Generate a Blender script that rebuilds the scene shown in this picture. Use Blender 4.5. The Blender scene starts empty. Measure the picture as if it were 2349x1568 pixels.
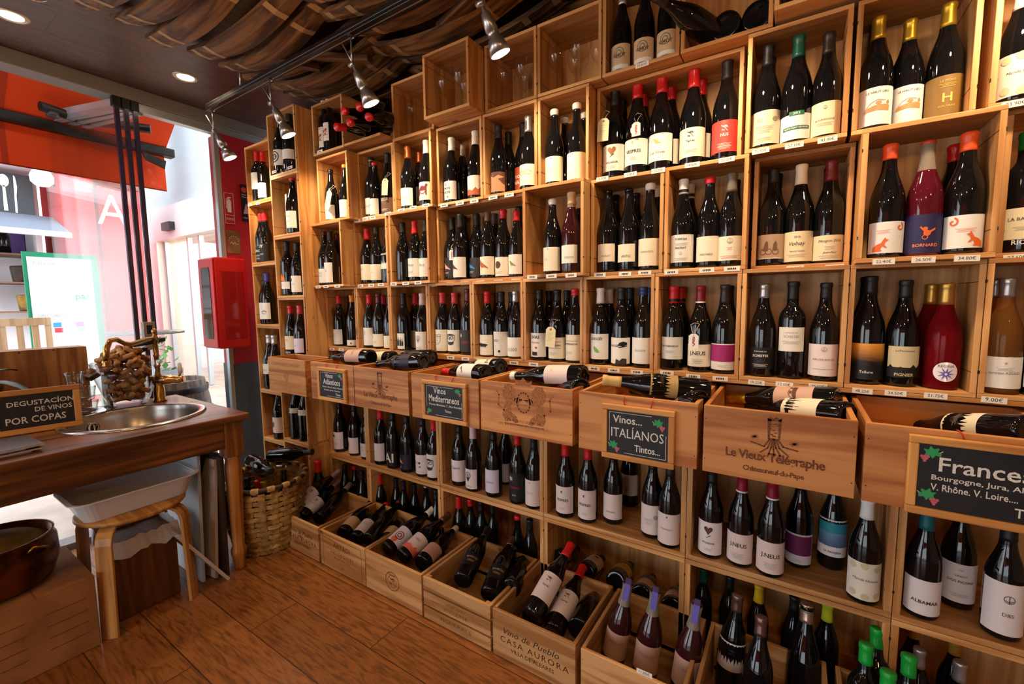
import bpy, bmesh, math, random
from mathutils import Vector, Matrix
random.seed(7)
sc = bpy.context.scene
COL = sc.collection

# ------------------------------------------------------------------ camera
YAW, PITCH, ROLL, FOCAL_PX = -0.57631608, -0.09263613, -0.0121462, 1000.76
cam_data = bpy.data.cameras.new('camera')
cam = bpy.data.objects.new('camera', cam_data)
COL.objects.link(cam)
fwd = Vector((math.sin(YAW) * math.cos(PITCH), math.cos(YAW) * math.cos(PITCH), math.sin(PITCH)))
rgt0 = Vector((math.cos(YAW), -math.sin(YAW), 0))
up0 = rgt0.cross(fwd)
rgt = math.cos(ROLL) * rgt0 + math.sin(ROLL) * up0
upv = -math.sin(ROLL) * rgt0 + math.cos(ROLL) * up0
cam.matrix_world = Matrix(((rgt.x, upv.x, -fwd.x, 0), (rgt.y, upv.y, -fwd.y, 0), (rgt.z, upv.z, -fwd.z, 1.25), (0, 0, 0, 1)))
cam_data.sensor_width = 36
cam_data.lens = FOCAL_PX * 36 / 2349
cam_data.clip_start = 0.02
cam_data.clip_end = 80
sc.camera = cam

# ------------------------------------------------------------------ world, exposure
world = bpy.data.worlds.new('sky')
sc.world = world
world.use_nodes = True
wn = world.node_tree.nodes
wn['Background'].inputs['Color'].default_value = (0.86, 0.93, 1.0, 1)
wn['Background'].inputs['Strength'].default_value = 3.8
sc.view_settings.view_transform = 'Standard'
sc.view_settings.look = 'None'
sc.view_settings.gamma = 1
sc.view_settings.use_curve_mapping = False
sc.view_settings.exposure = 0.5
sc.cycles.max_bounces = 7
sc.cycles.diffuse_bounces = 3
sc.cycles.glossy_bounces = 3
sc.cycles.transmission_bounces = 6
sc.cycles.transparent_max_bounces = 40
sc.cycles.caustics_reflective = False
sc.cycles.caustics_refractive = False
sc.cycles.sample_clamp_indirect = 4
WARM = (1.0, 0.74, 0.46)
TRACK_W, DOWN_W = 19.0, 20.0        # watts of a track spot and of a ceiling downlight

# ------------------------------------------------------------------ materials
def lin(h):
    if not isinstance(h, str):
        return tuple(h) + (1,)
    v = [int(h[i:i + 2], 16) / 255 for i in (0, 2, 4)]
    return tuple(c / 12.92 if c <= .04045 else ((c + .055) / 1.055) ** 2.4 for c in v) + (1,)
MATS = {}
def mat(key, color='808080', rough=.5, metal=0, spec=.5, emit=0, coat=0, trans=0, ior=1.45):
    if key in MATS:
        return MATS[key]
    m = bpy.data.materials.new(key)
    m.use_nodes = True
    p = m.node_tree.nodes['Principled BSDF']
    p.inputs['Base Color'].default_value = lin(color)
    p.inputs['Roughness'].default_value = rough
    p.inputs['Metallic'].default_value = metal
    p.inputs['Specular IOR Level'].default_value = spec
    p.inputs['Coat Weight'].default_value = coat
    p.inputs['Coat Roughness'].default_value = .08
    p.inputs['Transmission Weight'].default_value = trans
    p.inputs['IOR'].default_value = ior
    if emit:
        p.inputs['Emission Color'].default_value = lin(color)
        p.inputs['Emission Strength'].default_value = emit
    MATS[key] = m
    return m
def nodes_of(m):
    return m.node_tree.nodes, m.node_tree.links, m.node_tree.nodes['Principled BSDF']
def wood(key, axis, light, dark, rough=.5, grain=1.0, knots=True, bump=.15, vary=.22, coat=0):
    """Wood with its grain along an axis of the object; every board gets its own piece of the pattern."""
    if key in MATS:
        return MATS[key]
    m = mat(key, light, rough, coat=coat)
    N, L, p = nodes_of(m)
    tc = N.new('ShaderNodeTexCoord'); oi = N.new('ShaderNodeObjectInfo')
    sh = N.new('ShaderNodeVectorMath'); sh.operation = 'MULTIPLY_ADD'
    comb = N.new('ShaderNodeCombineXYZ')
    for i in range(3):
        L.new(oi.outputs['Random'], comb.inputs[i])
    sh.inputs[1].default_value = (13, 7, 17)
    L.new(comb.outputs[0], sh.inputs[0]); L.new(tc.outputs['Object'], sh.inputs[2])
    mp = N.new('ShaderNodeMapping')
    s = [34 * grain] * 3
    s['xyz'.index(axis)] = 2.2 * grain
    mp.inputs['Scale'].default_value = s
    L.new(sh.outputs[0], mp.inputs['Vector'])
    n1 = N.new('ShaderNodeTexNoise'); n1.inputs['Scale'].default_value = 1; n1.inputs['Detail'].default_value = 5; n1.inputs['Distortion'].default_value = .6
    L.new(mp.outputs[0], n1.inputs['Vector'])
    n2 = N.new('ShaderNodeTexNoise'); n2.inputs['Scale'].default_value = .28; n2.inputs['Detail'].default_value = 2; n2.inputs['Distortion'].default_value = 1.2
    L.new(mp.outputs[0], n2.inputs['Vector'])
    mth = N.new('ShaderNodeMath'); mth.operation = 'MULTIPLY'; mth.inputs[1].default_value = 22
    L.new(n2.outputs['Fac'], mth.inputs[0])
    sn = N.new('ShaderNodeMath'); sn.operation = 'SINE'; L.new(mth.outputs[0], sn.inputs[0])
    mx = N.new('ShaderNodeMath'); mx.operation = 'MULTIPLY_ADD'; mx.inputs[1].default_value = .16
    L.new(sn.outputs[0], mx.inputs[0]); L.new(n1.outputs['Fac'], mx.inputs[2])
    cr = N.new('ShaderNodeValToRGB')
    cr.color_ramp.elements[0].position = .30; cr.color_ramp.elements[0].color = lin(dark)
    cr.color_ramp.elements[1].position = .62; cr.color_ramp.elements[1].color = lin(light)
    L.new(mx.outputs[0], cr.inputs[0])
    last = cr.outputs[0]
    if knots:
        mp2 = N.new('ShaderNodeMapping'); s2 = [5.5] * 3; s2['xyz'.index(axis)] = 2.4
        mp2.inputs['Scale'].default_value = s2
        L.new(sh.outputs[0], mp2.inputs['Vector'])
        vo = N.new('ShaderNodeTexVoronoi'); vo.inputs['Scale'].default_value = 1.0
        L.new(mp2.outputs[0], vo.inputs['Vector'])
        kr = N.new('ShaderNodeValToRGB')
        kr.color_ramp.elements[0].position = .05; kr.color_ramp.elements[0].color = (.25, .16, .10, 1)
        kr.color_ramp.elements[1].position = .085; kr.color_ramp.elements[1].color = (1, 1, 1, 1)
        L.new(vo.outputs['Distance'], kr.inputs[0])
        mk = N.new('ShaderNodeMix'); mk.data_type = 'RGBA'; mk.blend_type = 'MULTIPLY'; mk.inputs[0].default_value = .8
        L.new(last, mk.inputs[6]); L.new(kr.outputs[0], mk.inputs[7]); last = mk.outputs[2]
    hs = N.new('ShaderNodeHueSaturation')
    mr = N.new('ShaderNodeMapRange'); mr.inputs['To Min'].default_value = 1 - vary; mr.inputs['To Max'].default_value = 1 + vary * .6
    L.new(oi.outputs['Random'], mr.inputs['Value']); L.new(mr.outputs[0], hs.inputs['Value']); L.new(last, hs.inputs['Color'])
    L.new(hs.outputs[0], p.inputs['Base Color'])
    if bump:
        b = N.new('ShaderNodeBump'); b.inputs['Strength'].default_value = bump; b.inputs['Distance'].default_value = .002
        L.new(mx.outputs[0], b.inputs['Height']); L.new(b.outputs[0], p.inputs['Normal'])
    return m
def pine(axis):
    return wood('pine_' + axis, axis, 'd9a468', 'b5793f', .5)
def crate_wood(axis):
    return wood('crate_' + axis, axis, 'd08f50', 'a5622c', .5, grain=.9)
def plank_material(key, along, width, length, c1, c2, dark, rough, coat=0, gap=.004):
    """Boards laid side by side (Brick texture for the joints) with grain."""
    m = mat(key, c1, rough, coat=coat)
    N, L, p = nodes_of(m)
    tc = N.new('ShaderNodeTexCoord'); mp = N.new('ShaderNodeMapping')
    if along == 'y':
        mp.inputs['Rotation'].default_value = (0, 0, math.pi / 2)
    L.new(tc.outputs['Object'], mp.inputs['Vector'])
    br = N.new('ShaderNodeTexBrick')
    br.inputs['Scale'].default_value = 1
    br.inputs['Brick Width'].default_value = length; br.inputs['Row Height'].default_value = width
    br.inputs['Mortar Size'].default_value = gap / 2; br.inputs['Mortar Smooth'].default_value = .1
    br.inputs['Color1'].default_value = lin(c1); br.inputs['Color2'].default_value = lin(c2); br.inputs['Mortar'].default_value = lin(dark)
    br.offset = .37
    L.new(mp.outputs[0], br.inputs['Vector'])
    m2 = N.new('ShaderNodeMapping'); m2.inputs['Scale'].default_value = (2.2, 16, 1)
    L.new(mp.outputs[0], m2.inputs['Vector'])
    off = N.new('ShaderNodeVectorMath'); off.operation = 'MULTIPLY_ADD'; off.inputs[1].default_value = (9, 9, 9)
    L.new(br.outputs['Color'], off.inputs[0]); L.new(m2.outputs[0], off.inputs[2])
    n1 = N.new('ShaderNodeTexNoise'); n1.inputs['Scale'].default_value = 1.2; n1.inputs['Detail'].default_value = 4; n1.inputs['Distortion'].default_value = 1.4
    L.new(off.outputs[0], n1.inputs['Vector'])
    mth = N.new('ShaderNodeMath'); mth.operation = 'MULTIPLY'; mth.inputs[1].default_value = 34
    L.new(n1.outputs['Fac'], mth.inputs[0])
    sn = N.new('ShaderNodeMath'); sn.operation = 'SINE'; L.new(mth.outputs[0], sn.inputs[0])
    n3 = N.new('ShaderNodeTexNoise'); n3.inputs['Scale'].default_value = 6; n3.inputs['Detail'].default_value = 6
    L.new(off.outputs[0], n3.inputs['Vector'])
    ad = N.new('ShaderNodeMath'); ad.operation = 'MULTIPLY_ADD'; ad.inputs[1].default_value = .11
    L.new(sn.outputs[0], ad.inputs[0]); L.new(n3.outputs['Fac'], ad.inputs[2])
    cr = N.new('ShaderNodeValToRGB')
    cr.color_ramp.elements[0].position = .25; cr.color_ramp.elements[0].color = (.45, .42, .40, 1)
    cr.color_ramp.elements[1].position = .6; cr.color_ramp.elements[1].color = (1.05, 1.05, 1.05, 1)
    L.new(ad.outputs[0], cr.inputs[0])
    mk = N.new('ShaderNodeMix'); mk.data_type = 'RGBA'; mk.blend_type = 'MULTIPLY'; mk.inputs[0].default_value = 1
    L.new(br.outputs['Color'], mk.inputs[6]); L.new(cr.outputs[0], mk.inputs[7])
    L.new(mk.outputs[2], p.inputs['Base Color'])
    b = N.new('ShaderNodeBump'); b.inputs['Strength'].default_value = .12; b.inputs['Distance'].default_value = .002
    L.new(br.outputs['Fac'], b.inputs['Height']); b.invert = True
    L.new(b.outputs[0], p.inputs['Normal'])
    return m
def mottled(key, c1, c2, scale, rough=.6, metal=0, bump=0):
    m = mat(key, c1, rough, metal)
    N, L, p = nodes_of(m)
    tc = N.new('ShaderNodeTexCoord'); n = N.new('ShaderNodeTexNoise'); n.inputs['Scale'].default_value = scale; n.inputs['Detail'].default_value = 5
    L.new(tc.outputs['Object'], n.inputs['Vector'])
    cr = N.new('ShaderNodeValToRGB')
    cr.color_ramp.elements[0].position = .35; cr.color_ramp.elements[0].color = lin(c2)
    cr.color_ramp.elements[1].position = .65; cr.color_ramp.elements[1].color = lin(c1)
    L.new(n.outputs['Fac'], cr.inputs[0]); L.new(cr.outputs[0], p.inputs['Base Color'])
    if bump:
        b = N.new('ShaderNodeBump'); b.inputs['Strength'].default_value = bump; b.inputs['Distance'].default_value = .004
        L.new(n.outputs['Fac'], b.inputs['Height']); L.new(b.outputs[0], p.inputs['Normal'])
    return m
def thin_glass(key, tint=(.97, .99, .98), rough=.0, boost=1.0):
    if key in MATS:
        return MATS[key]
    m = bpy.data.materials.new(key); m.use_nodes = True
    N, L = m.node_tree.nodes, m.node_tree.links
    N.remove(N['Principled BSDF'])
    tr = N.new('ShaderNodeBsdfTransparent'); tr.inputs[0].default_value = tint + (1,)
    gl = N.new('ShaderNodeBsdfGlossy'); gl.inputs['Roughness'].default_value = rough
    fr = N.new('ShaderNodeFresnel'); fr.inputs[0].default_value = 1.5
    ge = N.new('ShaderNodeNewGeometry'); io = N.new('ShaderNodeMapRange')       # the same reflection from either side of a pane
    io.inputs['To Min'].default_value = 1.5; io.inputs['To Max'].default_value = 1 / 1.5
    L.new(ge.outputs['Backfacing'], io.inputs['Value']); L.new(io.outputs[0], fr.inputs[0])
    mu = N.new('ShaderNodeMath'); mu.operation = 'MULTIPLY'; mu.inputs[1].default_value = boost; mu.use_clamp = True
    mx = N.new('ShaderNodeMixShader')
    L.new(fr.outputs[0], mu.inputs[0]); L.new(mu.outputs[0], mx.inputs[0])
    L.new(tr.outputs[0], mx.inputs[1]); L.new(gl.outputs[0], mx.inputs[2])
    L.new(mx.outputs[0], N['Material Output'].inputs[0])
    MATS[key] = m
    return m

PAL = dict(ink='2a2523', black='0c0b0c', white='e9e4da', cream='eadfc8', ivory='e9dcb8', rosy='e6d6d4', rosyc='e4d2cb', rosyw='e8dcda', rosyd='c9aca0',  # rosy and pink-white tones: pale label paper, low light put into the colour
    pinkw='e3cdc6', pinkl='e0c4bb', pinkd='c39c8a', pinkish='e0b8b8', lilac='d9d0e0', lilacw='dcd6de', char='312c2f', worn='d7d2c8', speckle='dcd6cf',
    offw='e9e6e2', silverl='c9c5c0', photo='6b4a38', sepia='a98e78', navy='23204f', salmon='d8423a', bronze='80602a', dots='e6dccb', artw='f0e8dc', kraftl='d2b18c',
    kraft='9a6238', kraft2='a98a56', kraftd='8a6c44', nightv='231d30', nightb='141015', maroonl='6d1f26', mustard='c79f23', oval='ece6ea', skin='b98560', multi='b04a2c',
    grey='8d8782', brown='5a3524', red='c8202a', redo='c8432a', wine='6b1420', copper='b5603a', orange='e2682a', leaf='7fae4a', magenta='9d1f6a', plum='6a1f55',
    seablue='3f7fa0', purple='6a58b8', violet2='3b2a5a', bluehouse='3e5a7a', tealgreen='1f6a50', tan='b98a5a', sand='cdbf9a', sand2='d2b48a', gold2='d9b45a', gold2c='b98a30',
    amberb='e0a040', bluebird='3a8fd0', olive='8a8a3a', green2='6d7a66', coral='f08060', coral2='e07058', flame='e87830', sun='ee8a28', teal='14636a', beige='cba86a')
def paper(k):
    return mat('paper_' + k, PAL[k], .55)
CAPC = dict(red=('d2232b', .35), redwax=('c81f24', .25), redtop=('d02027', .3), wine=('571018', .35), black=('16151a', .45), dkblack=('1b1518', .5), wax=('ece8e0', .35),
    white=('e8e6e2', .4), orange=('ef8a1f', .35), pink=('e6cdd0', .4), rose=('d5414f', .35), blue=('20316f', .35), crimson=('8c1626', .35), dbrown=('2a1d1c', .4),
    silver=('b9b6b8', .3), silverw=('cfccca', .35), goldm=('c79b4e', .35), cork=('d9b48a', .7), taupe=('6a5f56', .4), cream=('efe3c4', .4), maroon=('6f1a1e', .35),
    orangewax=('f0592a', .3), crown=('c93a2c', .35), green=('128a34', .35), greens=('17a03c', .3), copper=('c2643c', .35), brown=('5e4634', .4), grey=('4b4747', .4),
    dgreen=('0f4f40', .35), gold=('c9a436', .35), olive=('3c401c', .4), violet=('5a4fb4', .4), greyblue=('a9b0bc', .4), plum=('7d6264', .35), plumg=('82635c', .3),
    yellow=('d9b020', .35), lime=('c3cf2c', .35), gold2c=('b98a30', .3), teal=('14636a', .35), dkneck=('1c1716', .3), beige=('d3ae70', .5), foil=('c8a898', .3),
    none=('2a1c16', .25), maroonglass=('2a1012', .25), blackband=('18171b', .4), whiteband=('e9e6e2', .4), bandred=('d2232b', .35), greyband=('8c9099', .4), tab=('6a5fbe', .5))
METALCAP = {'silver', 'silverw', 'goldm', 'gold', 'copper', 'foil', 'plumg'}
def capmat(k):
    c, r = CAPC[k]
    return mat('cap_' + k, c, r, .75 if k in METALCAP else 0)

# ------------------------------------------------------------------ mesh helpers
class MB:
    def __init__(s):
        s.v, s.f, s.sm = [], [], []
    def add(s, vs, fs, smooth=False):
        b = len(s.v)
        s.v += [tuple(v) for v in vs]
        s.f += [tuple(b + i for i in f) for f in fs]
        s.sm += [smooth] * len(fs)
        return s
    def box(s, x0, x1, y0, y1, z0, z1):
        return s.add([(x0, y0, z0), (x1, y0, z0), (x1, y1, z0), (x0, y1, z0), (x0, y0, z1), (x1, y0, z1), (x1, y1, z1), (x0, y1, z1)],
                     [(0, 3, 2, 1), (4, 5, 6, 7), (0, 1, 5, 4), (1, 2, 6, 5), (2, 3, 7, 6), (3, 0, 4, 7)])
    def lathe(s, prof, seg=24, at=(0, 0, 0), sx=1, sy=1, close=False):
        vs = [(at[0] + r * math.cos(2 * math.pi * k / seg) * sx, at[1] + r * math.sin(2 * math.pi * k / seg) * sy, at[2] + z) for r, z in prof for k in range(seg)]
        fs = [(i * seg + k, i * seg + (k + 1) % seg, (i + 1) * seg + (k + 1) % seg, (i + 1) * seg + k) for i in range(len(prof) - 1) for k in range(seg)]
        s.add(vs, fs, True)
        if close:
            b = len(s.v) - len(vs)
            s.f += [tuple(b + k for k in reversed(range(seg))), tuple(b + (len(prof) - 1) * seg + k for k in range(seg))]
            s.sm += [False, False]
        return s
    def tube(s, pts, r, seg=8, caps=True, flat=1.0):
        pts = [Vector(p) for p in pts]
        rs = r if isinstance(r, (list, tuple)) else [r] * len(pts)
        ref = Vector((0, 0, 1)) if abs((pts[-1] - pts[0]).normalized().z) < .9 else Vector((1, 0, 0))
        vs = []
        for i, p in enumerate(pts):
            t = (pts[min(i + 1, len(pts) - 1)] - pts[max(i - 1, 0)]).normalized()
            a = t.cross(ref).normalized(); b = a.cross(t).normalized()
            vs += [p + (a * math.cos(2 * math.pi * k / seg) + b * math.sin(2 * math.pi * k / seg) * flat) * rs[i] for k in range(seg)]
        n = len(pts)
        fs = [(i * seg + k, i * seg + (k + 1) % seg, (i + 1) * seg + (k + 1) % seg, (i + 1) * seg + k) for i in range(n - 1) for k in range(seg)]
        s.add(vs, fs, True)
        if caps:
            b = len(s.v) - len(vs)
            s.f += [tuple(b + k for k in reversed(range(seg))), tuple(b + (n - 1) * seg + k for k in range(seg))]
            s.sm += [False, False]
        return s
    def prism(s, poly, depth, org, ux, uy, un=None):
        """A flat outline swept along its normal: poly in (u, v), org + u*ux + v*uy, thickness depth."""
        ux, uy, org = Vector(ux), Vector(uy), Vector(org)
        nn = Vector(un) if un else ux.cross(uy).normalized()
        n = len(poly)
        vs = [org + ux * u + uy * v for u, v in poly] + [org + ux * u + uy * v + nn * depth for u, v in poly]
        return s.add(vs, [tuple(reversed(range(n))), tuple(range(n, 2 * n))] + [(i, (i + 1) % n, n + (i + 1) % n, n + i) for i in range(n)])
    def mesh(s, name):
        me = bpy.data.meshes.new(name)
        me.from_pydata(s.v, [], s.f)
        me.polygons.foreach_set('use_smooth', s.sm)
        me.update()
        return me
def obj(name, mb, m, parent=None, bevel=0, loc=None, rot=None, recalc=False):
    me = mb if isinstance(mb, bpy.types.Mesh) else mb.mesh(name)
    if recalc:
        bm = bmesh.new(); bm.from_mesh(me); bmesh.ops.recalc_face_normals(bm, faces=bm.faces); bm.to_mesh(me); bm.free()
    o = bpy.data.objects.new(name, me)
    COL.objects.link(o)
    if m is not None and not me.materials:
        me.materials.append(m)
    if bevel:
        b = o.modifiers.new('edge', 'BEVEL'); b.width = bevel; b.segments = 2; b.limit_method = 'ANGLE'; b.angle_limit = .6
    if parent is not None:
        o.parent = parent
    if loc is not None:
        o.location = loc
    if rot is not None:
        o.rotation_euler = rot
    return o
def tag(o, label, cat, group=None):
    o['label'] = label; o['category'] = cat
    if group:
        o['group'] = group
    return o
def thing(name, label, cat, loc=(0, 0, 0), rotz=0, group=None):
    o = bpy.data.objects.new(name, None)
    o.empty_display_size = .05
    COL.objects.link(o)
    o.location = loc; o.rotation_euler = (0, 0, rotz)
    return tag(o, label, cat, group)
def struct(name, mb, m, parent=None, **k):
    o = obj(name, mb, m, parent, **k)
    if parent is None:
        o['kind'] = 'structure'
    return o
def shared(name, me, m, parent):
    """A part that shares its mesh with its twins and carries its material on the object."""
    o = bpy.data.objects.new(name, me)
    COL.objects.link(o)
    if not me.materials:
        me.materials.append(None)
    o.material_slots[0].link = 'OBJECT'
    o.material_slots[0].material = m
    o.parent = parent
    return o

# ------------------------------------------------------------------ writing and pictures
TXT = {}
def text_mesh(s, st=''):
    """(vertices, faces, width, height) of a word, its lower left corner at 0,0."""
    k = (s, st)
    if k not in TXT:
        cu = bpy.data.curves.new('word', 'FONT')
        cu.body = s; cu.resolution_u = 2
        if 'b' in st: cu.offset = .018
        if 'h' in st: cu.offset = .012
        if 'i' in st: cu.shear = .3
        if 'g' in st: cu.offset = .03; cu.space_character = .92
        if 'w' in st: cu.space_character = 1.25
        o = bpy.data.objects.new('word', cu)
        COL.objects.link(o)
        me = bpy.data.meshes.new_from_object(o)
        V = [v.co.copy() for v in me.vertices]; Fc = [tuple(p.vertices) for p in me.polygons]
        bpy.data.objects.remove(o); bpy.data.curves.remove(cu); bpy.data.meshes.remove(me)
        if not V:
            TXT[k] = ([], [], 1, 1)
        else:
            x0 = min(v.x for v in V); x1 = max(v.x for v in V); y0 = min(v.y for v in V); y1 = max(v.y for v in V)
            TXT[k] = ([(v.x - x0, v.y - y0) for v in V], Fc, max(x1 - x0, 1e-4), max(y1 - y0, 1e-4))
    return TXT[k]
def circ(cx, cy, r, n=18, ry=None, a0=0, a1=2 * math.pi):
    ry = r if ry is None else ry
    return [(cx + r * math.cos(a0 + (a1 - a0) * k / n), cy + ry * math.sin(a0 + (a1 - a0) * k / n)) for k in range(n)]
def stroke(pts, w):
    """A drawn line as a row of quads."""
    out = []
    for (x0, y0), (x1, y1) in zip(pts, pts[1:]):
        d = math.hypot(x1 - x0, y1 - y0) or 1
        nx, ny = -(y1 - y0) / d * w / 2, (x1 - x0) / d * w / 2
        ex, ey = (x1 - x0) / d * w * .3, (y1 - y0) / d * w * .3
        out.append([(x0 + nx - ex, y0 + ny - ey), (x0 - nx - ex, y0 - ny - ey), (x1 - nx + ex, y1 - ny + ey), (x1 + nx + ex, y1 + ny + ey)])
    return out
def ring(cx, cy, r, w, n=24, ry=None):
    return stroke(circ(cx, cy, r, n, ry) + [circ(cx, cy, r, n, ry)[0]], w)
def picture(k):
    """Polygons of a small printed picture inside the square -0.5..0.5."""
    R = random.Random(k)
    if k == 'dot': return [circ(0, 0, .5)]
    if k == 'ring': return ring(0, 0, .42, .08) + ring(0, 0, .2, .08)
    if k == 'emblem': return ring(0, 0, .42, .06) + stroke([(0, -.4), (0, .4)], .07) + stroke([(-.3, -.1), (0, -.3), (.3, -.1)], .07)
    if k in ('bar', 'sq'): return [[(-.5, -.3), (.5, -.3), (.5, .3), (-.5, .3)]]
    if k == 'rule': return [[(-.5, -.012), (.5, -.012), (.5, .012), (-.5, .012)]]
    if k == 'heart': return [[(0, -.5), (.2, -.2), (.45, .1), (.46, .32), (.3, .46), (.12, .42), (0, .25), (-.12, .42), (-.3, .46), (-.46, .32), (-.45, .1), (-.2, -.2)]]
    if k == 'leaf': return [[(-.45, .5), (-.1, .38), (.25, .05), (.48, -.42), (.1, -.45), (-.25, -.3), (-.42, .05)]]
    if k == 'bird': return [[(-.5, .2), (-.42, .32), (-.3, .33), (-.18, .2), (.05, .05), (.25, -.1), (.5, -.3), (.47, -.36), (.18, -.26), (-.05, -.28), (-.25, -.18), (-.36, .02), (-.38, .15)]] + stroke([(-.12, -.25), (-.18, -.46)], .03)
    if k == 'feather': return [[(-.5, .06), (-.3, .16), (0, .13), (.3, .1), (.5, .02), (.3, -.1), (0, -.13), (-.3, -.12)]] + [[(x, -.1), (x + .06, -.22), (x + .1, -.1)] for x in (-.35, -.2, -.05, .1, .22)]
    if k == 'house': return [[(-.5, .1), (0, .5), (.5, .1), (.32, .1), (.32, -.5), (-.32, -.5), (-.32, .1)]]
    if k == 'pin': return ring(0, .16, .3, .07) + ring(0, .16, .13, .06) + [[(-.27, -.02), (.27, -.02), (0, -.5)], circ(0, .16, .05, 10)]
    if k == 'bottles': return [[(x - .1, -.5), (x + .1, -.5), (x + .1, h - .25), (x + .03, h - .1), (x + .03, h + .1), (x - .03, h + .1), (x - .03, h - .1), (x - .1, h - .25)] for x, h in ((-.35, .2), (-.1, .35), (.15, .3), (.38, .15))]
    if k == 'face': return stroke([(-.4, .25), (-.4, -.1), (-.2, -.42), (.1, -.45), (.3, -.2), (.36, .25)], .035) + ring(-.2, .3, .18, .035, ry=.1) + ring(.2, .34, .2, .035, ry=.1) + stroke([(0, .15), (-.06, -.1), (.05, -.12)], .03) + stroke([(-.06, -.26), (.1, -.25)], .03)
    if k == 'beard': return [[(-.38, -.1), (-.3, -.42), (0, -.5), (.3, -.42), (.38, -.1), (.2, -.2), (-.2, -.2)], [(-.42, .42), (0, .52), (.42, .42), (.34, .34), (-.34, .34)]] + stroke([(-.4, .4), (-.4, -.1)], .05) + stroke([(.4, .4), (.4, -.1)], .05) + ring(-.17, .16, .12, .05) + ring(.17, .16, .12, .05) + stroke([(0, .2), (-.05, -.05)], .05)
    if k == 'star': return [[(math.cos(a) * .08 - math.sin(a) * .06, math.sin(a) * .08 + math.cos(a) * .06), (math.cos(a) * .5, math.sin(a) * .5), (math.cos(a) * .08 + math.sin(a) * .06, math.sin(a) * .08 - math.cos(a) * .06)] for a in [2 * math.pi * i / 9 for i in range(9)]]
    if k == 'moon': return [circ(0, 0, .5, 14, a0=.9, a1=5.4) + [(.05, -.1), (-.1, .1)]]
    if k == 'twig': return stroke([(-.5, -.3), (.4, .3)], .12) + stroke([(-.1, -.05), (.2, .4)], .08)
    if k in ('vine',): return [circ(R.uniform(-.35, .35), R.uniform(-.3, .45), .09, 8) for _ in range(7)] + stroke([(-.45, .4), (0, .1), (.4, -.4)], .06) + stroke([(0, .1), (.45, .1)], .05)
    if k == 'fox': return [[(-.5, -.5), (-.45, -.2), (-.2, 0), (.05, .1), (.2, .38), (.27, .5), (.32, .36), (.5, .3), (.3, .18), (.24, -.05), (.4, -.22), (.3, -.25), (.12, -.12), (.02, -.35), (.14, -.46), (-.1, -.5)]]
    if k == 'fox2': return [[(-x, y) for x, y in p] for p in picture('fox')]
    if k == 'swirl': return stroke([(.4 * t * math.cos(7 * t), .4 * t * math.sin(7 * t)) for t in [i / 14 for i in range(3, 16)]], .14)
    if k == 'guitar': return [circ(.05, -.1, .2), circ(-.05, .2, .13), [(.1, 0), (.5, .25), (.5, .12), (.2, -.12)], [(-.35, .3), (-.3, .4), (.05, -.05), (0, -.15)]] + ring(-.05, -.38, .14, .05)
    if k == 'beret': return [[(-.5, .02), (-.3, .3), (.1, .42), (.5, .3), (.5, .08), (0, -.1)], [(-.4, -.14), (.5, .0), (.5, -.08), (-.38, -.24)]]
    if k == 'suit': return [[(-.5, -.2), (-.42, .25), (-.1, .1), (.1, .3), (.5, .25), (.5, -.2)]]
    if k == 'horse': return [[(-.5, -.4), (-.4, .1), (-.2, .25), (.2, .25), (.35, .5), (.5, .4), (.4, .2), (.4, -.4), (.3, -.4), (.25, -.05), (-.25, -.05), (-.35, -.4)]] + ring(0, .0, .3, .06)
    if k in ('hillred', 'hills'): return [[(-.5, -.3), (-.5, .0), (-.4, .18), (-.28, .02), (-.1, .1), (.1, -.02), (.25, .2), (.36, .05), (.5, .22), (.5, -.3)]]
    if k == 'upper': return [[(-.49, -.36), (.49, -.36), (.49, .36), (-.49, .36)]]
    if k in ('panel', 'ship'):
        return [[(-.47, -.34), (.47, -.34), (.47, .34), (-.47, .34)]]
    if k == 'sunset': return [[(-.5, -.3), (.5, -.3), (.5, .36), (-.5, .36)]]
    if k in ('strip', 'strip2'): return [[(-.5, -.07), (.5, -.07), (.5, .07), (-.5, .07)]] if k == 'strip2' else [[(-.5, -.16), (.5, -.16), (.5, .16), (-.5, .16)]]
    if k == 'strip3': return [[(-.5, -.08), (.5, -.08), (.5, .08), (-.5, .08)]]
    if k == 'hairband': return [[(-.5, .0), (-.5, .16), (.5, .16), (.5, -.1), (.2, .0), (.0, -.12), (-.2, .02)], [(.2, -.2), (.5, -.1), (.5, -.5), (.36, -.4)]]
    if k == 'wave': return stroke([(-.5, -.05), (-.25, .08), (0, -.02), (.25, .1), (.5, 0)], .1) + stroke([(-.4, -.2), (0, -.14), (.4, -.2)], .05)
    if k == 'cyclists': return sum([ring(x, -.25, .14, .03) for x in (-.3, -.02, .3)], []) + [[(-.3, -.2), (-.2, .2), (-.12, .3), (-.05, .2), (-.05, -.2)], [(.15, -.2), (.2, .15), (.28, .3), (.36, .15), (.36, -.2)]]
    if k == 'vineyard': return stroke([(-.4, -.05), (-.25, .14), (0, .25), (.3, .2)], .03) + [[(-.5, -.25), (-.45, -.08), (-.1, .02), (.3, .04), (.5, -.02), (.48, -.25), (0, -.2)], circ(.05, .12, .12, 10, .08), circ(.42, .12, .07, 8, .1)]
    if k == 'flames': return [[(-.5, -.4), (-.45, .1), (-.3, -.1), (-.2, .4), (-.05, 0), (.1, .5), (.2, .05), (.35, .3), (.5, -.4)]]
    if k == 'mural': return [circ(-.2, .1, .2), [(.0, .1), (.35, .1), (.35, .45), (.0, .4)], [(-.4, -.5), (.4, -.5), (.4, -.4), (-.4, -.4)], [(-.3, -.35), (.1, -.1), (.25, -.35)], circ(.25, -.05, .08)]
    return [circ(0, 0, .4)]
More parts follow.
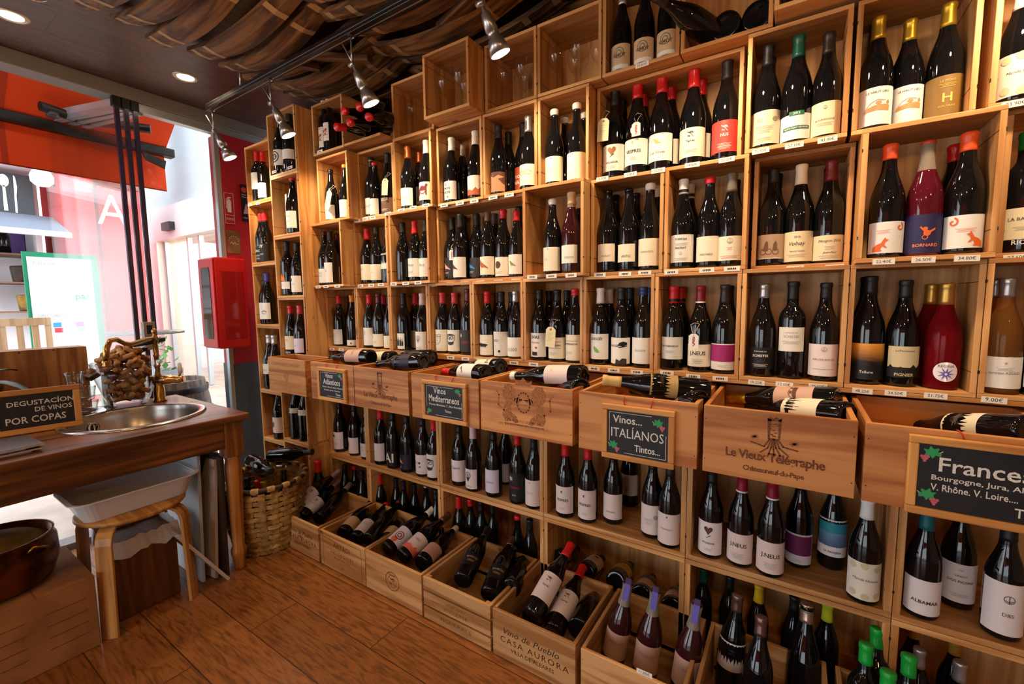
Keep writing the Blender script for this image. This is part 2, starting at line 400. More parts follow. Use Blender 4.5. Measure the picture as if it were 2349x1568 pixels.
def flat_mesh(polys, texts=()):
    bm = bmesh.new()
    for p in polys:
        if len(p) >= 3:
            try:
                f = bm.faces.new([bm.verts.new((x, y, 0)) for x, y in p])
            except ValueError:
                pass
    if polys:
        bmesh.ops.recalc_face_normals(bm, faces=bm.faces)
        for f in bm.faces:
            if f.normal.z < 0: f.normal_flip()
        bmesh.ops.triangulate(bm, faces=bm.faces)
    for V, Fc, ox, oy, s, sy in texts:
        vs = [bm.verts.new((ox + x * s, oy + y * sy, 0)) for x, y in V]
        for f in Fc:
            try: bm.faces.new([vs[i] for i in f])
            except ValueError: pass
    return bm
def to_mesh(bm, name):
    me = bpy.data.meshes.new(name); bm.to_mesh(me); bm.free()
    return me
def wrap(bm, r, half_w, name):
    """Bend a flat drawing (u along the girth, v up) round a bottle of radius r, facing -y."""
    n = int(half_w / .004) + 1
    for i in range(-n, n + 1):
        bmesh.ops.bisect_plane(bm, geom=bm.verts[:] + bm.edges[:] + bm.faces[:], plane_co=(i * .004, 0, 0), plane_no=(1, 0, 0))
    for v in bm.verts:
        a = v.co.x / r
        v.co = (r * math.sin(a), -r * math.cos(a), v.co.y)
    for f in bm.faces: f.smooth = True
    return to_mesh(bm, name)
def upright(bm, name, thick=0):
    """Stand a flat drawing up in the plane y = 0, facing -y."""
    for v in bm.verts:
        v.co = (v.co.x, 0, v.co.y)
    return to_mesh(bm, name)
def words_on(parent, lines, colour, org, name='lettering', facing='-y', st='', m=None):
    """Lines of writing (text, u, v, width) or (text, u, v, width, height) laid flat on a board; u centre, v base line."""
    T_ = []
    for q in lines:
        s, u, v, w = q[:4]
        V, Fc, tw, th = text_mesh(s, q[5] if len(q) > 5 else st)
        k = w / tw
        ky = q[4] / th if len(q) > 4 and q[4] else k
        T_.append((V, Fc, u - w / 2, v, k, ky))
    me = upright(flat_mesh([], T_), name)
    o = obj(name, me, m or mat('ink_' + colour, colour if len(colour) == 6 else PAL[colour], .7), parent)
    o.location = org
    if facing == '+x':
        o.rotation_euler = (0, 0, math.pi / 2)
    return o
def drawing_on(parent, polys, colour, org, name='emblem', facing='-y', m=None):
    o = obj(name, upright(flat_mesh(polys), name), m or mat('ink_' + colour, colour if len(colour) == 6 else PAL[colour], .7), parent)
    o.location = org
    if facing == '+x':
        o.rotation_euler = (0, 0, math.pi / 2)
    return o

# ------------------------------------------------------------------ where things stand (metres)
T = 'text'; A = 'art'
BOXES = [
 ('R4.1',-2.22,-1.96,1.0,1.338,1.5,0.172),
 ('R4.2',-1.96,-1.7,1.0,1.338,1.5,0.172),
 ('R4.3',-1.7,-1.44,1.0,1.338,1.5,0.172),
 ('R4.4',-1.44,-1.18,1.0,1.338,1.5,0.172),
 ('R4.5',-1.18,-0.92,1.0,1.338,1.5,0.172),
 ('R4.6',-0.92,-0.66,1.0,1.338,1.5,0.172),
 ('R4.7',-0.66,-0.4,1.0,1.338,1.5,0.172),
 ('R4.8',-0.4,-0.14,1.0,1.338,1.5,0.172),
 ('R4.9',-0.14,0.12,1.0,1.338,1.5,0.172),
 ('R4.10',0.12,0.38,1.0,1.338,1.5,0.172),
 ('R4.11',0.38,0.64,1.0,1.338,1.5,0.172),
 ('R3.1',-2.22,-1.96,1.338,1.676,1.428,0.172),
 ('R3.2',-1.958,-1.7,1.338,1.676,1.5,0.172),
 ('R3.3',-1.652,-1.392,1.338,1.676,1.468,0.172),
 ('R3.4',-1.385,-0.905,1.338,1.676,1.512,0.172),
 ('R3.5',-0.886,-0.634,1.338,1.676,1.446,0.172),
 ('R3.6',-0.632,-0.376,1.338,1.676,1.5,0.172),
 ('R3.7',-0.374,-0.132,1.338,1.676,1.5,0.172),
 ('R3.8',-0.124,0.122,1.338,1.676,1.562,0.172),
 ('R3.9',0.126,0.382,1.338,1.676,1.46,0.172),
 ('R3.10',0.392,0.66,1.338,1.676,1.51,0.172),
 ('R2.1',-2.16,-1.905,1.676,2.01,1.443,0.172),
 ('R2.2',-1.9,-1.638,1.676,2.01,1.5,0.172),
 ('R2.3',-1.615,-1.372,1.676,2.01,1.478,0.172),
 ('R2.4',-1.362,-1.11,1.676,2.01,1.5,0.172),
 ('R2.5',-1.108,-0.85,1.676,2.01,1.5,0.172),
 ('R2.6',-0.848,-0.639,1.676,2.01,1.5,0.172),
 ('R2.7',-0.634,-0.16,1.676,2.01,1.558,0.172),
 ('R2.8',-0.147,0.097,1.676,2.01,1.5,0.172),
 ('R2.9',0.104,0.338,1.676,2.01,1.5,0.172),
 ('R2.10',0.352,0.62,1.676,2.01,1.48,0.172),
 ('R1.1',-2.165,-1.91,2.022,2.275,1.432,0.2),
 ('R1.2',-1.905,-1.64,2.022,2.275,1.43,0.2),
 ('R1.3',-1.635,-1.372,2.012,2.27,1.5,0.2),
 ('R1.4',-1.342,-1.098,2.012,2.268,1.406,0.2),
 ('R1.5',-1.092,-0.85,2.012,2.27,1.5,0.2),
 ('R1.6',-0.848,-0.594,2.012,2.27,1.5,0.2),
 ('R1.7',-0.592,-0.337,2.012,2.35,1.5,0.2),
 ('R1.8',-0.335,-0.085,2.012,2.35,1.5,0.2),
 ('R1.9',-0.082,0.33,2.02,2.35,1.44,0.2),
]
COLUMN_BOXES = [
 ('A1',-2.8,-2.51,1.85,2.18,1.4,0.18),
 ('A2',-2.8,-2.51,1.49,1.85,1.4,0.18),
 ('A3',-2.8,-2.51,1.118,1.49,1.4,0.18),
 ('A4',-2.8,-2.51,0.715,1.118,1.4,0.18),
 ('A5',-2.8,-2.51,0.407,0.715,1.4,0.18),
 ('A6',-2.8,-2.51,0.02,0.407,1.4,0.18),
 ('B1',-2.495,-2.225,1.95,2.285,1.375,0.18),
 ('B2',-2.495,-2.225,1.622,1.95,1.375,0.18),
 ('B3',-2.495,-2.225,1.285,1.622,1.375,0.18),
 ('B4',-2.495,-2.225,0.93,1.285,1.375,0.18),
]
BOTTLES = [
 (-2.1715,1.546,1.012,0.9402,'b','red',0.05,'white',75,0.0099,0.0991,[(A,'emblem',-0.3,0.35,0.22,'grey')],('red','white label with small grey emblem','first',True,'first box,row above the chalkboards'),'bottles in the row above the chalkboards'),
 (-2.1714,1.622,1.012,0.9416,'b','black',0.06,'black',60,0.006,0.0148,[(T,'A',0,0.4,0.95,'white','')],('black','black label with big white letter','second',True,'first box,row above the chalkboards'),'bottles in the row above the chalkboards'),
 (-2.0531,1.546,1.012,0.9394,'b','orange',0.04,'white',70,0.006,0.0414,[(A,'dot',0.5,0.6,0.16,'red')],('orange','white label with red dot','third',True,'first box,row above the chalkboards'),'bottles in the row above the chalkboards'),
 (-1.9113,1.5466,1.012,0.9438,'b','red',0.055,'white',75,0.0166,0.1151,[(A,'ring',-0.25,0.28,0.4,'grey')],('red','white label with round grey emblem','first',True,'second box,row above the chalkboards'),'bottles in the row above the chalkboards'),
 (-1.8386,1.5477,1.012,0.9528,'b','wine',0.055,'cream',75,0.0125,0.0818,[(A,'dot',-0.5,0.25,0.12,'red'),(T,'_',0,0.62,0.5,'grey','')],('wine','cream label with tiny red mark','third',True,'second box,row above the chalkboards'),'bottles in the row above the chalkboards'),
 (-1.8916,1.622,1.012,0.9322,'b','red',0.055,None,0,None,None,[],('red','no label showing','second',True,'second box,row above the chalkboards'),'bottles in the row above the chalkboards'),
 (-1.7682,1.5572,1.012,0.9,'b','black',0.05,'cream',50,0.006,0.0776,[],('black','pale label half hidden by the box side','fourth',True,'second box,row above the chalkboards'),'bottles in the row above the chalkboards'),
 (-1.6512,1.546,1.012,0.9479,'b','black',0.065,'white',45,0.0098,0.0909,[(A,'bottles',0,0.5,0.9,'black')],('black','white label with three bottle silhouettes','first',True,'third box,row above the chalkboards'),'bottles in the row above the chalkboards'),
 (-1.6495,1.622,1.012,0.9491,'b','red',0.06,'white',70,0.0074,0.1014,[(T,'_',0,0.3,0.3,'grey','')],('red','white label with faint print','second',True,'third box,row above the chalkboards'),'bottles in the row above the chalkboards'),
 (-1.5223,1.546,1.012,0.9393,'b','pink',0.06,'white',70,0.0065,0.1047,[(A,'pin',0,0.4,0.55,'grey'),(T,'_',0,0.85,0.6,'red','')],('pink','white label with map pin drawing','third',True,'third box,row above the chalkboards'),'bottles in the row above the chalkboards'),
 (-1.3914,1.546,1.012,0.9423,'b','rose',0.055,'cream',75,0.0129,0.1185,[(A,'face',-0.1,0.45,0.75,'ink')],('rose','cream label with line drawn face','first',True,'fourth box,row above the chalkboards'),'bottles in the row above the chalkboards'),
 (-1.3831,1.622,1.012,0.944,'b','rose',0.055,None,0,None,None,[],('rose','no label showing','second',True,'fourth box,row above the chalkboards'),'bottles in the row above the chalkboards'),
 (-1.3194,1.548,1.012,0.9362,'b','rose',0.055,'white',75,0.0153,0.1193,[(A,'beard',0.0,0.45,0.75,'ink')],('rose','white label with bearded face','third',True,'fourth box,row above the chalkboards'),'bottles in the row above the chalkboards'),
 (-1.246,1.5542,1.012,0.9869,'b','wine',0.06,'char',75,0.0132,0.1144,[(A,'star',-0.5,0.25,0.3,'white'),(T,'_',0,0.55,0.8,'red','')],('wine','charcoal label with white flower','fourth',True,'fourth box,row above the chalkboards'),'bottles in the row above the chalkboards'),
 (-1.1316,1.546,1.012,0.9369,'b','red',0.055,'cream',75,0.006,0.1019,[(A,'feather',0,0.5,0.75,'black')],('red','cream label with black feather','second',True,'fifth box,row above the chalkboards'),'bottles in the row above the chalkboards'),
 (-1.132,1.622,1.012,0.9268,'b','wine',0.055,None,0,None,None,[],('wine','no label showing','first',True,'fifth box,row above the chalkboards'),'bottles in the row above the chalkboards'),
 (-1.0567,1.546,1.012,0.9307,'b','black',0.05,'speckle',75,0.0081,0.1192,[(T,'~',-0.3,0.35,0.5,'black',''),(A,'dot',0.2,0.8,0.16,'black')],('black','pale speckled label','third',True,'fifth box,row above the chalkboards'),'bottles in the row above the chalkboards'),
 (-1.0525,1.622,1.012,0.9273,'b','black',0.05,None,0,None,None,[],('black','no label showing','fourth',True,'fifth box,row above the chalkboards'),'bottles in the row above the chalkboards'),
 (-0.9851,1.5467,1.012,0.9377,'b','silver',0.05,'white',75,0.0103,0.0953,[(T,'0,000',0.1,0.65,0.7,'grey','')],('silver','white label with row of zeros','fifth',True,'fifth box,row above the chalkboards'),'bottles in the row above the chalkboards'),
 (-0.8703,1.546,1.012,0.9423,'b','black',0.045,'white',75,0.0156,0.1176,[(T,'UVAS',-0.05,0.17,0.62,'black','b'),(T,'veloces',-0.05,0.38,0.6,'red',''),(A,'heart',0.1,0.62,0.16,'red'),(A,'bar',-0.1,0.86,0.35,'black')],('black','white label with two word lettering and a heart','first',True,'sixth box,row above the chalkboards'),'bottles in the row above the chalkboards'),
 (-0.8657,1.622,1.012,0.932,'b','black',0.05,None,0,None,None,[],('black','no label showing','second',True,'sixth box,row above the chalkboards'),'bottles in the row above the chalkboards'),
 (-0.7889,1.546,1.012,0.9358,'b','black',0.05,'cream',78,0.0134,0.1027,[(T,'LA VERDURA',0,0.37,0.85,'black','b'),(A,'rule',0,0.2,0.8,'brown'),(A,'rule',0,0.5,0.8,'brown'),(T,'_',-0.2,0.75,0.5,'grey','')],('black','cream ruled label and a cream hang tag','third',True,'sixth box,row above the chalkboards'),'bottles in the row above the chalkboards'),
 (-0.7835,1.622,1.012,0.9316,'b','black',0.05,None,0,None,None,[],('black','no label showing','fourth',True,'sixth box,row above the chalkboards'),'bottles in the row above the chalkboards'),
 (-0.7133,1.546,1.012,0.9447,'b','red',0.028,'cream',78,0.0111,0.115,[(T,'SUPERNOVA',0,0.36,0.85,'wine','b'),(A,'rule',0,0.24,0.8,'brown'),(T,'_',-0.2,0.7,0.5,'grey','')],('red','cream ruled label and a white neck seal','fifth',True,'sixth box,row above the chalkboards'),'bottles in the row above the chalkboards'),
 (-0.6098,1.546,1.012,0.9418,'b','white',0.06,'white',78,0.0232,0.1228,[(T,'SUCCÉS',0,0.18,0.7,'black','bi'),(A,'leaf',0,0.62,0.36,'leaf')],('white','white label with green leaf','first',True,'seventh box,row above the chalkboards'),'bottles in the row above the chalkboards'),
 (-0.6041,1.622,1.012,0.9397,'b','white',0.06,None,0,None,None,[],('white','no label showing','second',True,'seventh box,row above the chalkboards'),'bottles in the row above the chalkboards'),
 (-0.5291,1.546,1.012,0.9416,'b','black',0.05,'white',78,0.0107,0.1107,[(T,'SUCCÉS',-0.4,0.3,0.58,'black','bi'),(A,'beret',0.5,0.3,0.5,'black'),(A,'suit',0.35,0.92,0.6,'char')],('black','white label with a black beret drawing','third',True,'seventh box,row above the chalkboards'),'bottles in the row above the chalkboards'),
 (-0.5224,1.622,1.012,0.9435,'b','black',0.05,None,0,None,None,[],('black','no label showing','fourth',True,'seventh box,row above the chalkboards'),'bottles in the row above the chalkboards'),
 (-0.4512,1.546,1.012,0.9427,'b','blue',0.03,'white',78,0.0163,0.1134,[(T,'Luciana',0,0.48,0.6,'grey','i')],('blue','plain white label with script name','fifth',True,'seventh box,row above the chalkboards'),'bottles in the row above the chalkboards'),
 (-0.4484,1.622,1.012,0.9369,'b','blue',0.03,None,0,None,None,[],('blue','no label showing','sixth',True,'seventh box,row above the chalkboards'),'bottles in the row above the chalkboards'),
 (-0.3485,1.546,1.012,0.9382,'b','bandred',0.06,'worn',80,0.0403,0.12,[(T,'TROTAMUNDOS',0,0.4,0.9,'ink','b'),(T,'_',0,0.65,0.5,'grey','')],('bandred','worn grey label above white lettering','first',True,'eighth box,row above the chalkboards'),'bottles in the row above the chalkboards'),
 (-0.3403,1.622,1.012,0.9374,'b','bandred',0.06,None,0,None,None,[],('bandred','no label showing','second',True,'eighth box,row above the chalkboards'),'bottles in the row above the chalkboards'),
 (-0.2629,1.546,1.012,0.9359,'b','crimson',0.06,'cream',80,0.02,0.0976,[(T,'J.NEUS',0,0.42,0.8,'ink','b'),(T,'_',0,0.7,0.6,'grey',''),(T,'_',0,0.8,0.5,'grey','')],('crimson','cream label and a white hang tag','third',True,'eighth box,row above the chalkboards'),'bottles in the row above the chalkboards'),
 (-0.1906,1.546,1.012,0.9419,'b','dbrown',0.065,'white',78,0.014,0.1023,[(A,'panel',0,0.36,1,'magenta'),(T,'_',0,0.84,0.5,'grey','')],('dbrown','white label with magenta panel','fourth',True,'eighth box,row above the chalkboards'),'bottles in the row above the chalkboards'),
 (-0.1884,1.622,1.012,0.9372,'b','black',0.06,None,0,None,None,[],('black','no label showing','fifth',True,'eighth box,row above the chalkboards'),'bottles in the row above the chalkboards'),
 (-0.0827,1.546,1.012,0.9354,'b','silver',0.045,'black',75,0.0264,0.096,[(T,'DOMAINE DES',-0.1,0.18,0.55,'white',''),(T,'SCHISTES',-0.1,0.38,0.68,'white','b'),(T,'_',-0.1,0.65,0.35,'gold',''),(T,'_',-0.1,0.82,0.7,'white','')],('silver','black label with white lettering','first',True,'ninth box,row above the chalkboards'),'bottles in the row above the chalkboards'),
 (-0.0076,1.546,1.012,0.9532,'x','black',0.06,'white',62,0.0858,0.16,[(T,'DOMAINE DES',0,0.22,0.6,'grey',''),(T,'SCHISTES',0,0.38,0.7,'grey',''),(T,'_',0,0.62,0.85,'grey','')],('black','square white label placed high','second',True,'ninth box,row above the chalkboards'),'bottles in the row above the chalkboards'),
 (0.0716,1.546,1.012,0.932,'b','black',0.05,'rosy',78,0.0161,0.1139,[(A,'emblem',0,0.16,0.22,'grey'),(T,'MÂCON ROUGE',0,0.47,0.85,'brown',''),(A,'rule',0,0.78,0.8,'grey')],('black','pinkish white label with brown capitals','third',True,'ninth box,row above the chalkboards'),'bottles in the row above the chalkboards'),
 (0.1702,1.622,1.012,0.9836,'b','black',0.05,None,0,None,None,[],('black','no label showing','second',True,'tenth box,row above the chalkboards'),'bottles in the row above the chalkboards'),
 (0.1701,1.546,1.012,0.9809,'b','black',0.05,'black',78,0.0149,0.1109,[(A,'sunset',0,0.3,1,'sun'),(T,'Tellune',0,0.78,0.45,'white','')],('black','label of an orange sunset over black','first',True,'tenth box,row above the chalkboards'),'bottles in the row above the chalkboards'),
 (0.2436,1.5476,1.012,0.937,'b','black',0.05,'black',62,0.0268,0.1134,[(A,'upper',0,0.32,1,'sand'),(T,'La Percenette',0,0.12,0.7,'ink',''),(A,'hills',0,0.72,1,'black'),(T,'PIGNIER',0,0.9,0.7,'sand','b')],('black','cream and black label with leaf silhouettes','third',True,'tenth box,row above the chalkboards'),'bottles in the row above the chalkboards'),
 (0.3079,1.622,1.012,0.9,'rose','goldm',0.06,None,0,None,None,[],('goldm','no label showing','fourth',True,'tenth box,row above the chalkboards'),'bottles in the row above the chalkboards'),
 (0.3228,1.546,1.012,0.9,'rose','goldm',0.06,'oval',40,0.0246,0.0799,[(T,'REGINA',0,0.2,0.75,'ink',''),(A,'star',0,0.6,0.8,'purple')],('goldm','oval white label with purple flower','fifth',True,'tenth box,row above the chalkboards'),'bottles in the row above the chalkboards'),
 (0.4284,1.622,1.012,0.9311,'amber','silver',0.05,None,0,None,None,[],('silver','no label showing','second',True,'eleventh box,row above the chalkboards'),'bottles in the row above the chalkboards'),
 (0.4283,1.5458,1.012,0.9296,'amber','silver',0.05,'white',78,0.0161,0.0978,[(A,'star',0,0.2,0.12,'orange'),(T,'_',0,0.38,0.5,'grey',''),(T,'naranjas AZULES',0,0.52,0.9,'grey','b')],('silver','white label and amber wine','first',True,'eleventh box,row above the chalkboards'),'bottles in the row above the chalkboards'),
 (0.4994,1.5482,1.012,0.9199,'b','black',0.05,'white',70,0.0206,0.1106,[],('black','white label at the picture edge','third',True,'eleventh box,row above the chalkboards'),'bottles in the row above the chalkboards'),
 (-2.1705,1.474,1.35,0.9664,'b','wine',0.02,'white',78,0.0139,0.0912,[(T,'_',0,0.3,0.7,'grey',''),(T,'_',0,0.5,0.6,'grey','')],('wine','white label with printed lines','first',True,'first box,second row above the chalkboards'),'bottles in the second row above the chalkboards'),
 (-2.1172,1.474,1.35,0.9542,'b','black',0.055,'white',60,0.0135,0.1242,[(A,'emblem',0,0.4,0.2,'grey')],('black','tall white label','third',True,'first box,second row above the chalkboards'),'bottles in the second row above the chalkboards'),
 (-2.1642,1.55,1.35,0.9559,'b','wine',0.04,'white',70,0.0155,0.1073,[],('wine','white label partly hidden','second',True,'first box,second row above the chalkboards'),'bottles in the second row above the chalkboards'),
 (-1.9087,1.5463,1.35,0.9611,'b','red',0.06,'cream',78,0.0219,0.1071,[(T,'_',0,0.3,0.4,'grey','')],('red','plain cream label','first',True,'second box,second row above the chalkboards'),'bottles in the second row above the chalkboards'),
 (-1.835,1.5481,1.35,0.9624,'b','dbrown',0.03,'cream',78,0.0188,0.1023,[(T,'_',0,0.5,0.3,'grey',''),(A,'dot',-0.6,0.65,0.06,'ink')],('dbrown','cream label with one dot','second',True,'second box,second row above the chalkboards'),'bottles in the second row above the chalkboards'),
 (-1.764,1.556,1.35,0.9,'b','black',0.05,'white',70,0.0803,0.1725,[(T,'_',0,0.5,0.6,'grey','')],('black','white label placed high','third',True,'second box,second row above the chalkboards'),'bottles in the second row above the chalkboards'),
 (-1.6034,1.5115,1.35,0.9429,'b','black',0.055,None,0,None,None,[],('black','no label and a bright window reflection','first',True,'third box,second row above the chalkboards'),'bottles in the second row above the chalkboards'),
 (-1.5317,1.5212,1.35,0.9439,'b','red',0.065,'white',78,0.0229,0.1141,[(T,'Finca',0,0.35,0.6,'grey','i'),(T,'_',0,0.75,0.6,'grey','')],('red','white label with grey script','second',True,'third box,second row above the chalkboards'),'bottles in the second row above the chalkboards'),
 (-1.4593,1.5213,1.35,0.945,'b','black',0.065,'white',78,0.0201,0.1097,[(T,'Finca',0,0.35,0.6,'grey','i')],('black','white label with grey script cut by the side','third',True,'third box,second row above the chalkboards'),'bottles in the second row above the chalkboards'),
 (-1.2676,1.539,1.35,0.9521,'b','black',0.065,'white',78,0.01,0.1028,[(A,'bird',-0.3,0.45,0.6,'brown')],('black','white label with brown bird','third',True,'fourth box,second row above the chalkboards'),'bottles in the second row above the chalkboards'),
 (-1.3362,1.5632,1.35,0.9458,'b','black',0.065,'char',78,0.0173,0.1073,[(A,'bird',-0.2,0.45,0.65,'pinkish'),(T,'_',-0.2,0.8,0.5,'white','')],('black','charcoal label with pink bird and a hang tag','first',True,'fourth box,second row above the chalkboards'),'bottles in the second row above the chalkboards'),
 (-1.3274,1.6372,1.35,1.0013,'b','black',0.06,None,0,None,None,[],('black','no label showing','second',True,'fourth box,second row above the chalkboards'),'bottles in the second row above the chalkboards'),
 (-1.2057,1.5777,1.35,0.956,'b','black',0.055,'char',78,0.0116,0.098,[(A,'bird',-0.2,0.4,0.65,'bluebird'),(T,'_',-0.2,0.75,0.5,'white','')],('black','charcoal label with blue bird','fifth',True,'fourth box,second row above the chalkboards'),'bottles in the second row above the chalkboards'),
 (-1.2486,1.638,1.35,0.9785,'b','black',0.05,None,0,None,None,[],('black','no label showing','fourth',True,'fourth box,second row above the chalkboards'),'bottles in the second row above the chalkboards'),
 (-1.1339,1.5635,1.35,0.9551,'b','brown',0.045,'cream',78,0.0165,0.0979,[(A,'bird',-0.2,0.4,0.8,'copper')],('brown','cream label with spread winged bird','seventh',True,'fourth box,second row above the chalkboards'),'bottles in the second row above the chalkboards'),
 (-1.1483,1.6359,1.35,0.9703,'b','grey',0.05,None,0,None,None,[],('grey','no label showing','sixth',True,'fourth box,second row above the chalkboards'),'bottles in the second row above the chalkboards'),
 (-1.0616,1.5752,1.35,0.9597,'b','redwax',0.04,'cream',78,0.0075,0.0909,[(A,'dot',-0.15,0.4,0.42,'brown'),(T,'_',0,0.8,0.5,'grey','')],('redwax','cream label with round brown picture','eighth',True,'fourth box,second row above the chalkboards'),'bottles in the second row above the chalkboards'),
 (-0.9902,1.5684,1.35,0.9081,'b','red',0.045,'white',70,0.0145,0.1026,[(A,'bird',0,0.45,0.5,'olive')],('red','white label with green bird','tenth',True,'fourth box,second row above the chalkboards'),'bottles in the second row above the chalkboards'),
 (-1.0176,1.6366,1.35,1.0151,'b','black',0.05,None,0,None,None,[],('black','no label showing','ninth',True,'fourth box,second row above the chalkboards'),'bottles in the second row above the chalkboards'),
 (-0.7808,1.492,1.35,0.9232,'b','wax',0.022,'cream',82,0.0128,0.1075,[(T,'_',-0.3,0.5,0.3,'grey',''),(A,'dot',0,0.08,0.05,'ink')],('wax','plain cream label and white wax top','first',True,'fifth box,second row above the chalkboards'),'bottles in the second row above the chalkboards'),
 (-0.7029,1.492,1.35,0.9733,'clear','cork',0.05,'white',55,0.0369,0.1039,[(T,'ROUGE',0.15,0.68,0.6,'grey','')],('cork','small white label and clear neck','second',True,'fifth box,second row above the chalkboards'),'bottles in the second row above the chalkboards'),
 (-0.7026,1.568,1.35,0.9675,'b','cork',0.04,None,0,None,None,[],('cork','no label showing','third',True,'fifth box,second row above the chalkboards'),'bottles in the second row above the chalkboards'),
 (-0.582,1.5459,1.35,0.9789,'b','none',0.02,'cream',58,0.0384,0.1028,[(T,'MORAT',0.15,0.68,0.6,'grey','')],('none','narrow cream label placed low','second',True,'sixth box,second row above the chalkboards'),'bottles in the second row above the chalkboards'),
 (-0.5825,1.622,1.35,0.9663,'b','none',0.02,None,0,None,None,[],('none','no label showing','first',True,'sixth box,second row above the chalkboards'),'bottles in the second row above the chalkboards'),
 (-0.5077,1.5492,1.35,0.9632,'b','none',0.02,'cream',58,0.0343,0.0981,[(T,'ANTIC',0.15,0.68,0.6,'ink','')],('none','narrow cream label and bare dark neck','third',True,'sixth box,second row above the chalkboards'),'bottles in the second row above the chalkboards'),
 (-0.5053,1.6226,1.35,0.9553,'b','none',0.02,None,0,None,None,[],('none','no label showing','fourth',True,'sixth box,second row above the chalkboards'),'bottles in the second row above the chalkboards'),
 (-0.4333,1.5494,1.35,0.9778,'b','wax',0.022,'cream',80,0.0158,0.1098,[(T,'TERRASSOS',0,0.48,0.7,'grey','')],('wax','tall plain cream label and white wax top','fifth',True,'sixth box,second row above the chalkboards'),'bottles in the second row above the chalkboards'),
 (-0.4316,1.624,1.35,0.9695,'b','pink',0.03,None,0,None,None,[],('pink','no label showing','sixth',True,'sixth box,second row above the chalkboards'),'bottles in the second row above the chalkboards'),
 (-0.3245,1.546,1.35,0.966,'b','whiteband',0.05,'white',72,0.0214,0.1133,[(T,'TORROJA',0,0.17,0.6,'ink','b'),(T,'_',0,0.34,0.75,'grey',''),(T,'PRIORAT',0,0.48,0.55,'ink','b'),(A,'emblem',0,0.68,0.16,'grey'),(T,'_',0,0.88,0.7,'grey','')],('whiteband','white printed label and white top','first',True,'seventh box,second row above the chalkboards'),'bottles in the second row above the chalkboards'),
 (-0.3197,1.622,1.35,0.9656,'b','whiteband',0.05,None,0,None,None,[],('whiteband','no label showing','second',True,'seventh box,second row above the chalkboards'),'bottles in the second row above the chalkboards'),
 (-0.2444,1.546,1.35,0.947,'b','redtop',0.022,'cream',80,0.0198,0.1028,[(T,'INESTABLE',0.05,0.72,0.6,'brown','')],('redtop','cream label and red top on green glass','third',True,'seventh box,second row above the chalkboards'),'bottles in the second row above the chalkboards'),
 (-0.181,1.546,1.35,0.9525,'b','taupe',0.06,'cream',80,0.0193,0.0969,[(A,'emblem',0,0.2,0.26,'grey'),(T,'_',0,0.5,0.25,'red',''),(T,'_',0,0.85,0.9,'red','')],('taupe','cream label with round emblem','fourth',True,'seventh box,second row above the chalkboards'),'bottles in the second row above the chalkboards'),
 (-0.1805,1.622,1.35,0.9399,'b','black',0.06,None,0,None,None,[],('black','no label showing','fifth',True,'seventh box,second row above the chalkboards'),'bottles in the second row above the chalkboards'),
 (-0.0738,1.608,1.35,0.9835,'b','black',0.045,'sepia',80,0.0208,0.0963,[(A,'cyclists',0,0.5,0.8,'photo'),(A,'rule',0,0.97,0.9,'white')],('black','sepia photograph label','first',True,'eighth box,second row above the chalkboards'),'bottles in the second row above the chalkboards'),
 (-0.0679,1.684,1.35,0.9896,'b','black',0.045,None,0,None,None,[],('black','no label showing','second',True,'eighth box,second row above the chalkboards'),'bottles in the second row above the chalkboards'),
 (-0.0014,1.608,1.35,0.9864,'b','cream',0.06,'ivory',80,0.009,0.0985,[(T,'2016',0,0.18,0.25,'ink',''),(T,'Volnay',0,0.42,0.62,'ink','i'),(T,'VIEILLES VIGNES',0,0.66,0.6,'ink',''),(T,'_',0,0.8,0.8,'grey','')],('cream','ivory label with script and cream capsule','third',True,'eighth box,second row above the chalkboards'),'bottles in the second row above the chalkboards'),
 (0.0712,1.684,1.35,0.9786,'b','maroon',0.05,None,0,None,None,[],('maroon','no label showing','fourth',True,'eighth box,second row above the chalkboards'),'bottles in the second row above the chalkboards'),
 (0.0719,1.608,1.35,0.9828,'b','maroon',0.06,'ivory',80,0.006,0.0807,[(T,'Morgon 2016',0,0.24,0.85,'ink','i'),(T,'_',0,0.5,0.4,'grey',''),(T,'Jean-Paul',0,0.7,0.5,'ink','i'),(T,'_',0,0.86,0.8,'grey','')],('maroon','ivory label with script and maroon capsule','fifth',True,'eighth box,second row above the chalkboards'),'bottles in the second row above the chalkboards'),
 (0.1882,1.506,1.35,0.9567,'b','orangewax',0.04,'offw',75,0.0124,0.0945,[(A,'fox',-0.45,0.72,0.5,'orange'),(A,'swirl',0.7,0.18,0.35,'orange'),(T,'_',-0.3,0.3,0.45,'orange','')],('orangewax','white label with orange fox facing up','first',True,'ninth box,second row above the chalkboards'),'bottles in the second row above the chalkboards'),
 (0.2605,1.5089,1.35,0.9393,'clearred','crown',0.008,'navy',80,0.0064,0.1076,[(A,'guitar',0,0.45,0.5,'orange'),(T,'BORNARD',0,0.8,0.75,'coral','b')],('crown','navy label and clear neck under a crown cap','second',True,'ninth box,second row above the chalkboards'),'bottles in the second row above the chalkboards'),
 (0.3252,1.582,1.35,0.9349,'b','redwax',0.045,None,0,None,None,[],('redwax','no label showing','third',True,'ninth box,second row above the chalkboards'),'bottles in the second row above the chalkboards'),
 (0.3329,1.5093,1.35,0.9563,'b','orangewax',0.045,'offw',75,0.0144,0.0959,[(A,'fox2',0.5,0.72,0.5,'orange'),(A,'swirl',-0.7,0.2,0.35,'orange'),(T,'_',0.0,0.45,0.6,'orange','')],('orangewax','white label with orange fox facing down','fourth',True,'ninth box,second row above the chalkboards'),'bottles in the second row above the chalkboards'),
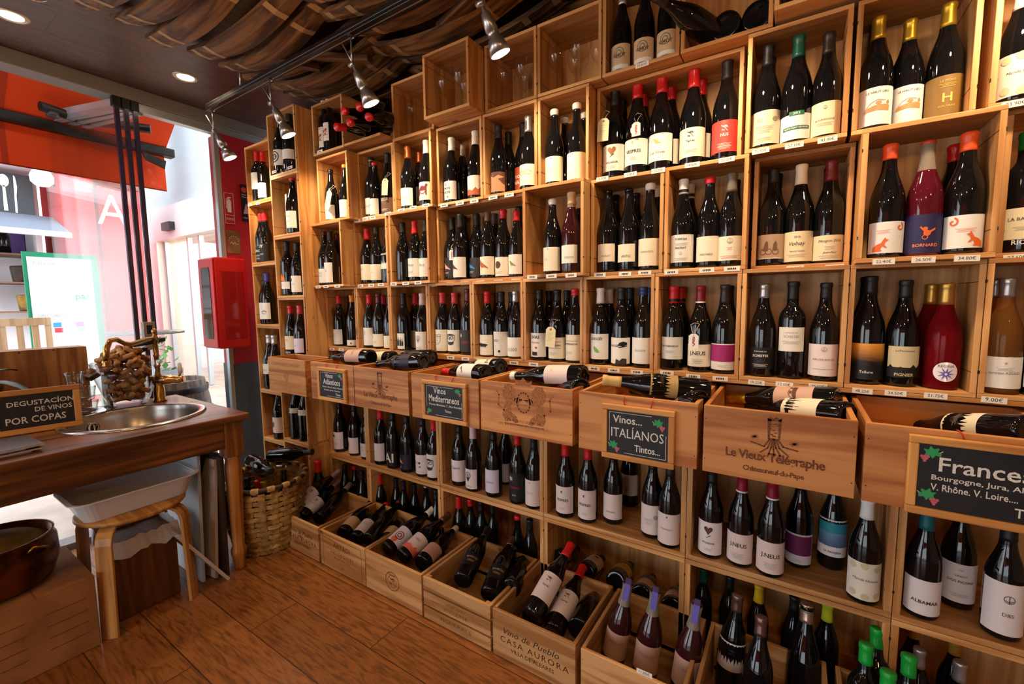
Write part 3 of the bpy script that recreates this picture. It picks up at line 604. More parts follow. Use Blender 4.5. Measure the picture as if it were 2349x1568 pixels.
 (0.442,1.556,1.35,0.9352,'x','green',0.045,'ivory',80,0.0333,0.1107,[(T,'LA BASTIDA',0,0.35,0.9,'ink',''),(T,'_',0,0.65,0.6,'grey',''),(T,'RIOJA',0,1.12,0.6,'white','b')],('green','cream label and green capsule','first',False,'tenth box,second row above the chalkboards'),'bottles in the second row above the chalkboards'),
 (-2.1087,1.489,1.688,0.9,'b','maroonglass',0.02,'white',75,0.006,0.0913,[(T,'_',0,0.4,0.4,'grey','')],('maroonglass','white label with a cream hang tag','first',True,'first box,third row above the chalkboards'),'bottles in the third row above the chalkboards'),
 (-2.089,1.565,1.688,0.9906,'b','red',0.03,None,0,None,None,[],('red','no label showing','second',True,'first box,third row above the chalkboards'),'bottles in the third row above the chalkboards'),
 (-1.9916,1.493,1.688,0.9201,'b','orange',0.018,'white',75,0.0085,0.1021,[(T,'_',0,0.4,0.6,'grey','')],('orange','white label and orange top','third',True,'first box,third row above the chalkboards'),'bottles in the third row above the chalkboards'),
 (-1.8495,1.546,1.688,0.9923,'b','blackband',0.05,'silverl',80,0.0124,0.0937,[(T,'_',0,0.5,0.6,'grey','')],('blackband','silvery white label','first',True,'second box,third row above the chalkboards'),'bottles in the third row above the chalkboards'),
 (-1.8242,1.546,1.688,0.9,'b','redwax',0.018,'white',72,0.0069,0.0973,[(T,'EL',-0.3,0.2,0.2,'ink',''),(T,'_',-0.2,0.38,0.6,'ink','')],('redwax','white label with a half round neck seal','second',True,'second box,third row above the chalkboards'),'bottles in the third row above the chalkboards'),
 (-1.8215,1.622,1.688,0.9504,'b','greyband',0.04,None,0,None,None,[],('greyband','no label showing','third',True,'second box,third row above the chalkboards'),'bottles in the third row above the chalkboards'),
 (-1.7316,1.55,1.688,0.9977,'b','black',0.05,'photo',70,0.006,0.0802,[(T,'JULIA',0,0.15,0.8,'white','b'),(T,'_',0,0.8,0.7,'white','')],('black','dark photo label with a cream hang tag','fourth',True,'second box,third row above the chalkboards'),'bottles in the third row above the chalkboards'),
 (-1.565,1.524,1.688,0.9781,'b','copper',0.06,'white',70,0.0157,0.0983,[(T,'_',0,0.55,0.6,'grey','')],('copper','white label and copper capsule','second',True,'third box,third row above the chalkboards'),'bottles in the third row above the chalkboards'),
 (-1.5657,1.5997,1.688,0.9597,'b','copper',0.055,'white',60,0.0335,0.1221,[(A,'ring',0.1,0.7,0.5,'ink')],('copper','white label behind and copper capsule','first',True,'third box,third row above the chalkboards'),'bottles in the third row above the chalkboards'),
 (-1.4894,1.6019,1.688,1.0332,'b','white',0.06,None,0,None,None,[],('white','no label showing','third',True,'third box,third row above the chalkboards'),'bottles in the third row above the chalkboards'),
 (-1.4471,1.528,1.688,0.9885,'b','white',0.06,'cream',70,0.0272,0.1078,[(A,'horse',0,0.45,0.8,'wine')],('white','cream label with red drawing','fourth',True,'third box,third row above the chalkboards'),'bottles in the third row above the chalkboards'),
 (-1.313,1.546,1.688,0.9536,'b','white',0.06,'white',70,0.0148,0.098,[(T,'EL',-0.2,0.15,0.25,'ink',''),(T,'MON',0,0.38,0.5,'ink','b'),(T,'BON',0,0.6,0.5,'ink','b'),(A,'dot',0.1,0.85,0.14,'grey')],('white','white label with scattered letters','second',True,'fourth box,third row above the chalkboards'),'bottles in the third row above the chalkboards'),
 (-1.3138,1.6218,1.688,0.9314,'b','silver',0.06,None,0,None,None,[],('silver','no label showing','first',True,'fourth box,third row above the chalkboards'),'bottles in the third row above the chalkboards'),
 (-1.2399,1.6242,1.688,0.9978,'b','white',0.06,'white',60,0.0207,0.1023,[(A,'swirl',0,0.6,0.6,'copper')],('white','white label half hidden','third',True,'fourth box,third row above the chalkboards'),'bottles in the third row above the chalkboards'),
 (-1.1832,1.55,1.688,0.9597,'b','white',0.06,'white',78,0.019,0.1016,[(A,'hillred',0,0.78,1,'copper')],('white','white label with red hillside','fourth',True,'fourth box,third row above the chalkboards'),'bottles in the third row above the chalkboards'),
 (-1.0592,1.546,1.688,0.948,'b','dkblack',0.06,'skin',80,0.0125,0.0943,[(A,'hairband',0,0.15,1,'brown'),(A,'dot',-0.6,0.7,0.1,'ink')],('dkblack','label with a cropped face photo','second',True,'fifth box,third row above the chalkboards'),'bottles in the third row above the chalkboards'),
 (-1.0598,1.6219,1.688,0.9314,'b','dkblack',0.06,None,0,None,None,[],('dkblack','no label showing','first',True,'fifth box,third row above the chalkboards'),'bottles in the third row above the chalkboards'),
 (-0.9857,1.624,1.688,1.0032,'b','dkblack',0.06,'multi',70,0.0216,0.1162,[(T,'SLOW',0,0.4,0.7,'white','b'),(T,'HAYS',0,0.65,0.8,'white','b')],('dkblack','busy coloured label with white capitals','third',True,'fifth box,third row above the chalkboards'),'bottles in the third row above the chalkboards'),
 (-0.9152,1.546,1.688,0.9509,'b','silver',0.065,'cream',80,0.0171,0.1011,[(A,'wave',0,0.35,0.8,'sand2')],('silver','cream label with sandy brush stroke','fourth',True,'fifth box,third row above the chalkboards'),'bottles in the third row above the chalkboards'),
 (-0.7994,1.546,1.688,0.9414,'b','wax',0.022,'cream',82,0.0134,0.1106,[(T,'_',-0.2,0.55,0.4,'grey',''),(A,'dot',0,0.08,0.05,'ink')],('wax','plain cream label and white wax top','first',True,'sixth box,third row above the chalkboards'),'bottles in the third row above the chalkboards'),
 (-0.7927,1.622,1.688,0.9149,'b','wax',0.022,None,0,None,None,[],('wax','no label showing','second',True,'sixth box,third row above the chalkboards'),'bottles in the third row above the chalkboards'),
 (-0.7071,1.546,1.688,0.9419,'b','wax',0.022,'cream',82,0.0062,0.1083,[(T,'SEDUCCIÓ',-0.3,0.5,0.4,'grey',''),(A,'dot',-0.1,0.08,0.05,'ink')],('wax','plain cream label beside the box side','fourth',True,'sixth box,third row above the chalkboards'),'bottles in the third row above the chalkboards'),
 (-0.7094,1.622,1.688,0.916,'b','wax',0.022,None,0,None,None,[],('wax','no label showing','third',True,'sixth box,third row above the chalkboards'),'bottles in the third row above the chalkboards'),
 (-0.5803,1.5995,1.688,1.0761,'b','black',0.06,'white',80,0.0246,0.1098,[(A,'heart',0,0.26,0.4,'kraft'),(A,'twig',0.05,0.42,0.2,'ink'),(T,'VOLADOR',0,0.68,0.62,'ink','b'),(T,'_',0,0.85,0.4,'grey','')],('black','white label with brown heart and a cream hang tag','second',True,'seventh box,third row above the chalkboards'),'bottles in the third row above the chalkboards'),
 (-0.5811,1.6811,1.688,1.0565,'b','black',0.06,None,0,None,None,[],('black','no label showing','first',True,'seventh box,third row above the chalkboards'),'bottles in the third row above the chalkboards'),
 (-0.4979,1.5994,1.688,1.078,'b','redwax',0.055,'white',80,0.0315,0.1123,[(A,'moon',0,0.15,0.12,'gold2'),(T,'VESPRES',0,0.48,0.75,'ink','b'),(T,'_',0,0.75,0.4,'grey','')],('redwax','white label with bold capitals and a white hang tag','fourth',True,'seventh box,third row above the chalkboards'),'bottles in the third row above the chalkboards'),
 (-0.5001,1.681,1.688,1.0586,'b','redwax',0.05,'pinkl',60,0.0314,0.107,[],('redwax','pinkish label half hidden','third',True,'seventh box,third row above the chalkboards'),'bottles in the third row above the chalkboards'),
 (-0.4147,1.6004,1.688,1.0711,'b','redwax',0.055,'white',80,0.0299,0.1142,[(A,'bird',0,0.28,0.35,'gold2'),(T,'Les Vinyes',0,0.7,0.7,'ink','i')],('redwax','white label with small yellow bird','fifth',True,'seventh box,third row above the chalkboards'),'bottles in the third row above the chalkboards'),
 (-0.4022,1.681,1.688,1.0588,'b','redwax',0.05,'cream',60,0.0362,0.1161,[],('redwax','cream label half hidden','sixth',True,'seventh box,third row above the chalkboards'),'bottles in the third row above the chalkboards'),
 (-0.3119,1.6017,1.688,1.0546,'b','redwax',0.06,'cream',80,0.0256,0.113,[(A,'vine',0,0.22,0.3,'ink'),(T,'Terrer',0,0.45,0.4,'ink','b'),(T,'_',0,0.8,0.6,'grey','')],('redwax','cream label with vine drawing','seventh',True,'seventh box,third row above the chalkboards'),'bottles in the third row above the chalkboards'),
 (-0.3027,1.6815,1.688,1.0444,'b','redwax',0.055,'cream',60,0.041,0.1165,[],('redwax','cream label almost hidden','eighth',True,'seventh box,third row above the chalkboards'),'bottles in the third row above the chalkboards'),
 (-0.2127,1.604,1.688,1.0503,'b','dkblack',0.06,'salmon',80,0.0235,0.1149,[(A,'vine',0,0.25,0.28,'white'),(T,'NUS',0,0.46,0.32,'white','b'),(T,'_',0,0.76,0.6,'white',''),(T,'_',0,0.86,0.6,'white','')],('dkblack','salmon red label','ninth',True,'seventh box,third row above the chalkboards'),'bottles in the third row above the chalkboards'),
 (-0.0969,1.546,1.688,0.981,'b','black',0.06,'ivory',80,0.0103,0.1059,[(T,'_',-0.4,0.28,0.25,'grey',''),(T,'_',0,0.5,0.75,'grey',''),(T,'_',0,0.62,0.5,'grey',''),(T,'_',0,0.85,0.6,'grey',''),(A,'ring',0.75,0.28,0.2,'ink')],('black','ivory label with small round stamp','first',True,'eighth box,third row above the chalkboards'),'bottles in the third row above the chalkboards'),
 (-0.0957,1.622,1.688,0.9767,'b','black',0.06,None,0,None,None,[],('black','no label showing','second',True,'eighth box,third row above the chalkboards'),'bottles in the third row above the chalkboards'),
 (-0.0215,1.546,1.688,0.9915,'b','dgreen',0.06,'offw',80,0.0072,0.0773,[(A,'strip',0,-0.02,0.5,'tealgreen'),(T,'2015',0,-0.02,0.25,'white','b'),(A,'strip2',0,0.55,0.95,'tealgreen'),(T,'NUITS-SAINT-GEORGES',0,0.55,0.9,'white','b')],('dgreen','white label with green bands','third',True,'eighth box,third row above the chalkboards'),'bottles in the third row above the chalkboards'),
 (0.0483,1.546,1.688,0.945,'b','dbrown',0.06,'ivory',72,0.0073,0.0991,[(A,'emblem',0,0.18,0.16,'grey'),(T,'BOURGOGNE',0,0.55,0.72,'brown',''),(T,'_',0,0.68,0.7,'grey','')],('dbrown','ivory label and brown capsule','fourth',True,'eighth box,third row above the chalkboards'),'bottles in the third row above the chalkboards'),
 (0.156,1.6231,1.688,1.0319,'b','olive',0.06,None,0,None,None,[],('olive','no label showing','second',True,'ninth box,third row above the chalkboards'),'bottles in the third row above the chalkboards'),
 (0.1531,1.5427,1.688,0.9539,'b','gold',0.06,'offw',76,0.0071,0.1067,[(T,'LE HAUT LIEU',0,0.14,0.75,'ink',''),(A,'vineyard',0,0.5,0.8,'tan')],('gold','white label with vineyard engraving','first',True,'ninth box,third row above the chalkboards'),'bottles in the third row above the chalkboards'),
 (0.2195,1.5679,1.688,0.9,'b','gold',0.06,'offw',76,0.006,0.11,[(T,'LE HAUT LIEU',0,0.14,0.75,'ink',''),(A,'vineyard',0,0.5,0.8,'tan')],('gold','white label with vineyard engraving','third',True,'ninth box,third row above the chalkboards'),'bottles in the third row above the chalkboards'),
 (0.2896,1.5612,1.688,0.9363,'b','gold',0.06,'bronze',82,0.006,0.1084,[(T,'LE MONT',0,0.14,0.45,'gold2',''),(T,'_',0,0.25,0.5,'gold2',''),(T,'H',0,0.56,0.28,'gold2','b'),(T,'VOUVRAY',0,0.78,0.5,'gold2','')],('gold','bronze label','fourth',True,'ninth box,third row above the chalkboards'),'bottles in the third row above the chalkboards'),
 (0.4065,1.526,1.688,0.9,'b','white',0.07,'dots',80,0.015,0.1175,[(T,'Manda Huevos',0,0.45,0.85,'ink','i')],('white','white label with beige spots','first',False,'tenth box,third row above the chalkboards'),'bottles in the third row above the chalkboards'),
 (-2.1192,1.478,2.034,0.9,'x','wax',0.012,'artw',40,0.0324,0.1451,[(A,'mural',0,0.5,0.85,'multi'),(T,'_',0,0.08,0.7,'wine','')],('wax','narrow bright mural label','first',True,'first box,top row'),'bottles in the top row'),
 (-2.0834,1.482,2.034,0.9,'x','wax',0.012,'artw',40,0.0625,0.1631,[(A,'mural',0,0.5,0.85,'multi')],('wax','narrow mural label beside the box side','third',True,'first box,top row'),'bottles in the top row'),
 (-2.1141,1.554,2.034,1.0374,'x','wax',0.012,None,0,None,None,[],('wax','no label showing','second',True,'first box,top row'),'bottles in the top row'),
 (-0.5392,1.546,2.024,0.9,'b','silverw',0.05,'kraftl',70,0.006,0.098,[(A,'ring',0,0.35,0.6,'green2'),(T,'VIMUT',0,0.45,0.75,'wine','b'),(A,'strip3',0,0.9,1,'white')],('silverw','kraft label with wine red capitals','first',True,'seventh box,top row'),'bottles in the top row'),
 (-0.4611,1.546,2.024,0.9,'b','silverw',0.05,'kraftl',70,0.006,0.0925,[(A,'ring',0,0.35,0.6,'green2'),(T,'VIMUT',0,0.45,0.75,'wine','b'),(A,'strip3',0,0.9,1,'white')],('silverw','kraft label with wine red capitals','second',True,'seventh box,top row'),'bottles in the top row'),
 (-0.3847,1.546,2.024,0.9,'b','silverw',0.05,'kraftl',70,0.006,0.0921,[(A,'ring',0,0.35,0.6,'green2'),(T,'VIMUT',0,0.45,0.75,'wine','b'),(A,'strip3',0,0.9,1,'white')],('silverw','kraft label with wine red capitals','third',True,'seventh box,top row'),'bottles in the top row'),
 (-2.7505,1.446,1.862,0.9992,'x','red',0.06,'white',70,0.0731,0.1696,[(T,'_',-0.4,0.2,0.3,'grey','')],('red','tall white label','first',True,'first shelf of outer column by the doorway'),'bottles in the columns by the doorway'),
 (-2.6854,1.446,1.862,0.948,'x','red',0.06,'cream',70,0.0167,0.1062,[(T,'BERA',0,0.35,0.6,'ink',''),(T,'_',0,0.8,0.7,'ink','')],('red','cream label with black lettering','second',True,'first shelf of outer column by the doorway'),'bottles in the columns by the doorway'),
 (-2.75,1.446,1.502,0.9791,'b','bandred',0.05,'black',78,0.006,0.0991,[(T,'UNKO',0,0.3,0.8,'white','b'),(T,'_',0,0.6,0.8,'white',''),(T,'_',0,0.8,0.8,'white','')],('bandred','black label with white lettering','first',True,'second shelf of outer column by the doorway'),'bottles in the columns by the doorway'),
 (-2.7056,1.446,1.502,0.9713,'b','bandred',0.05,'black',78,0.006,0.114,[(T,'BUY',0,0.15,0.7,'white','b'),(T,'_',0,0.6,0.8,'white','')],('bandred','black label with white lettering half hidden','second',True,'second shelf of outer column by the doorway'),'bottles in the columns by the doorway'),
 (-2.7475,1.446,1.13,1.0443,'b','black',0.05,'white',78,0.0295,0.125,[(A,'emblem',-0.4,0.6,0.2,'grey')],('black','white label and black capsule','first',True,'third shelf of outer column by the doorway'),'bottles in the columns by the doorway'),
 (-2.7231,1.446,1.13,1.0315,'b','violet',0.05,'white',78,0.0308,0.1259,[(A,'wave',0,0.55,0.8,'grey')],('violet','white label and violet capsule','second',True,'third shelf of outer column by the doorway'),'bottles in the columns by the doorway'),
 (-2.7448,1.446,0.727,1.1167,'b','silverw',0.05,'white',70,0.0848,0.1413,[(A,'dot',-0.5,0.4,0.1,'ink'),(T,'_',0,0.6,0.5,'ink','')],('silverw','white label and silver capsule','first',True,'fourth shelf of outer column by the doorway'),'bottles in the columns by the doorway'),
 (-2.685,1.446,0.727,1.1167,'b','silverw',0.05,'white',70,0.0953,0.1503,[],('silverw','silver capsule and hidden label','second',True,'fourth shelf of outer column by the doorway'),'bottles in the columns by the doorway'),
 (-2.7448,1.4865,0.419,1.1167,'b','black',0.05,'rosy',74,0.0171,0.1201,[(A,'ring',-0.4,0.5,0.2,'grey')],('black','white label with faint ring','first',True,'fifth shelf of outer column by the doorway'),'bottles in the columns by the doorway'),
 (-2.67,1.4455,0.419,1.1167,'b','black',0.05,'rosy',74,0.0376,0.1245,[(A,'house',-0.2,0.45,0.4,'bluehouse')],('black','white label with blue house','second',True,'fifth shelf of outer column by the doorway'),'bottles in the columns by the doorway'),
 (-2.5982,1.4916,0.419,1.1125,'b','black',0.05,'rosy',74,0.0117,0.1006,[(A,'house',-0.2,0.45,0.4,'redo')],('black','white label with red house','third',True,'fifth shelf of outer column by the doorway'),'bottles in the columns by the doorway'),
 (-2.6823,1.446,0.032,1.1167,'b','black',0.05,'rosy',60,0.189,0.2646,[],('black','white label above the basket','first',False,'sixth shelf of outer column by the doorway'),'bottles in the columns by the doorway'),
 (-2.4408,1.421,1.962,1.0896,'b','redwax',0.03,'white',80,0.0459,0.1228,[(A,'ring',0,0.45,0.8,'ink'),(T,'ALTO',0,0.45,0.5,'ink','b')],('redwax','white label with arched black border','first',True,'first shelf of inner column by the doorway'),'bottles in the columns by the doorway'),
 (-2.3489,1.421,1.962,1.1167,'b','black',0.06,'white',80,0.0605,0.1056,[],('black','short white label and tall black neck','second',True,'first shelf of inner column by the doorway'),'bottles in the columns by the doorway'),
 (-2.3538,1.421,1.634,1.0346,'b','redwax',0.02,'white',78,0.0307,0.1187,[(T,'_',0,0.3,0.6,'grey',''),(T,'_',0,0.6,0.5,'grey','')],('redwax','white label and red top beside a paper sheet','first',False,'second shelf of inner column by the doorway'),'bottles in the columns by the doorway'),
 (-2.4447,1.421,1.297,1.0216,'x','black',0.06,'white',70,0.0388,0.0782,[(T,'_',0,0.5,0.5,'grey',''),(A,'flames',0,-0.6,0.7,'flame')],('black','white strip label under orange art','first',True,'third shelf of inner column by the doorway'),'bottles in the columns by the doorway'),
 (-2.3477,1.421,1.297,0.9692,'b','black',0.05,'white',75,0.0202,0.1127,[(A,'sq',-0.5,0.25,0.35,'violet2'),(T,'_',0,0.5,0.5,'grey','')],('black','white label with violet square','second',True,'third shelf of inner column by the doorway'),'bottles in the columns by the doorway'),
 (-2.4444,1.421,0.942,0.9949,'b','bandred',0.05,'ivory',75,0.0494,0.1272,[(T,'_',0,0.3,0.6,'grey',''),(T,'BLANZA',0,1.22,0.8,'white','b')],('bandred','ivory label above white lettering','first',True,'fourth shelf of inner column by the doorway'),'bottles in the columns by the doorway'),
 (-2.3527,1.421,0.942,1.0013,'b','rose',0.05,'lilac',75,0.0358,0.1155,[(T,'_',0,0.5,0.4,'grey','')],('rose','lilac label and rose capsule','second',True,'fourth shelf of inner column by the doorway'),'bottles in the columns by the doorway'),
 (-2.4398,1.4205,0.465,1.1167,'b','black',0.05,'white',72,0.1402,0.2259,[(A,'house',-0.3,0.42,0.42,'bluehouse')],('black','white label with blue and red house','first',True,'fifth shelf of inner column by the doorway'),'bottles in the columns by the doorway'),
 (-2.3544,1.4236,0.465,1.1167,'b','black',0.05,'white',72,0.1369,0.2259,[(A,'house',-0.4,0.42,0.42,'bluehouse')],('black','white label with blue house in front','second',True,'fifth shelf of inner column by the doorway'),'bottles in the columns by the doorway'),
 (-2.2132,1.5448,0.39,1.0,'b','black',0.05,'rosy',72,0.0187,0.1192,[(A,'sq',-0.4,0.22,0.35,'ink'),(T,'_',0,0.7,0.5,'grey','')],('black','white label with small dark square','first',True,'first compartment under the drawer crates'),'bottles under the drawer crates'),
 (-2.1508,1.598,0.39,1.0,'b','black',0.05,'rosy',75,0.015,0.0694,[(T,'_',-0.2,0.5,0.5,'grey',''),(T,'_',0,0.3,0.4,'grey','')],('black','white label with script and neck seal','second',True,'first compartment under the drawer crates'),'bottles under the drawer crates'),
 (-2.0844,1.5499,0.39,1.0,'b','black',0.05,'rosy',78,0.015,0.1052,[(A,'house',-0.35,0.4,0.36,'redo')],('black','white label with red house','third',True,'first compartment under the drawer crates'),'bottles under the drawer crates'),
 (-2.0302,1.6115,0.39,1.0,'b','greyblue',0.05,'cream',75,0.015,0.0711,[(T,'EA',-0.5,0.3,0.2,'ink','')],('greyblue','cream label and pale blue capsule','fourth',True,'first compartment under the drawer crates'),'bottles under the drawer crates'),
 (-1.9785,1.548,0.39,1.0,'b','black',0.05,'rosy',75,0.015,0.0912,[(T,'_',0,0.5,0.5,'grey',''),(T,'_',0,0.3,0.4,'grey','')],('black','white label beside the divider','fifth',True,'first compartment under the drawer crates'),'bottles under the drawer crates'),
 (-1.8454,1.5347,0.39,1.0,'b','red',0.06,'rosy',75,0.0218,0.1183,[(A,'dot',-0.6,0.3,0.1,'red')],('red','white label and red capsule','first',True,'second compartment under the drawer crates'),'bottles under the drawer crates'),
 (-1.7471,1.5315,0.39,1.0,'b','black',0.05,'black',70,0.015,0.0945,[(T,'AI',0,0.45,0.9,'white','b')],('black','black label with huge white letters','second',True,'second compartment under the drawer crates'),'bottles under the drawer crates'),
 (-1.6426,1.5315,0.39,1.0,'b','black',0.05,'nightv',78,0.0184,0.0945,[(A,'bird',-0.4,0.4,0.6,'amberb'),(T,'_',-0.4,0.85,0.3,'white','')],('black','night blue label with orange bird','third',True,'second compartment under the drawer crates'),'bottles under the drawer crates'),
 (-1.5363,1.535,0.39,1.0,'b','black',0.05,'rosy',78,0.015,0.1123,[(T,'ASCO',-0.2,0.42,0.5,'ink',''),(A,'dot',0.25,0.42,0.16,'wine'),(A,'horse',0.3,0.62,0.16,'ink')],('black','white label with dark red dot','fourth',True,'second compartment under the drawer crates'),'bottles under the drawer crates'),
 (-1.4565,1.5321,0.39,1.0,'b','red',0.06,'rosy',72,0.0153,0.1292,[(A,'beard',0,0.45,0.8,'ink')],('red','white label with bearded face','fifth',True,'second compartment under the drawer crates'),'bottles under the drawer crates'),
 (-1.3089,1.5454,0.39,1.0,'b','black',0.05,'rosy',75,0.0234,0.1251,[(T,'Cuarta',0,0.35,0.7,'ink','i')],('black','white label with script','first',True,'third compartment under the drawer crates'),'bottles under the drawer crates'),
 (-1.2143,1.5315,0.39,1.0,'b','pink',0.06,'rosy',60,0.015,0.1064,[(A,'pin',-0.1,0.4,0.7,'ink'),(T,'_',0,0.86,0.6,'wine','')],('pink','white label with map pin drawing','second',True,'third compartment under the drawer crates'),'bottles under the drawer crates'),
 (-1.1004,1.5315,0.39,1.0,'b','black',0.05,'lilac',70,0.0226,0.1264,[(T,'Luciana',0,0.52,0.6,'ink','i')],('black','lilac white label with script','fourth',True,'third compartment under the drawer crates'),'bottles under the drawer crates'),
 (-1.1301,1.6715,0.39,1.0,'b','black',0.05,'rosy',60,0.015,0.1041,[(T,'_',0,0.5,0.4,'grey','')],('black','pale label half hidden between neighbours','third',True,'third compartment under the drawer crates'),'bottles under the drawer crates'),
 (-0.9748,1.533,0.39,1.0,'b','red',0.05,'nightb',78,0.015,0.1364,[(A,'star',-0.4,0.2,0.4,'white'),(T,'_',0,0.5,0.8,'red',''),(T,'2015',0,0.78,0.25,'white','')],('red','black label with white flower and red lettering','fifth',True,'third compartment under the drawer crates'),'bottles under the drawer crates'),
 (-0.8925,1.5315,0.39,1.0,'b','black',0.05,'rosyc',78,0.015,0.1249,[(A,'dot',0,0.1,0.06,'ink'),(T,'_',0,0.5,0.5,'grey','')],('black','plain pinkish label beside the divider','sixth',True,'third compartment under the drawer crates'),'bottles under the drawer crates'),
 (-0.7485,1.5334,0.39,1.0,'b','red',0.055,'rosyc',74,0.0209,0.1303,[(A,'moon',0,0.2,0.14,'ink'),(T,'VESPRES',0,0.5,0.75,'ink','b'),(T,'_',0,0.8,0.4,'grey','')],('red','pale label with bold capitals beside the divider','first',True,'fourth compartment under the drawer crates'),'bottles under the drawer crates'),
 (-0.6563,1.5444,0.39,1.0,'b','red',0.055,'rosyc',74,0.0159,0.1314,[(A,'moon',0,0.2,0.14,'ink'),(T,'VESPRES',0,0.5,0.75,'ink','b'),(T,'_',0,0.8,0.4,'grey','')],('red','pale label with bold capitals next to its twin','second',True,'fourth compartment under the drawer crates'),'bottles under the drawer crates'),
 (-0.5671,1.5839,0.39,1.0,'b','black',0.05,'rosyc',78,0.0227,0.122,[(T,'INESTABLE',0.05,0.7,0.5,'ink','')],('black','pale label with thin capitals','third',True,'fourth compartment under the drawer crates'),'bottles under the drawer crates'),
 (-0.558,1.7585,0.39,1.0,'b','black',0.05,'rosyc',70,0.0514,0.1395,[(A,'emblem',0,0.7,0.2,'ink')],('black','pale label at the back of the shelf','fourth',True,'fourth compartment under the drawer crates'),'bottles under the drawer crates'),
 (-0.4121,1.5636,0.39,1.0,'b','black',0.05,'rosyc',76,0.0171,0.1256,[(T,'_',0,0.5,0.6,'grey',''),(T,'_',0,0.62,0.4,'grey',''),(A,'ring',0.7,0.4,0.22,'ink')],('black','pale label with round stamp','fifth',True,'fourth compartment under the drawer crates'),'bottles under the drawer crates'),
 (-0.3435,1.5315,0.39,1.0,'b','black',0.05,'rosyc',78,0.0152,0.1242,[(A,'dot',0,0.1,0.07,'ink'),(T,'TERRASSOS',0,0.5,0.6,'grey','')],('black','plain pale label in front','sixth',True,'fourth compartment under the drawer crates'),'bottles under the drawer crates'),
 (-0.2112,1.5434,0.39,1.0,'b','black',0.05,'rosyw',74,0.015,0.1261,[(A,'heart',0,0.26,0.4,'brown'),(A,'twig',0.05,0.44,0.2,'ink'),(T,'VOLADOR',0,0.64,0.6,'ink','b'),(T,'_',0,0.84,0.4,'grey','')],('black','white label with brown heart','first',True,'fifth compartment under the drawer crates'),'bottles under the drawer crates'),
 (-0.1217,1.5403,0.39,1.0,'b','crimson',0.06,'pinkw',78,0.015,0.1123,[(T,'J.NEUS',0,0.4,0.75,'ink','b'),(T,'_',0,0.7,0.6,'grey',''),(T,'_',0,0.8,0.5,'grey','')],('crimson','pinkish label with bold serif capitals and red capsule,set back','second',True,'fifth compartment under the drawer crates'),'bottles under the drawer crates'),
 (-0.0368,1.5315,0.39,1.0,'b','crimson',0.06,'pinkw',78,0.015,0.1149,[(T,'J.NEUS',0,0.45,0.8,'ink','b'),(T,'_',0,0.7,0.6,'grey',''),(T,'_',0,0.8,0.5,'grey','')],('crimson','pinkish label with bold serif capitals,in front of its twin','third',True,'fifth compartment under the drawer crates'),'bottles under the drawer crates'),
 (0.0376,1.6353,0.39,1.0,'b','black',0.05,'lilacw',72,0.0152,0.1137,[(A,'panel',0,0.38,1,'plum'),(T,'_',0,0.88,0.4,'grey','')],('black','label with plum panel','fourth',True,'fifth compartment under the drawer crates'),'bottles under the drawer crates'),
 (0.1276,1.6777,0.39,1.0,'b','black',0.05,'rosyw',78,0.0466,0.1923,[(A,'ship',0,0.4,0.92,'seablue'),(T,'LA PASAJERA',0,0.88,0.7,'ink','b')],('black','stamp shaped label with a ship','fifth',True,'fifth compartment under the drawer crates'),'bottles under the drawer crates'),
 (0.1925,1.5315,0.39,1.0,'b','white',0.06,'dots',80,0.015,0.1238,[(T,'Manda Huevos',0,0.45,0.9,'ink','i')],('white','spotted beige label and white capsule','sixth',True,'fifth compartment under the drawer crates'),'bottles under the drawer crates'),
 (0.3181,1.5414,0.39,1.0,'b','teal',0.06,'rosyw',78,0.015,0.1113,[(T,'ALBAMAR',0,0.62,0.85,'ink','b')],('teal','white label with wide capitals','first',True,'sixth compartment under the drawer crates'),'bottles under the drawer crates'),
 (0.4094,1.645,0.39,1.0,'b','black',0.05,'rosyw',76,0.0218,0.1317,[(T,'DEL',0,0.15,0.15,'ink',''),(T,'VIÑEDO',0,0.3,0.4,'ink',''),(T,'DOS PICONS',0,0.45,0.8,'ink','b'),(T,'_',0,0.8,0.6,'grey','')],('black','white printed label set back','second',True,'sixth compartment under the drawer crates'),'bottles under the drawer crates'),
 (0.4715,1.5507,0.39,1.0,'b','black',0.05,'rosyw',80,0.017,0.1515,[(A,'emblem',0,0.3,0.3,'ink'),(T,'DBS',0,0.6,0.3,'ink','')],('black','white label with leaf emblem','third',True,'sixth compartment under the drawer crates'),'bottles under the drawer crates'),
 (-2.2261,1.4,0.03,1.15,'b','red',0.06,None,0,None,None,[],('red','red capsule beside the basket',None,False,'bottom shelf behind the floor crates'),'bottles on the bottom shelf'),
 (-2.4428,1.62,0.03,0.85,'b','black',0.05,None,0,None,None,[],('black','black top in the shade',None,False,'bottom shelf behind the floor crates'),'bottles on the bottom shelf'),
 (-2.2114,1.56,0.03,0.8852,'b','black',0.05,None,0,None,None,[],('black','black top beside a red one',None,False,'bottom shelf behind the floor crates'),'bottles on the bottom shelf'),
 (-2.1722,1.6,0.03,0.85,'b','redwax',0.025,None,0,None,None,[],('redwax','round red wax top',None,False,'bottom shelf behind the floor crates'),'bottles on the bottom shelf'),
 (-2.0305,1.54,0.03,0.9083,'b','black',0.05,None,0,None,None,[],('black','black top beside the post',None,False,'bottom shelf behind the floor crates'),'bottles on the bottom shelf'),
 (-1.9001,1.56,0.03,0.909,'b','red',0.06,None,0,None,None,[],('red','long red capsule next to the post',None,False,'bottom shelf behind the floor crates'),'bottles on the bottom shelf'),
 (-1.944,1.68,0.03,0.85,'b','wine',0.05,None,0,None,None,[],('wine','wine dark top at the back',None,False,'bottom shelf behind the floor crates'),'bottles on the bottom shelf'),
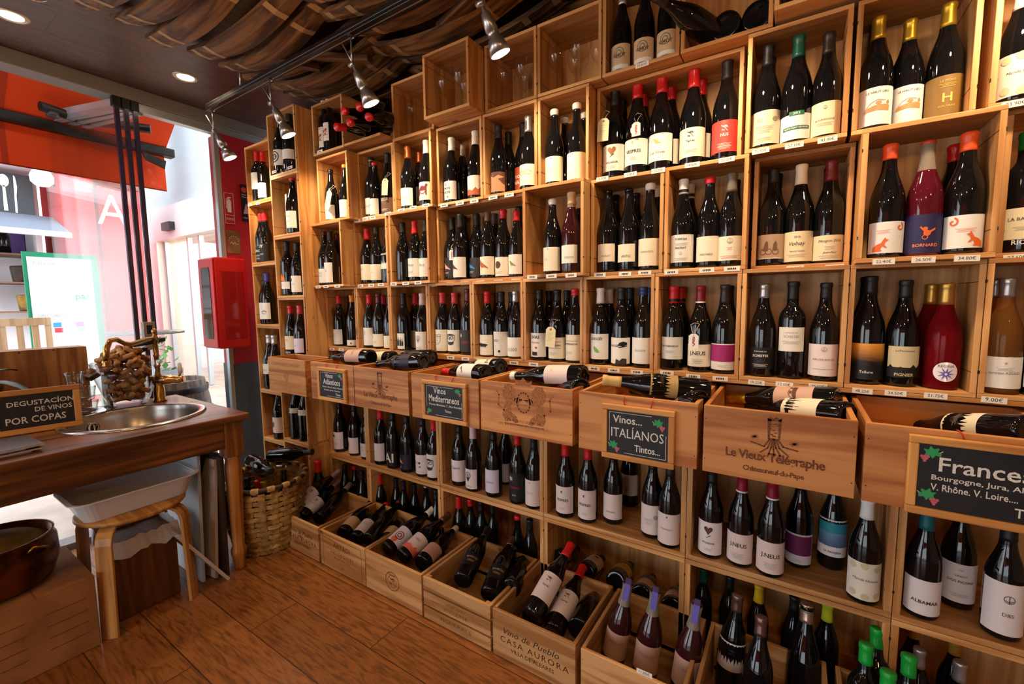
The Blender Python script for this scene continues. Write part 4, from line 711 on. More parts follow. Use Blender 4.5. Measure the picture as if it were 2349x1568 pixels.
 (-1.8165,1.6,0.03,0.85,'b','black',0.06,None,0,None,None,[],('black','charcoal top',None,False,'bottom shelf behind the floor crates'),'bottles on the bottom shelf'),
 (-1.7145,1.56,0.03,0.9123,'b','dkblack',0.05,None,0,None,None,[],('dkblack','charcoal top with thin pale ring',None,False,'bottom shelf behind the floor crates'),'bottles on the bottom shelf'),
 (-1.6754,1.6,0.03,0.85,'b','black',0.05,None,0,None,None,[],('black','black top in the shade',None,False,'bottom shelf behind the floor crates'),'bottles on the bottom shelf'),
 (-1.5888,1.6,0.03,0.8856,'b','silver',0.012,None,0,None,None,[],('silver','pale tip',None,False,'bottom shelf behind the floor crates'),'bottles on the bottom shelf'),
 (-1.4615,1.54,0.03,0.9888,'b','black',0.05,None,0,None,None,[],('black','black top beside the second post',None,False,'bottom shelf behind the floor crates'),'bottles on the bottom shelf'),
 (-1.333,1.56,0.03,0.946,'b','red',0.06,None,0,None,None,[],('red','long red capsule next to the second post',None,False,'bottom shelf behind the floor crates'),'bottles on the bottom shelf'),
 (-1.2767,1.58,0.03,0.9214,'b','redwax',0.035,None,0,None,None,[],('redwax','red wax top',None,False,'bottom shelf behind the floor crates'),'bottles on the bottom shelf'),
 (-1.2291,1.6,0.03,0.8902,'b','black',0.05,None,0,None,None,[],('black','black top in the shade',None,False,'bottom shelf behind the floor crates'),'bottles on the bottom shelf'),
 (-1.1743,1.62,0.03,0.8581,'b','black',0.05,None,0,None,None,[],('black','black top further along',None,False,'bottom shelf behind the floor crates'),'bottles on the bottom shelf'),
 (-1.009,1.58,0.03,0.8826,'b','redtop',0.02,None,0,None,None,[],('redtop','red and white tip',None,False,'bottom shelf behind the floor crates'),'bottles on the bottom shelf'),
 (-0.9335,1.56,0.03,0.926,'b','black',0.05,None,0,None,None,[],('black','black top beside the third post',None,False,'bottom shelf behind the floor crates'),'bottles on the bottom shelf'),
 (-0.2406,1.62,0.03,0.85,'b','dgreen',0.06,None,0,None,None,[],('dgreen','dark green top',None,False,'bottom shelf behind the floor crates'),'bottles on the bottom shelf'),
 (-0.1545,1.62,0.03,0.85,'b','black',0.05,None,0,None,None,[],('black','black top near the dark green one',None,False,'bottom shelf behind the floor crates'),'bottles on the bottom shelf'),
 (-0.0656,1.62,0.03,0.85,'b','yellow',0.07,None,0,None,None,[],('yellow','yellow wax top',None,False,'bottom shelf behind the floor crates'),'bottles on the bottom shelf'),
 (0.0344,1.6,0.03,0.8839,'b','black',0.05,None,0,None,None,[],('black','black top with long reflection',None,False,'bottom shelf behind the floor crates'),'bottles on the bottom shelf'),
 (0.1207,1.6,0.03,0.9109,'b','lime',0.06,None,0,None,None,[],('lime','lime yellow capsule',None,False,'bottom shelf behind the floor crates'),'bottles on the bottom shelf'),
 (0.3331,1.66,0.03,0.85,'b','yellow',0.05,None,0,None,None,[],('yellow','yellow top in the shade',None,False,'bottom shelf behind the floor crates'),'bottles on the bottom shelf'),
 (0.3237,1.54,0.03,0.8561,'b','silver',0.06,None,0,None,None,[],('silver','silver capsule',None,False,'bottom shelf behind the floor crates'),'bottles on the bottom shelf'),
 (0.4153,1.64,0.03,0.85,'b','gold2c',0.05,None,0,None,None,[],('gold2c','gold tip in the shade',None,False,'bottom shelf behind the floor crates'),'bottles on the bottom shelf'),
 (0.4037,1.54,0.03,0.85,'b','silver',0.06,None,0,None,None,[],('silver','silver capsule near the gold tip',None,False,'bottom shelf behind the floor crates'),'bottles on the bottom shelf'),
]
LYING = [
 ((-2.1943,1.235,0.174),(-0.0088,0.937,0.3493),1.0,'b','plum',0.06,'lilacw',0.04,0.125,[(A,'vine',0,0.3,0.3,'ink'),(T,'AD LIBITUM',0,0.55,0.6,'ink','')],('plum','white label with vine sprig,resting on top','burnt lettered floor crate beside the basket'),'bottles lying in the floor crates'),
 ((-2.1341,1.235,0.1322),(-0.2303,0.9275,0.2944),1.0,'b','plum',0.06,'lilacw',0.04,0.125,[(A,'vine',0,0.3,0.3,'ink'),(T,'AD LIBITUM',0,0.55,0.6,'ink','')],('plum','white label with vine sprig,lying lower','burnt lettered floor crate beside the basket'),'bottles lying in the floor crates'),
 ((-2.0419,1.27,0.1346),(-0.3344,0.918,0.2131),1.0,'b','plum',0.06,None,None,None,[],('plum','no label showing','burnt lettered floor crate beside the basket'),'bottles lying in the floor crates'),
 ((-1.8092,1.25,0.1267),(-0.3681,0.923,0.112),1.0,'b','redwax',0.02,'kraftl',0.03,0.1,[],('redwax','label turned down and white collar','bordered floor crate'),'bottles lying in the floor crates'),
 ((-1.7169,1.25,0.1233),(-0.3325,0.9329,0.1387),1.0,'b','redwax',0.02,'lilacw',0.03,0.12,[(T,'_',-0.2,0.4,0.5,'grey','')],('redwax','white label facing up','bordered floor crate'),'bottles lying in the floor crates'),
 ((-1.6434,1.27,0.1357),(-0.3112,0.9353,0.1684),1.0,'b','redwax',0.02,None,None,None,[],('redwax','dark body against the next one','bordered floor crate'),'bottles lying in the floor crates'),
 ((-1.5765,1.3,0.1199),(-0.422,0.9066,0.0095),1.0,'b','redwax',0.02,'kraftl',0.05,0.11,[],('redwax','wax top set lowest beside the crate side','bordered floor crate'),'bottles lying in the floor crates'),
 ((-1.4848,1.24,0.1534),(0.0372,0.9674,0.2505),1.0,'b','white',0.05,'lilacw',0.03,0.12,[(A,'ring',0,0.55,0.6,'wine'),(A,'dot',-0.2,0.85,0.4,'coral2')],('white','white label with snail spiral','round stamped floor crate'),'bottles lying in the floor crates'),
 ((-1.3882,1.24,0.15),(0.0596,0.9648,0.2561),1.0,'b','plumg',0.055,'pinkw',0.03,0.12,[(T,'_',0,0.35,0.5,'ink',''),(A,'hillred',0,0.8,1,'coral2')],('plumg','pink label with coral band','round stamped floor crate'),'bottles lying in the floor crates'),
 ((-1.2835,1.25,0.1517),(-0.1494,0.9866,0.066),1.0,'b','white',0.05,'pinkd',0.03,0.1,[],('white','plain white capsule and dusky label','round stamped floor crate'),'bottles lying in the floor crates'),
 ((-1.0481,1.235,0.1666),(-0.2622,0.9426,0.207),1.0,'b','dkblack',0.06,'nightb',0.05,0.12,[(T,'SCHISTES',0,0.4,0.7,'pinkw',''),(T,'_',0,0.65,0.5,'gold2','')],('dkblack','black label and black capsule','slatted floor crate'),'bottles lying in the floor crates'),
 ((-0.9184,1.235,0.156),(-0.2557,0.9409,0.222),1.0,'b','plumg',0.05,'nightb',0.05,0.12,[(T,'SCHISTES',0,0.4,0.7,'pinkw',''),(T,'_',0,0.65,0.5,'gold2','')],('plumg','black label and bronze capsule','slatted floor crate'),'bottles lying in the floor crates'),
 ((-0.9707,1.33,0.1268),(-0.1682,0.9654,0.1991),1.0,'b','silver',0.05,None,None,None,[],('silver','silver capsule standing tallest','slatted floor crate'),'bottles lying in the floor crates'),
 ((-0.8634,1.3,0.1656),(-0.3287,0.9417,-0.0718),1.0,'b','silver',0.05,None,None,None,[],('silver','silver capsule beside the crate side','slatted floor crate'),'bottles lying in the floor crates'),
 ((-0.7259,1.225,0.1608),(0.0828,0.8812,0.4654),1.0,'b','redwax',0.06,'pinkw',0.05,0.15,[(A,'vine',-0.1,0.25,0.3,'ink'),(T,'Terrer',-0.1,0.5,0.4,'ink','b')],('redwax','pink white label,lying on top','second burnt lettered floor crate'),'bottles lying in the floor crates'),
 ((-0.6511,1.235,0.1243),(-0.0517,0.9674,0.248),1.0,'b','redwax',0.06,'pinkw',0.05,0.15,[(A,'vine',-0.1,0.25,0.3,'ink'),(T,'Terrer',-0.1,0.5,0.4,'ink','b')],('redwax','pink white label,lying lower','second burnt lettered floor crate'),'bottles lying in the floor crates'),
 ((-0.7937,1.32,0.0576),(0.0288,0.9996,-0.0061),1.0,'b','redwax',0.06,'pinkw',0.05,0.15,[],('redwax','red top peeping between two others','second burnt lettered floor crate'),'bottles lying in the floor crates'),
 ((-0.575,1.27,0.1441),(-0.1366,0.9824,-0.127),1.0,'b','wine',0.04,None,None,None,[],('wine','dark red shiny top beside the crate side','second burnt lettered floor crate'),'bottles lying in the floor crates'),
 ((-1.6778,1.36,0.9946),(-0.9972,-0.0516,-0.0536),1.0,'b','dkneck',0.03,'pinkd',0.05,0.15,[(T,'_',0,0.5,0.5,'ink','')],('dkneck','lying on top,pinkish label and bare dark neck','first chalkboard crate'),'bottles lying in the drawer crates'),
 ((-1.6262,1.45,0.9809),(-0.9956,0.011,-0.093),1.0,'b','black',0.05,'cream',0.05,0.15,[],('black','lying behind,cream label','first chalkboard crate'),'bottles lying in the drawer crates'),
 ((-1.3041,1.33,1.0017),(-0.9949,-0.0063,-0.1011),1.0,'b','dkneck',0.03,'nightv',0.06,0.16,[],('dkneck','lying on top,dark plum label','small tower print crate'),'bottles lying in the drawer crates'),
 ((-1.3711,1.45,1.0006),(-0.9972,0.002,-0.0746),1.0,'b','black',0.05,'black',0.06,0.16,[],('black','lying behind,all black','small tower print crate'),'bottles lying in the drawer crates'),
 ((-0.9657,1.31,0.9782),(-0.9583,0.2743,-0.0806),1.0,'b','red',0.06,'white',0.05,0.15,[(A,'twig',-0.3,0.3,0.4,'wine')],('red','lying in front,white label and red capsule','second chalkboard crate'),'bottles lying in the drawer crates'),
 ((-0.9709,1.42,0.9896),(-0.9753,0.1761,-0.1334),1.0,'b','black',0.05,'cream',0.04,0.13,[(T,'M',0.2,0.8,0.3,'ink','')],('black','lying behind,cream label','second chalkboard crate'),'bottles lying in the drawer crates'),
 ((-0.5757,1.33,1.0011),(-0.9954,0.0367,-0.0886),1.0,'b','wax',0.022,'pinkw',0.05,0.14,[(T,'_',0,0.3,0.2,'grey','')],('wax','lying on top,plain white label and white wax','lion crest crate'),'bottles lying in the drawer crates'),
 ((-0.5704,1.29,0.9633),(-0.8397,0.528,-0.1272),1.0,'b','wine',0.06,'maroonl',0.06,0.16,[],('wine','lying underneath,dark red label','lion crest crate'),'bottles lying in the drawer crates'),
 ((-0.1995,1.34,0.9829),(-0.9323,-0.3486,0.0968),1.0,'b','beige',0.055,'kraft2',0.09,0.17,[(T,'_',0,0.4,0.6,'brown','')],('beige','lying on top,wrapped in clear film,kraft label','third chalkboard crate'),'bottles lying in the drawer crates'),
 ((-0.2075,1.28,0.9625),(-0.828,0.5583,-0.052),1.0,'b','black',0.05,'pinkw',0.05,0.15,[(A,'bird',0,0.5,0.5,'brown')],('black','lying underneath,white label with brown bird','third chalkboard crate'),'bottles lying in the drawer crates'),
 ((0.1076,1.44,0.9742),(-0.9285,0.343,-0.1423),1.0,'b','gold',0.06,'pinkd',0.05,0.15,[(A,'vineyard',0,0.5,0.6,'brown')],('gold','lying on top,pinkish label and gold capsule','large tower print crate'),'bottles lying in the drawer crates'),
 ((0.1253,1.36,0.9522),(-0.8009,0.5851,-0.1272),1.0,'b','black',0.05,'cream',0.06,0.16,[(T,'_',0,0.3,0.6,'brown','')],('black','lying underneath,cream label','large tower print crate'),'bottles lying in the drawer crates'),
 ((0.4287,1.34,0.9635),(-0.5248,0.8211,-0.2246),1.0,'b','black',0.05,'cream',0.08,0.17,[(T,'_',0,0.4,0.6,'grey','')],('black','lying on top,cream label','fourth chalkboard crate'),'bottles lying in the drawer crates'),
 ((-0.8016,1.55,0.1707),(-0.0613,0.9472,-0.3146),1.0,'b','black',0.05,'kraftd',0.05,0.17,[(T,'AL',-0.2,0.4,0.4,'ink','')],('black','lying,big kraft label','bottom shelf behind the second lettered crate'),'bottles lying in the floor crates'),
 ((-0.6698,1.55,0.1583),(-0.101,0.9509,-0.2925),1.0,'b','black',0.05,'pinkw',0.05,0.15,[(A,'heart',0,0.3,0.3,'brown'),(T,'VOLADOR',0,0.65,0.5,'ink','b')],('black','lying,white label with brown heart','bottom shelf behind the second lettered crate'),'bottles lying in the floor crates'),
 ((-0.5446,1.55,0.1659),(-0.0781,0.9565,-0.2812),1.0,'b','black',0.05,'mustard',0.06,0.13,[(A,'dot',0,0.6,0.1,'ink')],('black','lying,mustard yellow label','bottom shelf behind the second lettered crate'),'bottles lying in the floor crates'),
 ((-0.4445,1.55,0.1445),(-0.0895,0.9534,-0.2882),1.0,'b','black',0.05,'pinkd',0.03,0.1,[],('black','lying,round dusky label','bottom shelf behind the second lettered crate'),'bottles lying in the floor crates'),
 ((-0.334,1.55,0.1377),(-0.0935,0.9463,-0.3093),1.0,'b','black',0.05,'pinkd',0.03,0.1,[(T,'COVITIO',0,0.3,0.7,'ink','b')],('black','lying,dusky label with capitals','bottom shelf behind the second lettered crate'),'bottles lying in the floor crates'),
 ((-0.4753,1.3251,0.02),(0.1551,0.0658,0.9857),1.03,'rosedk','tab',0.05,'pinkd',0.05,0.14,[(T,'TERPINE',0,0.35,0.7,'grey','')],('tab','purple sealed dark rose bottle,first from the divider',None),'bottles standing in the floor crates'),
 ((-0.366,1.3192,0.02),(0.0845,0.0947,0.9919),1.03,'rosedk','tab',0.05,'pinkd',0.05,0.14,[(T,'TERPINE',0,0.35,0.7,'grey','')],('tab','purple sealed dark rose bottle,second from the divider',None),'bottles standing in the floor crates'),
 ((-0.2505,1.3321,0.02),(0.1104,0.0729,0.9912),1.03,'rosedk','tab',0.05,'pinkd',0.05,0.14,[(T,'TERPINE',0,0.35,0.7,'grey','')],('tab','purple sealed dark rose bottle,third from the divider',None),'bottles standing in the floor crates'),
 ((-0.133,1.439,0.02),(0.0554,0.0661,0.9963),1.03,'b','plumg',0.05,'lilacw',0.08,0.17,[(A,'vine',0,0.3,0.3,'ink'),(T,'AD LIBITUM',0,0.55,0.7,'ink','')],('plumg','plum capsule bottle with white vine sprig label,standing in deep crate',None),'bottles standing in the floor crates'),
 ((-0.0529,1.3415,0.02),(0.0173,0.1728,0.9848),1.03,'b','plumg',0.05,None,None,None,[],('plumg','plum capsule bottle without visible label,standing in deep crate',None),'bottles standing in the floor crates'),
 ((0.0603,1.4741,0.02),(0.0173,0.1728,0.9848),1.03,'ch','foil',0.05,None,None,None,[],('foil','champagne bottle with foil and wire top,standing in deep crate',None),'bottles standing in the floor crates'),
 ((0.1907,1.3756,0.02),(0.0173,0.1728,0.9848),1.03,'x','greens',0.05,None,None,None,[],('greens','green capsule bottle,second row of the bright green four',None),'bottles standing in the floor crates'),
 ((0.2236,1.4616,0.02),(0.0173,0.1728,0.9848),1.03,'x','greens',0.05,None,None,None,[],('greens','green capsule bottle,tallest of the bright green four',None),'bottles standing in the floor crates'),
 ((0.2783,1.3854,0.02),(0.0173,0.1728,0.9848),1.03,'x','greens',0.05,None,None,None,[],('greens','green capsule bottle,by itself toward the shelf end',None),'bottles standing in the floor crates'),
 ((0.2243,1.2924,0.02),(0.0173,0.1728,0.9848),1.03,'x','greens',0.05,None,None,None,[],('greens','green capsule bottle,lowest of the bright green four',None),'bottles standing in the floor crates'),
 ((-1.7397,1.57,2.1705),(0.1254,-0.9564,-0.2636),1.0,'b','redwax',0.022,None,None,None,[],('redwax','upper one pointing to the doorway','second box of top row'),'red topped bottles lying in the top row'),
 ((-1.7154,1.57,2.2124),(0.292,-0.8765,-0.3828),1.0,'b','redwax',0.022,None,None,None,[],('redwax','topmost,facing out','second box of top row'),'red topped bottles lying in the top row'),
 ((-1.6941,1.57,2.1457),(0.3916,-0.8599,-0.3274),1.0,'b','redwax',0.022,None,None,None,[],('redwax','facing out beside the glasses','second box of top row'),'red topped bottles lying in the top row'),
 ((-1.7326,1.57,2.1274),(0.1888,-0.9366,-0.2951),1.0,'b','redwax',0.022,None,None,None,[],('redwax','middle one facing out','second box of top row'),'red topped bottles lying in the top row'),
 ((-1.756,1.57,2.1073),(0.0038,-0.9701,-0.2427),1.0,'b','redwax',0.05,None,None,None,[],('redwax','lowest,sticking out furthest','second box of top row'),'red topped bottles lying in the top row'),
]
TAGS = [
 (-0.3476,1.5,1.3392,''),
 (-0.2403,1.5,1.3404,''),
 (-0.1688,1.5,1.3415,''),
 (-0.0931,1.562,1.3332,'29.80€'),
 (-0.0063,1.562,1.3381,'49.90€'),
 (0.088,1.562,1.337,'26.75€'),
 (0.183,1.46,1.3397,'22.40€'),
 (0.2579,1.46,1.3395,'26.50€'),
 (0.3341,1.46,1.3384,'34.80€'),
 (0.4284,1.51,1.3382,'27.60€'),
 (-0.3547,1.5,1.0043,''),
 (-0.2719,1.5,0.9994,''),
 (-0.1916,1.5,0.9991,''),
 (-0.0914,1.5,0.9958,'19.25€'),
 (-0.0194,1.5,0.9965,'12.00€'),
 (0.0616,1.5,0.9991,'25.10€'),
 (0.1611,1.5,0.9955,'40.25€'),
 (0.2296,1.5,0.9967,'34.50€'),
 (0.307,1.5,0.9981,'21.75€'),
 (0.4102,1.5,0.9987,'9.00€'),
 (-0.6149,1.5,0.9998,''),
 (-0.5399,1.5,0.9991,''),
 (-0.4564,1.5,0.9993,''),
 (-0.873,1.5,0.9975,''),
 (-0.9665,1.5,0.9974,''),
 (-1.222,1.5,0.9989,''),
 (-1.3083,1.5,0.9986,''),
 (-1.1397,1.5,0.9973,''),
 (-2.1856,1.5,0.9941,''),
 (-2.1032,1.5,0.9946,''),
 (-1.7581,1.5,0.9973,''),
 (-1.6559,1.5,0.9952,''),
 (-2.1763,1.428,1.3404,''),
 (-2.1063,1.428,1.3407,''),
 (-2.0092,1.428,1.3402,''),
 (-1.9163,1.5,1.3403,''),
 (-1.8304,1.5,1.3411,''),
 (-1.7576,1.5,1.3422,''),
 (-1.63,1.468,1.3406,''),
 (-1.5468,1.468,1.341,''),
 (-1.4671,1.468,1.3414,''),
 (-1.411,1.512,1.3308,''),
 (-1.3104,1.512,1.3316,''),
 (-1.2273,1.512,1.3319,''),
 (-1.1408,1.512,1.3328,''),
 (-1.0474,1.512,1.3333,''),
 (-0.959,1.512,1.3337,''),
 (-0.8444,1.446,1.3414,''),
 (-0.7624,1.446,1.3413,''),
 (-0.6829,1.446,1.3411,''),
 (-0.5952,1.5,1.3413,''),
 (-0.5025,1.5,1.3403,''),
 (-0.4346,1.5,1.3417,''),
 (-1.9178,1.5,1.6745,''),
 (-1.856,1.5,1.6765,''),
 (-1.7993,1.5,1.6767,''),
 (-1.6872,1.5,1.6828,''),
 (-1.5696,1.478,1.6817,''),
 (-1.4924,1.478,1.6841,''),
 (-1.4131,1.478,1.6838,''),
 (-1.324,1.5,1.6764,''),
 (-1.2343,1.5,1.6742,''),
 (-1.156,1.5,1.6731,''),
 (-1.059,1.5,1.6743,''),
 (-0.9799,1.5,1.6737,''),
 (-0.5874,1.499,1.6742,'9.90€'),
 (-0.4881,1.499,1.6729,'13.65€'),
 (-0.3955,1.499,1.6702,'22.00€'),
 (-0.2909,1.499,1.6699,'14.60€'),
 (-0.193,1.499,1.6682,'22.00€'),
 (-0.104,1.5,1.6769,'71.95€'),
 (-0.0219,1.5,1.6767,'57.10€'),
 (0.0537,1.5,1.6766,'43.00€'),
 (-0.4539,1.5,2.0155,'10.65€'),
 (-2.1054,1.432,2.0362,''),
 (0.3958,1.48,1.679,'23.90€'),
 (-2.4427,1.375,1.9769,''),
 (-2.2893,1.375,1.9739,''),
 (-2.7759,1.4,1.8452,''),
 (-2.6811,1.4,1.8431,''),
 (-0.3215,1.168,0.1877,'11.80€'),
]

# ------------------------------------------------------------------ the room
FX = -3.1          # the glazed shop front
CEIL = 2.445
floor_m = plank_material('laminate_floor', 'x', .19, 1.25, '9a6132', '845024', '4a2a14', .32, coat=.15)
struct('floor', MB().box(FX, 2.6, -3.4, 1.9, -.05, 0), floor_m)
ceil_m = plank_material('ceiling_boards', 'y', .2, 1.6, '5d4139', '54392f', '2e1e19', .4)
struct('ceiling', MB().box(FX - .12, 2.6, -3.4, 1.9, CEIL, CEIL + .06), ceil_m)
wall_m = mat('wall_plaster', 'b9a58e', .8)
struct('wall_back', MB().box(FX + .1, 2.6, 1.84, 1.9, 0, CEIL), mat('wall_dark', '6b4a30', .8))
struct('wall_right', MB().box(2.54, 2.6, -3.4, 1.84, 0, CEIL), wall_m)
# the wall behind the photographer has the second shop window
w = MB()
w.box(FX, -1.9, -3.4, -3.32, 0, CEIL); w.box(.5, 2.54, -3.4, -3.32, 0, CEIL); w.box(-1.9, .5, -3.4, -3.32, 2.3, CEIL)
struct('wall_front', w, wall_m)
wf = MB()
for x in (-1.9, -1.1, -.3, .46):
    wf.box(x, x + .04, -3.38, -3.33, 0, 2.3)
wf.box(-1.9, .5, -3.38, -3.33, 2.26, 2.3); wf.box(-1.9, .5, -3.38, -3.33, 0, .05)
struct('window_2', wf, mat('aluminium', 'b9bcc0', .35, .8))
struct('glass_pane', MB().box(-1.9, .5, -3.357, -3.353, .05, 2.26), thin_glass('window_glass'), bpy.data.objects['window_2'])
# awning over that second window
aw2 = thing('awning', 'orange awning over the second shop window behind the camera', 'awning')
obj('fabric', MB().prism([(0, 0), (3.0, 0), (3.0, .02), (0, .02)], 1, (-2.2, -3.42, 2.32), (1, 0, 0), (0, 0, 1), (0, -.9, -.32)), mat('orange_fabric', 'f04a08', .8), aw2)
obj('valance', MB().box(-2.2, .8, -4.33, -4.31, 1.78, 2.0), mat('orange_fabric'), aw2)
obj('front_bar', MB().box(-2.2, .8, -4.34, -4.28, 1.98, 2.04), mat('awning_black', '17130f', .5), aw2)

# ------------------------------------------------------------------ the shop front on the doorway side
grey_alu = mat('grey_aluminium', '8f9297', .4, .6)
white_alu = mat('pale_aluminium', 'c3cdd6', .35, .5)
struct('trim_1', MB().box(FX - .12, FX + .0, -3.4, 1.84, 2.372, CEIL), mat('beam_grey', '85817f', .5), bevel=.004)
struct('trim_2', MB().box(FX - .06, FX - .01, .99, 1.84, 2.325, 2.372), white_alu, bevel=.004)
struct('trim_3', MB().box(FX - .1, FX, -3.4, 1.84, 0, .03), grey_alu)
pier = MB().box(FX - .14, FX, 1.40, 1.84, .86, 2.33)
struct('wall_left', pier, mat('red_paint', 'b3202a', .45))
struct('baseboard_left', MB().box(FX - .145, FX + .002, 1.395, 1.84, 0, .86), mat('slate_paint', '4c5560', .5))
# folding glass leaves pushed together, sticking out over the pavement
glass = thin_glass('window_glass')
for i, (y, dy) in enumerate(((.905, -.05), (.945, -.02), (.985, .012))):
    dr = struct('door_%d' % (i + 1), MB().prism([(0, 0), (.62, 0), (.62, 2.29), (0, 2.29)], .008, (FX - .01, y, .04), (-.97, -.24 + dy, 0), (0, 0, 1)), glass)
    struct('top_rail', MB().prism([(0, 2.27), (.62, 2.27), (.62, 2.33), (0, 2.33)], .03, (FX - .01, y + .01, .04), (-.97, -.24 + dy, 0), (0, 0, 1)), white_alu, dr)
    struct('edge_strip', MB().box(FX - .02, FX + .0, y - .008, y + .012, .04, 2.32), mat('smoked_edge', '3c3550', .2, .2), dr)
    struct('hinge', MB().box(FX - .03, FX + .004, y - .016, y + .018, 2.32, 2.37), mat('black_plastic', '141414', .4), dr)
lock = MB().box(FX - .02, FX + .018, .93, .985, 1.0, 1.16)
lk = obj('door_lock', lock, mat('brushed_steel', 'a8a6a2', .35, .9), bpy.data.objects['door_2'], bevel=.003)
obj('lock_opening', MB().box(FX + .0185, FX + .02, .945, .97, 1.09, 1.14).box(FX + .0185, FX + .02, .95, .965, 1.03, 1.07), mat('black_plastic'), bpy.data.objects['door_2'])
struct('window_1', MB().box(FX - .03, FX - .022, .995, 1.395, .04, 2.33), glass)
struct('frame_post', MB().box(FX - .04, FX - .005, 1.372, 1.40, 0, 2.33), white_alu, bpy.data.objects['window_1'])

# ------------------------------------------------------------------ the wall of wooden wine boxes
ORD = 'first second third fourth fifth sixth seventh eighth ninth tenth eleventh'.split()
ROWN = {'R4': 'row above chalkboards', 'R3': 'second row above chalkboards', 'R2': 'third row above chalkboards', 'R1': 'top row'}
TH = .012
def shelf_box(x0, x1, z0, z1, yf, dep, label, group, t=TH, back=True, top=True, sides=True, m=pine, notch=True):
    """An open fronted wooden case standing on its end or side."""
    b = thing('wine_box', label, 'wooden box', ((x0 + x1) / 2, yf + dep / 2, z0), 0, group)
    hw, hd, h = (x1 - x0) / 2 - .0008, dep / 2, z1 - z0
    obj('bottom_panel', MB().box(-hw, hw, -hd, hd, 0.0004, t), m('x'), b, bevel=.0012)
    if top:
        obj('top_panel', MB().box(-hw, hw, -hd, hd, h - t, h - .0004), m('x'), b, bevel=.0012)
    if sides:
        for s in (-1, 1):
            sd = MB().box(min(s * hw, s * (hw - t)), max(s * hw, s * (hw - t)), -hd, hd, t, h - t)
            o = obj('side_panel', sd, m('z'), b, bevel=.0012)
            if notch:                                   # the slots in which the lid ran
                nb = MB()
                for z in (h * .18, h * .83):
                    nb.box(s * hw - .0015 if s > 0 else -hw - .0005, s * hw + .0005 if s > 0 else -hw + .0015, -hd - .0006, -hd + .003, z, z + .008)
                    e = s * (hw - t)
                    nb.box(min(e, e - s * .0006), max(e, e - s * .0006), -hd + .0, hd - .01, z + .002, z + .0035)
                obj('slot', nb, mat('slot_dark', '2a190d', .8), o)
    if back:
        obj('back_panel', MB().box(-hw + t, hw - t, hd - .008, hd, t, h - t), m('z'), b)
    return b
WHAT = {'R4': 'pine box holding upright bottles', 'R3': 'pine box holding upright bottles', 'R2': 'pine box holding upright bottles', 'R1': 'pine box under the ceiling staves'}
for k, x0, x1, z0, z1, yf, dep in BOXES:
    row, n = k.split('.')
    lab = '%s, %s from doorway in %s' % (WHAT[row], ORD[int(n) - 1], ROWN[row])
    shelf_box(x0, x1, z0, z1, yf, dep, lab, 'pine boxes of the wine wall', top=(k != 'R1.2'), sides=(k not in ('R1.2',)))
for k, x0, x1, z0, z1, yf, dep in COLUMN_BOXES:
    shelf_box(x0, x1, z0, z1, yf, dep, 'pine box, %s from top of the %s column by doorway' % (ORD[int(k[1]) - 1], 'outer' if k[0] == 'A' else 'inner'), 'pine boxes of the doorway columns')
shelf_box(-2.52, -2.262, .79, .93, 1.375, .18, 'low pine box of inner column hidden behind crest crate', 'pine boxes of the doorway columns', notch=False)
shelf_box(-2.52, -2.262, .453, .789, 1.375, .18, 'pine box of inner column below the crest crate', 'pine boxes of the doorway columns')
shelf_box(-2.52, -2.262, .02, .452, 1.375, .18, 'lowest pine box of inner column with single wine glass', 'pine boxes of the doorway columns')
# one side panel of the inner column stands further back
cs = thing('column_panel', 'tall knotty pine panel closing the inner column side', 'panel', (-2.2205, 1.47, .94))
obj('board', MB().box(-.0018, .0018, -.09, .03, 0, 1.34), pine('z'), cs)
dark_wood = lambda a: wood('shaded_pine_' + a, a, 'b98550', '8a5a2c', .5)
# long planks and the deep compartments below
pl = thing('shelf_plank', 'long pine plank carrying the box row above chalkboards', 'shelf', (0, 1.5, .9875))
obj('board', MB().box(-2.22, .66, 0, .32, 0, .0122), pine('x'), pl, bevel=.0015)
pl = thing('crate_shelf', 'pine plank under the row of drawer crates', 'shelf', (0, 1.5, .78))
obj('board', MB().box(-2.25, .85, 0, .33, 0, .0146), pine('x'), pl, bevel=.0015)
obj('rear_board', MB().box(-2.25, .85, .25, .262, .0146, .206), wood('niche_back', 'x', '7a4a2a', '5a321a', .6), pl)
R6S = [(-2.262, -1.917), (-1.917, -1.395), (-1.395, -.831), (-.831, -.282), (-.282, .254), (.254, .82)]
for i, (x0, x1) in enumerate(R6S):
    shelf_box(x0, x1, .372, .779, 1.5, .31, 'deep pine compartment under drawer crates, %s from doorway' % ORD[i], 'deep pine compartments', t=.017, m=pine)
    shelf_box(x0, x1, .012, .371, 1.5, .31, 'bottom pine compartment behind floor crates, %s from doorway' % ORD[i], 'bottom pine compartments', t=.017, m=pine)
struct('baseboard_back', MB().box(-2.25, .82, 1.52, 1.8, 0, .0118), mat('slot_dark'))

